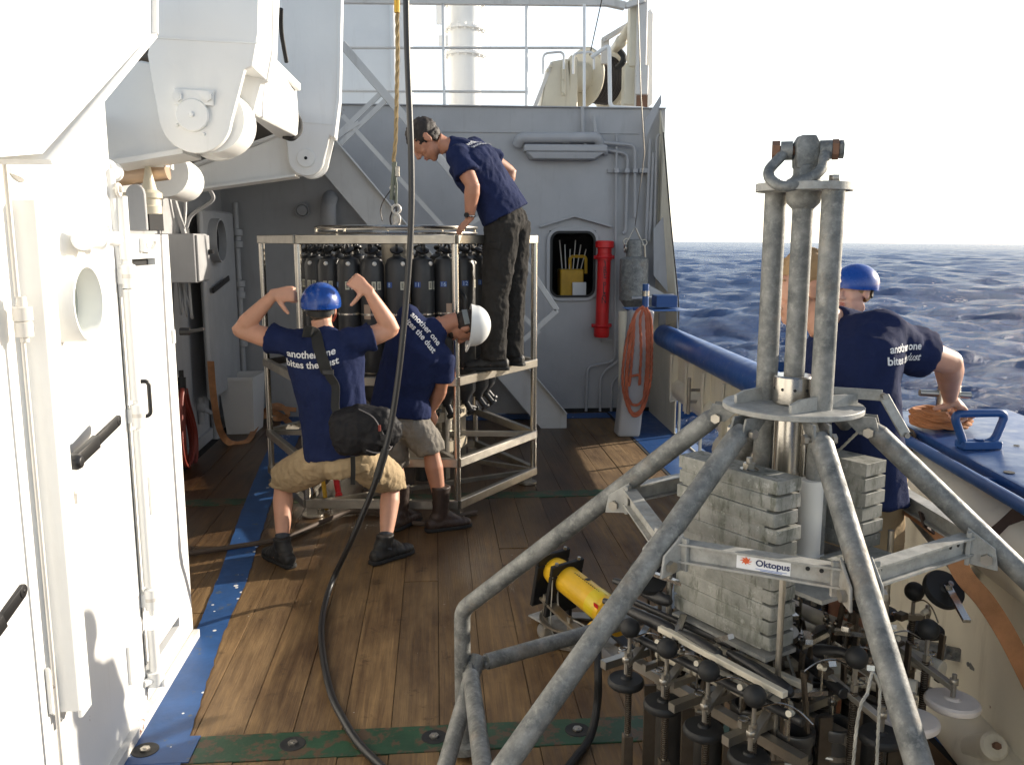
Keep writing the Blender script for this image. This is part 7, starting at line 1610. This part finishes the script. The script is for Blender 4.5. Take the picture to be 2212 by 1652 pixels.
# --- 4: fair haired, arm reaching to the bollard
Y = 2.78
J = dict(pelvis=P_(1850, 990, 2.62), waist=P_(1846, 890, 2.64), chest=P_(1838, 790, 2.66), neck=P_(1775, 690, 2.74), head=P_(1738, 622, 2.76),
         shL=P_(1800, 735, 2.90), shR=P_(1905, 735, 2.62), elL=P_(1700, 880, 3.05), elR=P_(2050, 782, 2.72), wrL=P_(1640, 960, 2.95), wrR=P_(2052, 858, 3.04),
         hipL=P_(1820, 1000, 2.70), hipR=P_(1880, 1005, 2.56), knL=P_(1822, 1230, 2.76), knR=P_(1880, 1250, 2.60), ankL=V((0, 0, 0)), ankR=V((0, 0, 0)))
J['ankL'] = V((J['knL'].x, J['knL'].y + .05, .09)); J['ankR'] = V((J['knR'].x + .02, J['knR'].y + .02, .09))
r4, b4, t4, s4, Mh4 = build_person('smiling fair haired person behind the corer with one arm on the steel bollard', J, dict(
    fwd=(-.88, .10, -.10), up=(0, 0, 1), skin='skin', pants='khaki', leg=.93, toeL=(-.5, .8, 0), toeR=(-.3, .9, 0), sleeveL=.6, sleeveR=.60, hem=-.14, fold=(.1, 0, 1), cuff=1.12, fat=1.04,
    handL=dict(d=(-.5, .2, -.4), n=(0, 0, -1), ts=-1, curl=.4), handR=dict(d=(.62, .30, -.45), n=(-.35, .1, -1), ts=-1, curl=.8, thumb=(-.8, .1, -.2))))
c4 = J['shL'].lerp(J['shR'], .5).lerp(J['chest'], .10) + V((-.075, 0, 0))
shirt_text(r4, t4, c4, (.86, .50, 0), (0, 0, 1), .19, ['another one', 'bites the dust'], .2)
hair_cap(r4, J['head'], Mh4, M['hair_blond'], grow=1.09, amp=.009, seed=8)
face(r4, J['head'], Mh4, smile=True, brow='hair_blond')

# --- 5: blue helmet behind the shoulder of the fair haired one
Y = 4.25
hd5 = P_(1846, 632, Y)
J = dict(pelvis=V((hd5.x - .03, Y, .93)), waist=V((hd5.x - .02, Y, 1.10)), chest=V((hd5.x, Y, 1.30)), neck=V((hd5.x + .01, Y, 1.52)), head=hd5,
         shL=V((hd5.x - .10, Y - .15, 1.43)), shR=V((hd5.x + .06, Y + .16, 1.43)), elL=V((hd5.x - .22, Y - .12, 1.18)), elR=V((hd5.x + .02, Y + .25, 1.15)), wrL=V((hd5.x - .35, Y - .03, 1.05)), wrR=V((hd5.x - .15, Y + .2, 1.0)),
         hipL=V((hd5.x - .06, Y - .08, .9)), hipR=V((hd5.x, Y + .08, .9)), knL=V((hd5.x - .08, Y - .09, .5)), knR=V((hd5.x - .02, Y + .1, .5)), ankL=V((hd5.x - .06, Y - .1, .09)), ankR=V((hd5.x, Y + .12, .09)))
J = {k: (v if k == 'head' else v + V((-.10, 0, 0))) for k, v in J.items()}
r5, b5, t5, s5, Mh5 = build_person('person in blue helmet mostly hidden behind the fair haired person on the right', J, dict(hs=.93, 
    fwd=(-.90, -.42, 0), up=(0, 0, 1), skin='skin_pale', pants='charcoal', leg=2, toeL=(-.9, -.3, 0), toeR=(-.9, -.2, 0), handL=dict(d=(-.6, 0, -.3), n=(0, 0, -1), ts=1, curl=.5), handR=dict(d=(-.6, 0, -.3), n=(0, 0, -1), ts=-1, curl=.5)))
helmet(r5, J['head'] + Mh5 @ V((0, 0, .005)), Mh5, M['helmet_blue'], 'climb'); hair_cap(r5, J['head'], Mh5, M['hair_blond'], grow=1.05, amp=.005); face(r5, J['head'], Mh5, brow='hair_blond')
# ================================================================ cables and loose gear on the deck
yk_ = 3.05
cb = thing('black_hose', 'thick black hose hanging from above and snaking over the deck planks', 'hose', on(700, 1380))
T_ = [at(874, -1100, 4.45), at(876, -400, 4.45), at(877, -40, 4.45), at(880, 120, 4.45), at(888, 330, 4.42), at(888, 480, 4.40), at(878, 640, 4.38), at(862, 800, 4.36), at(842, 930, 4.34), at(820, 1010, 4.32), at(800, 1070, 4.36), at(760, 1165, 4.42), on(722, 1245, .10), on(703, 1300, .03), on(694, 1360, .024), on(700, 1430, .022), on(716, 1500, .022), on(740, 1550, .030), on(775, 1605, .022), on(830, 1660, .022), on(900, 1720, .022)]
mb = MB(); mb.tube(smooth_path(T_, 8), .0155, 14); mb.build('hose', M['black'], cb)
mb = MB(); mb.tube([at(833, 970, 4.33), at(823, 1003, 4.32), at(815, 1030, 4.33)], .021, 12); mb.build('tape_wrap', M['black_matte'], cb)
mb = MB(); mb.tube(smooth_path([on(380, 1200, .02), on(440, 1190, .02), on(560, 1172, .02), on(620, 1160, .02), on(700, 1125, .02), on(760, 1105, .02), on(830, 1110, .02), on(900, 1130, .02), on(960, 1120, .02), on(1030, 1105, .02)], 8), .016, 10)
tag(mb.build('brown_hose', flat('dirty_brown_hose', (.085, .060, .042), .7, 0, .2)), 'dirty brown hose lying across the deck behind the squatting person', 'hose')
mb = MB(); mb.tube(smooth_path([on(1290, 1380, .3), on(1292, 1450, .25), on(1290, 1520, .12), on(1275, 1590, .03), on(1240, 1640, .02), on(1200, 1690, .02)], 8), .016, 10)
tag(mb.build('black_cable', M['black_matte']), 'short black cable curling down to the deck between the corer legs', 'cable')
# striped pole and red lamp under the rosette frame
for (x0, y0, x1, y1, m_, r_, nm, lb, ct) in ((697, 1030, 706, 1108, 'yellow', .016, 'boat_hook_pole', 'yellow brown pole leaning inside the foot of the rosette frame', 'pole'), (722, 1012, 734, 1080, 'red', .022, 'red_flash_lamp', 'small red rod shaped lamp low inside the rosette frame', 'lamp'), (668, 1020, 674, 1070, 'steel', .018, 'steel_sensor', 'shiny steel sensor tube hung low inside the rosette frame', 'sensor')):
    a_ = at(x0, y0, 6.15); b_ = at(x1, y1, 6.0); b_.z = max(b_.z, .02); mb = MB(); mb.tube([a_, a_.lerp(b_, .5), b_], [r_, r_, r_ * .9], 12); mb.lathe([(r_ * .5, 0), (r_ * 1.2, .01), (r_ * 1.2, .05), (r_ * .6, .06)], b_, (a_ - b_), 12)
    tag(mb.build(nm, M[m_]), lb, ct)
# yellow instrument in its black cradle
c = on(1238, 1400, 0); ys = thing('yellow_pinger', 'yellow cylinder instrument strapped in black plates on a round steel base', 'instrument', V((c.x, c.y + .1, 0)))
A_ = at(1200, 1232, 4.02); B_ = at(1345, 1345, 3.62); ax = (B_ - A_).normalized()
dd3 = lambda t: A_ + ax * t
mb = MB(); L_ = (B_ - A_).length; mb.lathe([(0, -.05), (.040, -.050), (.060, -.025), (.068, .01), (.068, L_ * .78), (.058, L_ * .80), (.058, L_ * .86), (.070, L_ * .88), (.070, L_), (.03, L_ + .01), (0, L_ + .01)], A_, ax, 36); yb_ = mb.build('cylinder', flat('glossy_yellow_paint', (.78, .46, .02), .35, 0, .04, 20, var=.1), ys)
mb = MB(); mb.lathe([(.0687, L_ * .60), (.0697, L_ * .61), (.0697, L_ * .72), (.0687, L_ * .73)], A_, ax, 36); mb.build('yellow_tape', flat('yellow_tape', (.75, .55, .02), .3), yb_)
hz = Vector((ax.x, ax.y, 0)).normalized(); pz = V((-hz.y, hz.x, 0)); upx = ax.cross(pz); upx = -upx if upx.z < 0 else upx
def platebx(t, th, w, h0, h1, nm, m_):
    c_ = dd3(t); mb = MB(); mb.hexa([c_ - pz * w - ax * th + upx * h0, c_ + pz * w - ax * th + upx * h0, c_ + pz * w + ax * th + upx * h0, c_ - pz * w + ax * th + upx * h0, c_ - pz * w - ax * th + upx * h1, c_ + pz * w - ax * th + upx * h1, c_ + pz * w + ax * th + upx * h1, c_ - pz * w + ax * th + upx * h1]); return mb.build(nm, M[m_], ys, bevel=.003)
for t in (-.03, .075):
    platebx(t, .011, .100, -.19, .030, 'cradle_plate', 'black_matte'); platebx(t, .010, .100, .033, .088, 'cradle_cap', 'black_matte')
    for s_ in (-1, 1): mb = MB(); q = dd3(t) + pz * .07 * s_ + upx * .088; mb.cyl(q, q + upx * .012, .009, n=6); mb.build('bolt', M['steel_dull'], ys)
mb = MB()
for k in range(13): q = dd3(.14 + .014 * k) + upx * .0683 - pz * .008; mb.hexa([q + pz * a_ + ax * b_ + upx * h_ for h_ in (0, .0008) for a_, b_ in ((-.002, 0), (.002 + .002 * (k % 3), 0), (.002, .008), (-.002, .008))])
q = dd3(.20) + upx * .0683 + pz * .012; mb.hexa([q + pz * a_ + ax * b_ + upx * h_ for h_ in (-.001, .0006) for a_, b_ in ((-.012, 0), (.010, .004), (.012, .022), (-.010, .02))]); mb.build('black_marking', M['decal_black'], yb_)
mb = MB(); q = dd3(.345) + (-pz * .75 + upx * .4 if pz.y > 0 else pz * .75 + upx * .4).normalized() * .0705; mb.hexa([q + ax * b_ + V((0, 0, z)) + V((0, -.001 * h_, 0)) for h_ in (0, 1) for b_, z in ((0, -.012), (.03, -.012), (.03, .012), (0, .012))]); mb.build('red_label', M['red'], yb_)
mb = MB(); bc3 = dd3(.10); bc3.z = 0; mb.lathe([(.14, .012), (.21, .012), (.21, .022), (.14, .022), (.14, .012)], bc3 + V((.06, .0, 0)), n=44); mb.lathe([(.18, .085), (.20, .085), (.20, .095), (.18, .095), (.18, .085)], bc3 + V((.06, 0, 0)), n=44)
mb.build('base_ring', M['steel_dull'], ys)
mb = MB(); mb.hexa([bc3 + hz * a_ + pz * b_ + V((0, 0, z)) for z in (.024, .034) for a_, b_ in ((-.24, -.06), (.34, -.06), (.34, .06), (-.24, .06))]); mb.build('base_plate', M['galv_light'], ys, bevel=.003)
for s_ in (-1, 1):
    mb = MB(); p = bc3 + pz * .075 * s_; mb.bar(p - hz * .10 + V((0, 0, .18)), p + hz * .36 + V((0, 0, .045)), .05, .012); mb.bar(p - hz * .08 + V((0, 0, .03)), p - hz * .08 + V((0, 0, .2)), .02, .02, hz); mb.bar(p + hz * .1 + V((0, 0, .03)), p + hz * .1 + V((0, 0, .15)), .02, .02, hz); mb.build('cradle_rail', M['black_matte'] if s_ > 0 else M['steel_dull'], ys)
mb = MB(); q = dd3(.09) - pz * .088 if pz.x > 0 else dd3(.09) + pz * .088; mb.tube(smooth_path([q + V((0, 0, .07)), q + V((-.005, 0, -.03)), V((q.x, q.y, .03)), V((q.x + .1, q.y - .12, .05)), V((q.x + .25, q.y - .2, .03))]), .003, 6); mb.tube(smooth_path([dd3(.0) - V((0, .08, .05)), dd3(.02) - V((0, .10, .16)), dd3(.2) - V((0, .14, .12)), dd3(.3) - V((0, .14, .2))]), .004, 6); mb.build('cord', M['rope_fleck'], ys)
mb = MB(); mb.tube(smooth_path([dd3(.33) - V((0, .10, .03)), dd3(.30) - V((.04, .12, .05)), dd3(.29) - V((.05, .12, .10)), dd3(.33) - V((.03, .12, .14))]), .012, 8); mb.build('yellow_wrap', M['yellow'], ys)
# small shackle on the planks
# strap over the frame beam on the right
st_ = MB(); ribbon(st_, smooth_path([at(1895, 1030, 2.75), at(1925, 1075, 2.62), at(1985, 1110, 2.50), at(2045, 1165, 2.36), at(2080, 1240, 2.30), at(2130, 1300, 2.30), at(2180, 1380, 2.3), at(2240, 1500, 2.3), at(2290, 1600, 2.3)], 8), .055, .003, (-.5, -.6, .6))
tag(st_.build('lashing_strap', M['strap']), 'wide faded orange lashing strap running over the galvanised frame at the right', 'strap')
st_ = MB(); ribbon(st_, smooth_path([at(1990, 1120, 2.4), at(2060, 1170, 2.45), at(2110, 1180, 2.5), at(2160, 1150, 2.5), at(2230, 1085, 2.5)], 8), .055, .003, (0, -.6, .8))
tag(st_.build('lashing_strap', flat('dark_brown_strap', (.06, .035, .025), .85, 0, .5, 300)), 'dark brown lashing strap rising towards the blue bulwark top at the right edge', 'strap')
pt_ = thing('pipe_stub', 'cream painted pipe stub with bolt at the lower right corner', 'pipe', on(2130, 1640, .1))
c = on(2150, 1610, .25); mb = MB(); mb.cyl(c, c + V((.02, .14, -.1)), .045, n=24); mb.build('stub', M['cream'], pt_, bevel=.008); mb = MB(); mb.cyl(c + V((-.004, -.02, .012)), c, .012, n=6); mb.build('bolt', M['rusty'], pt_)
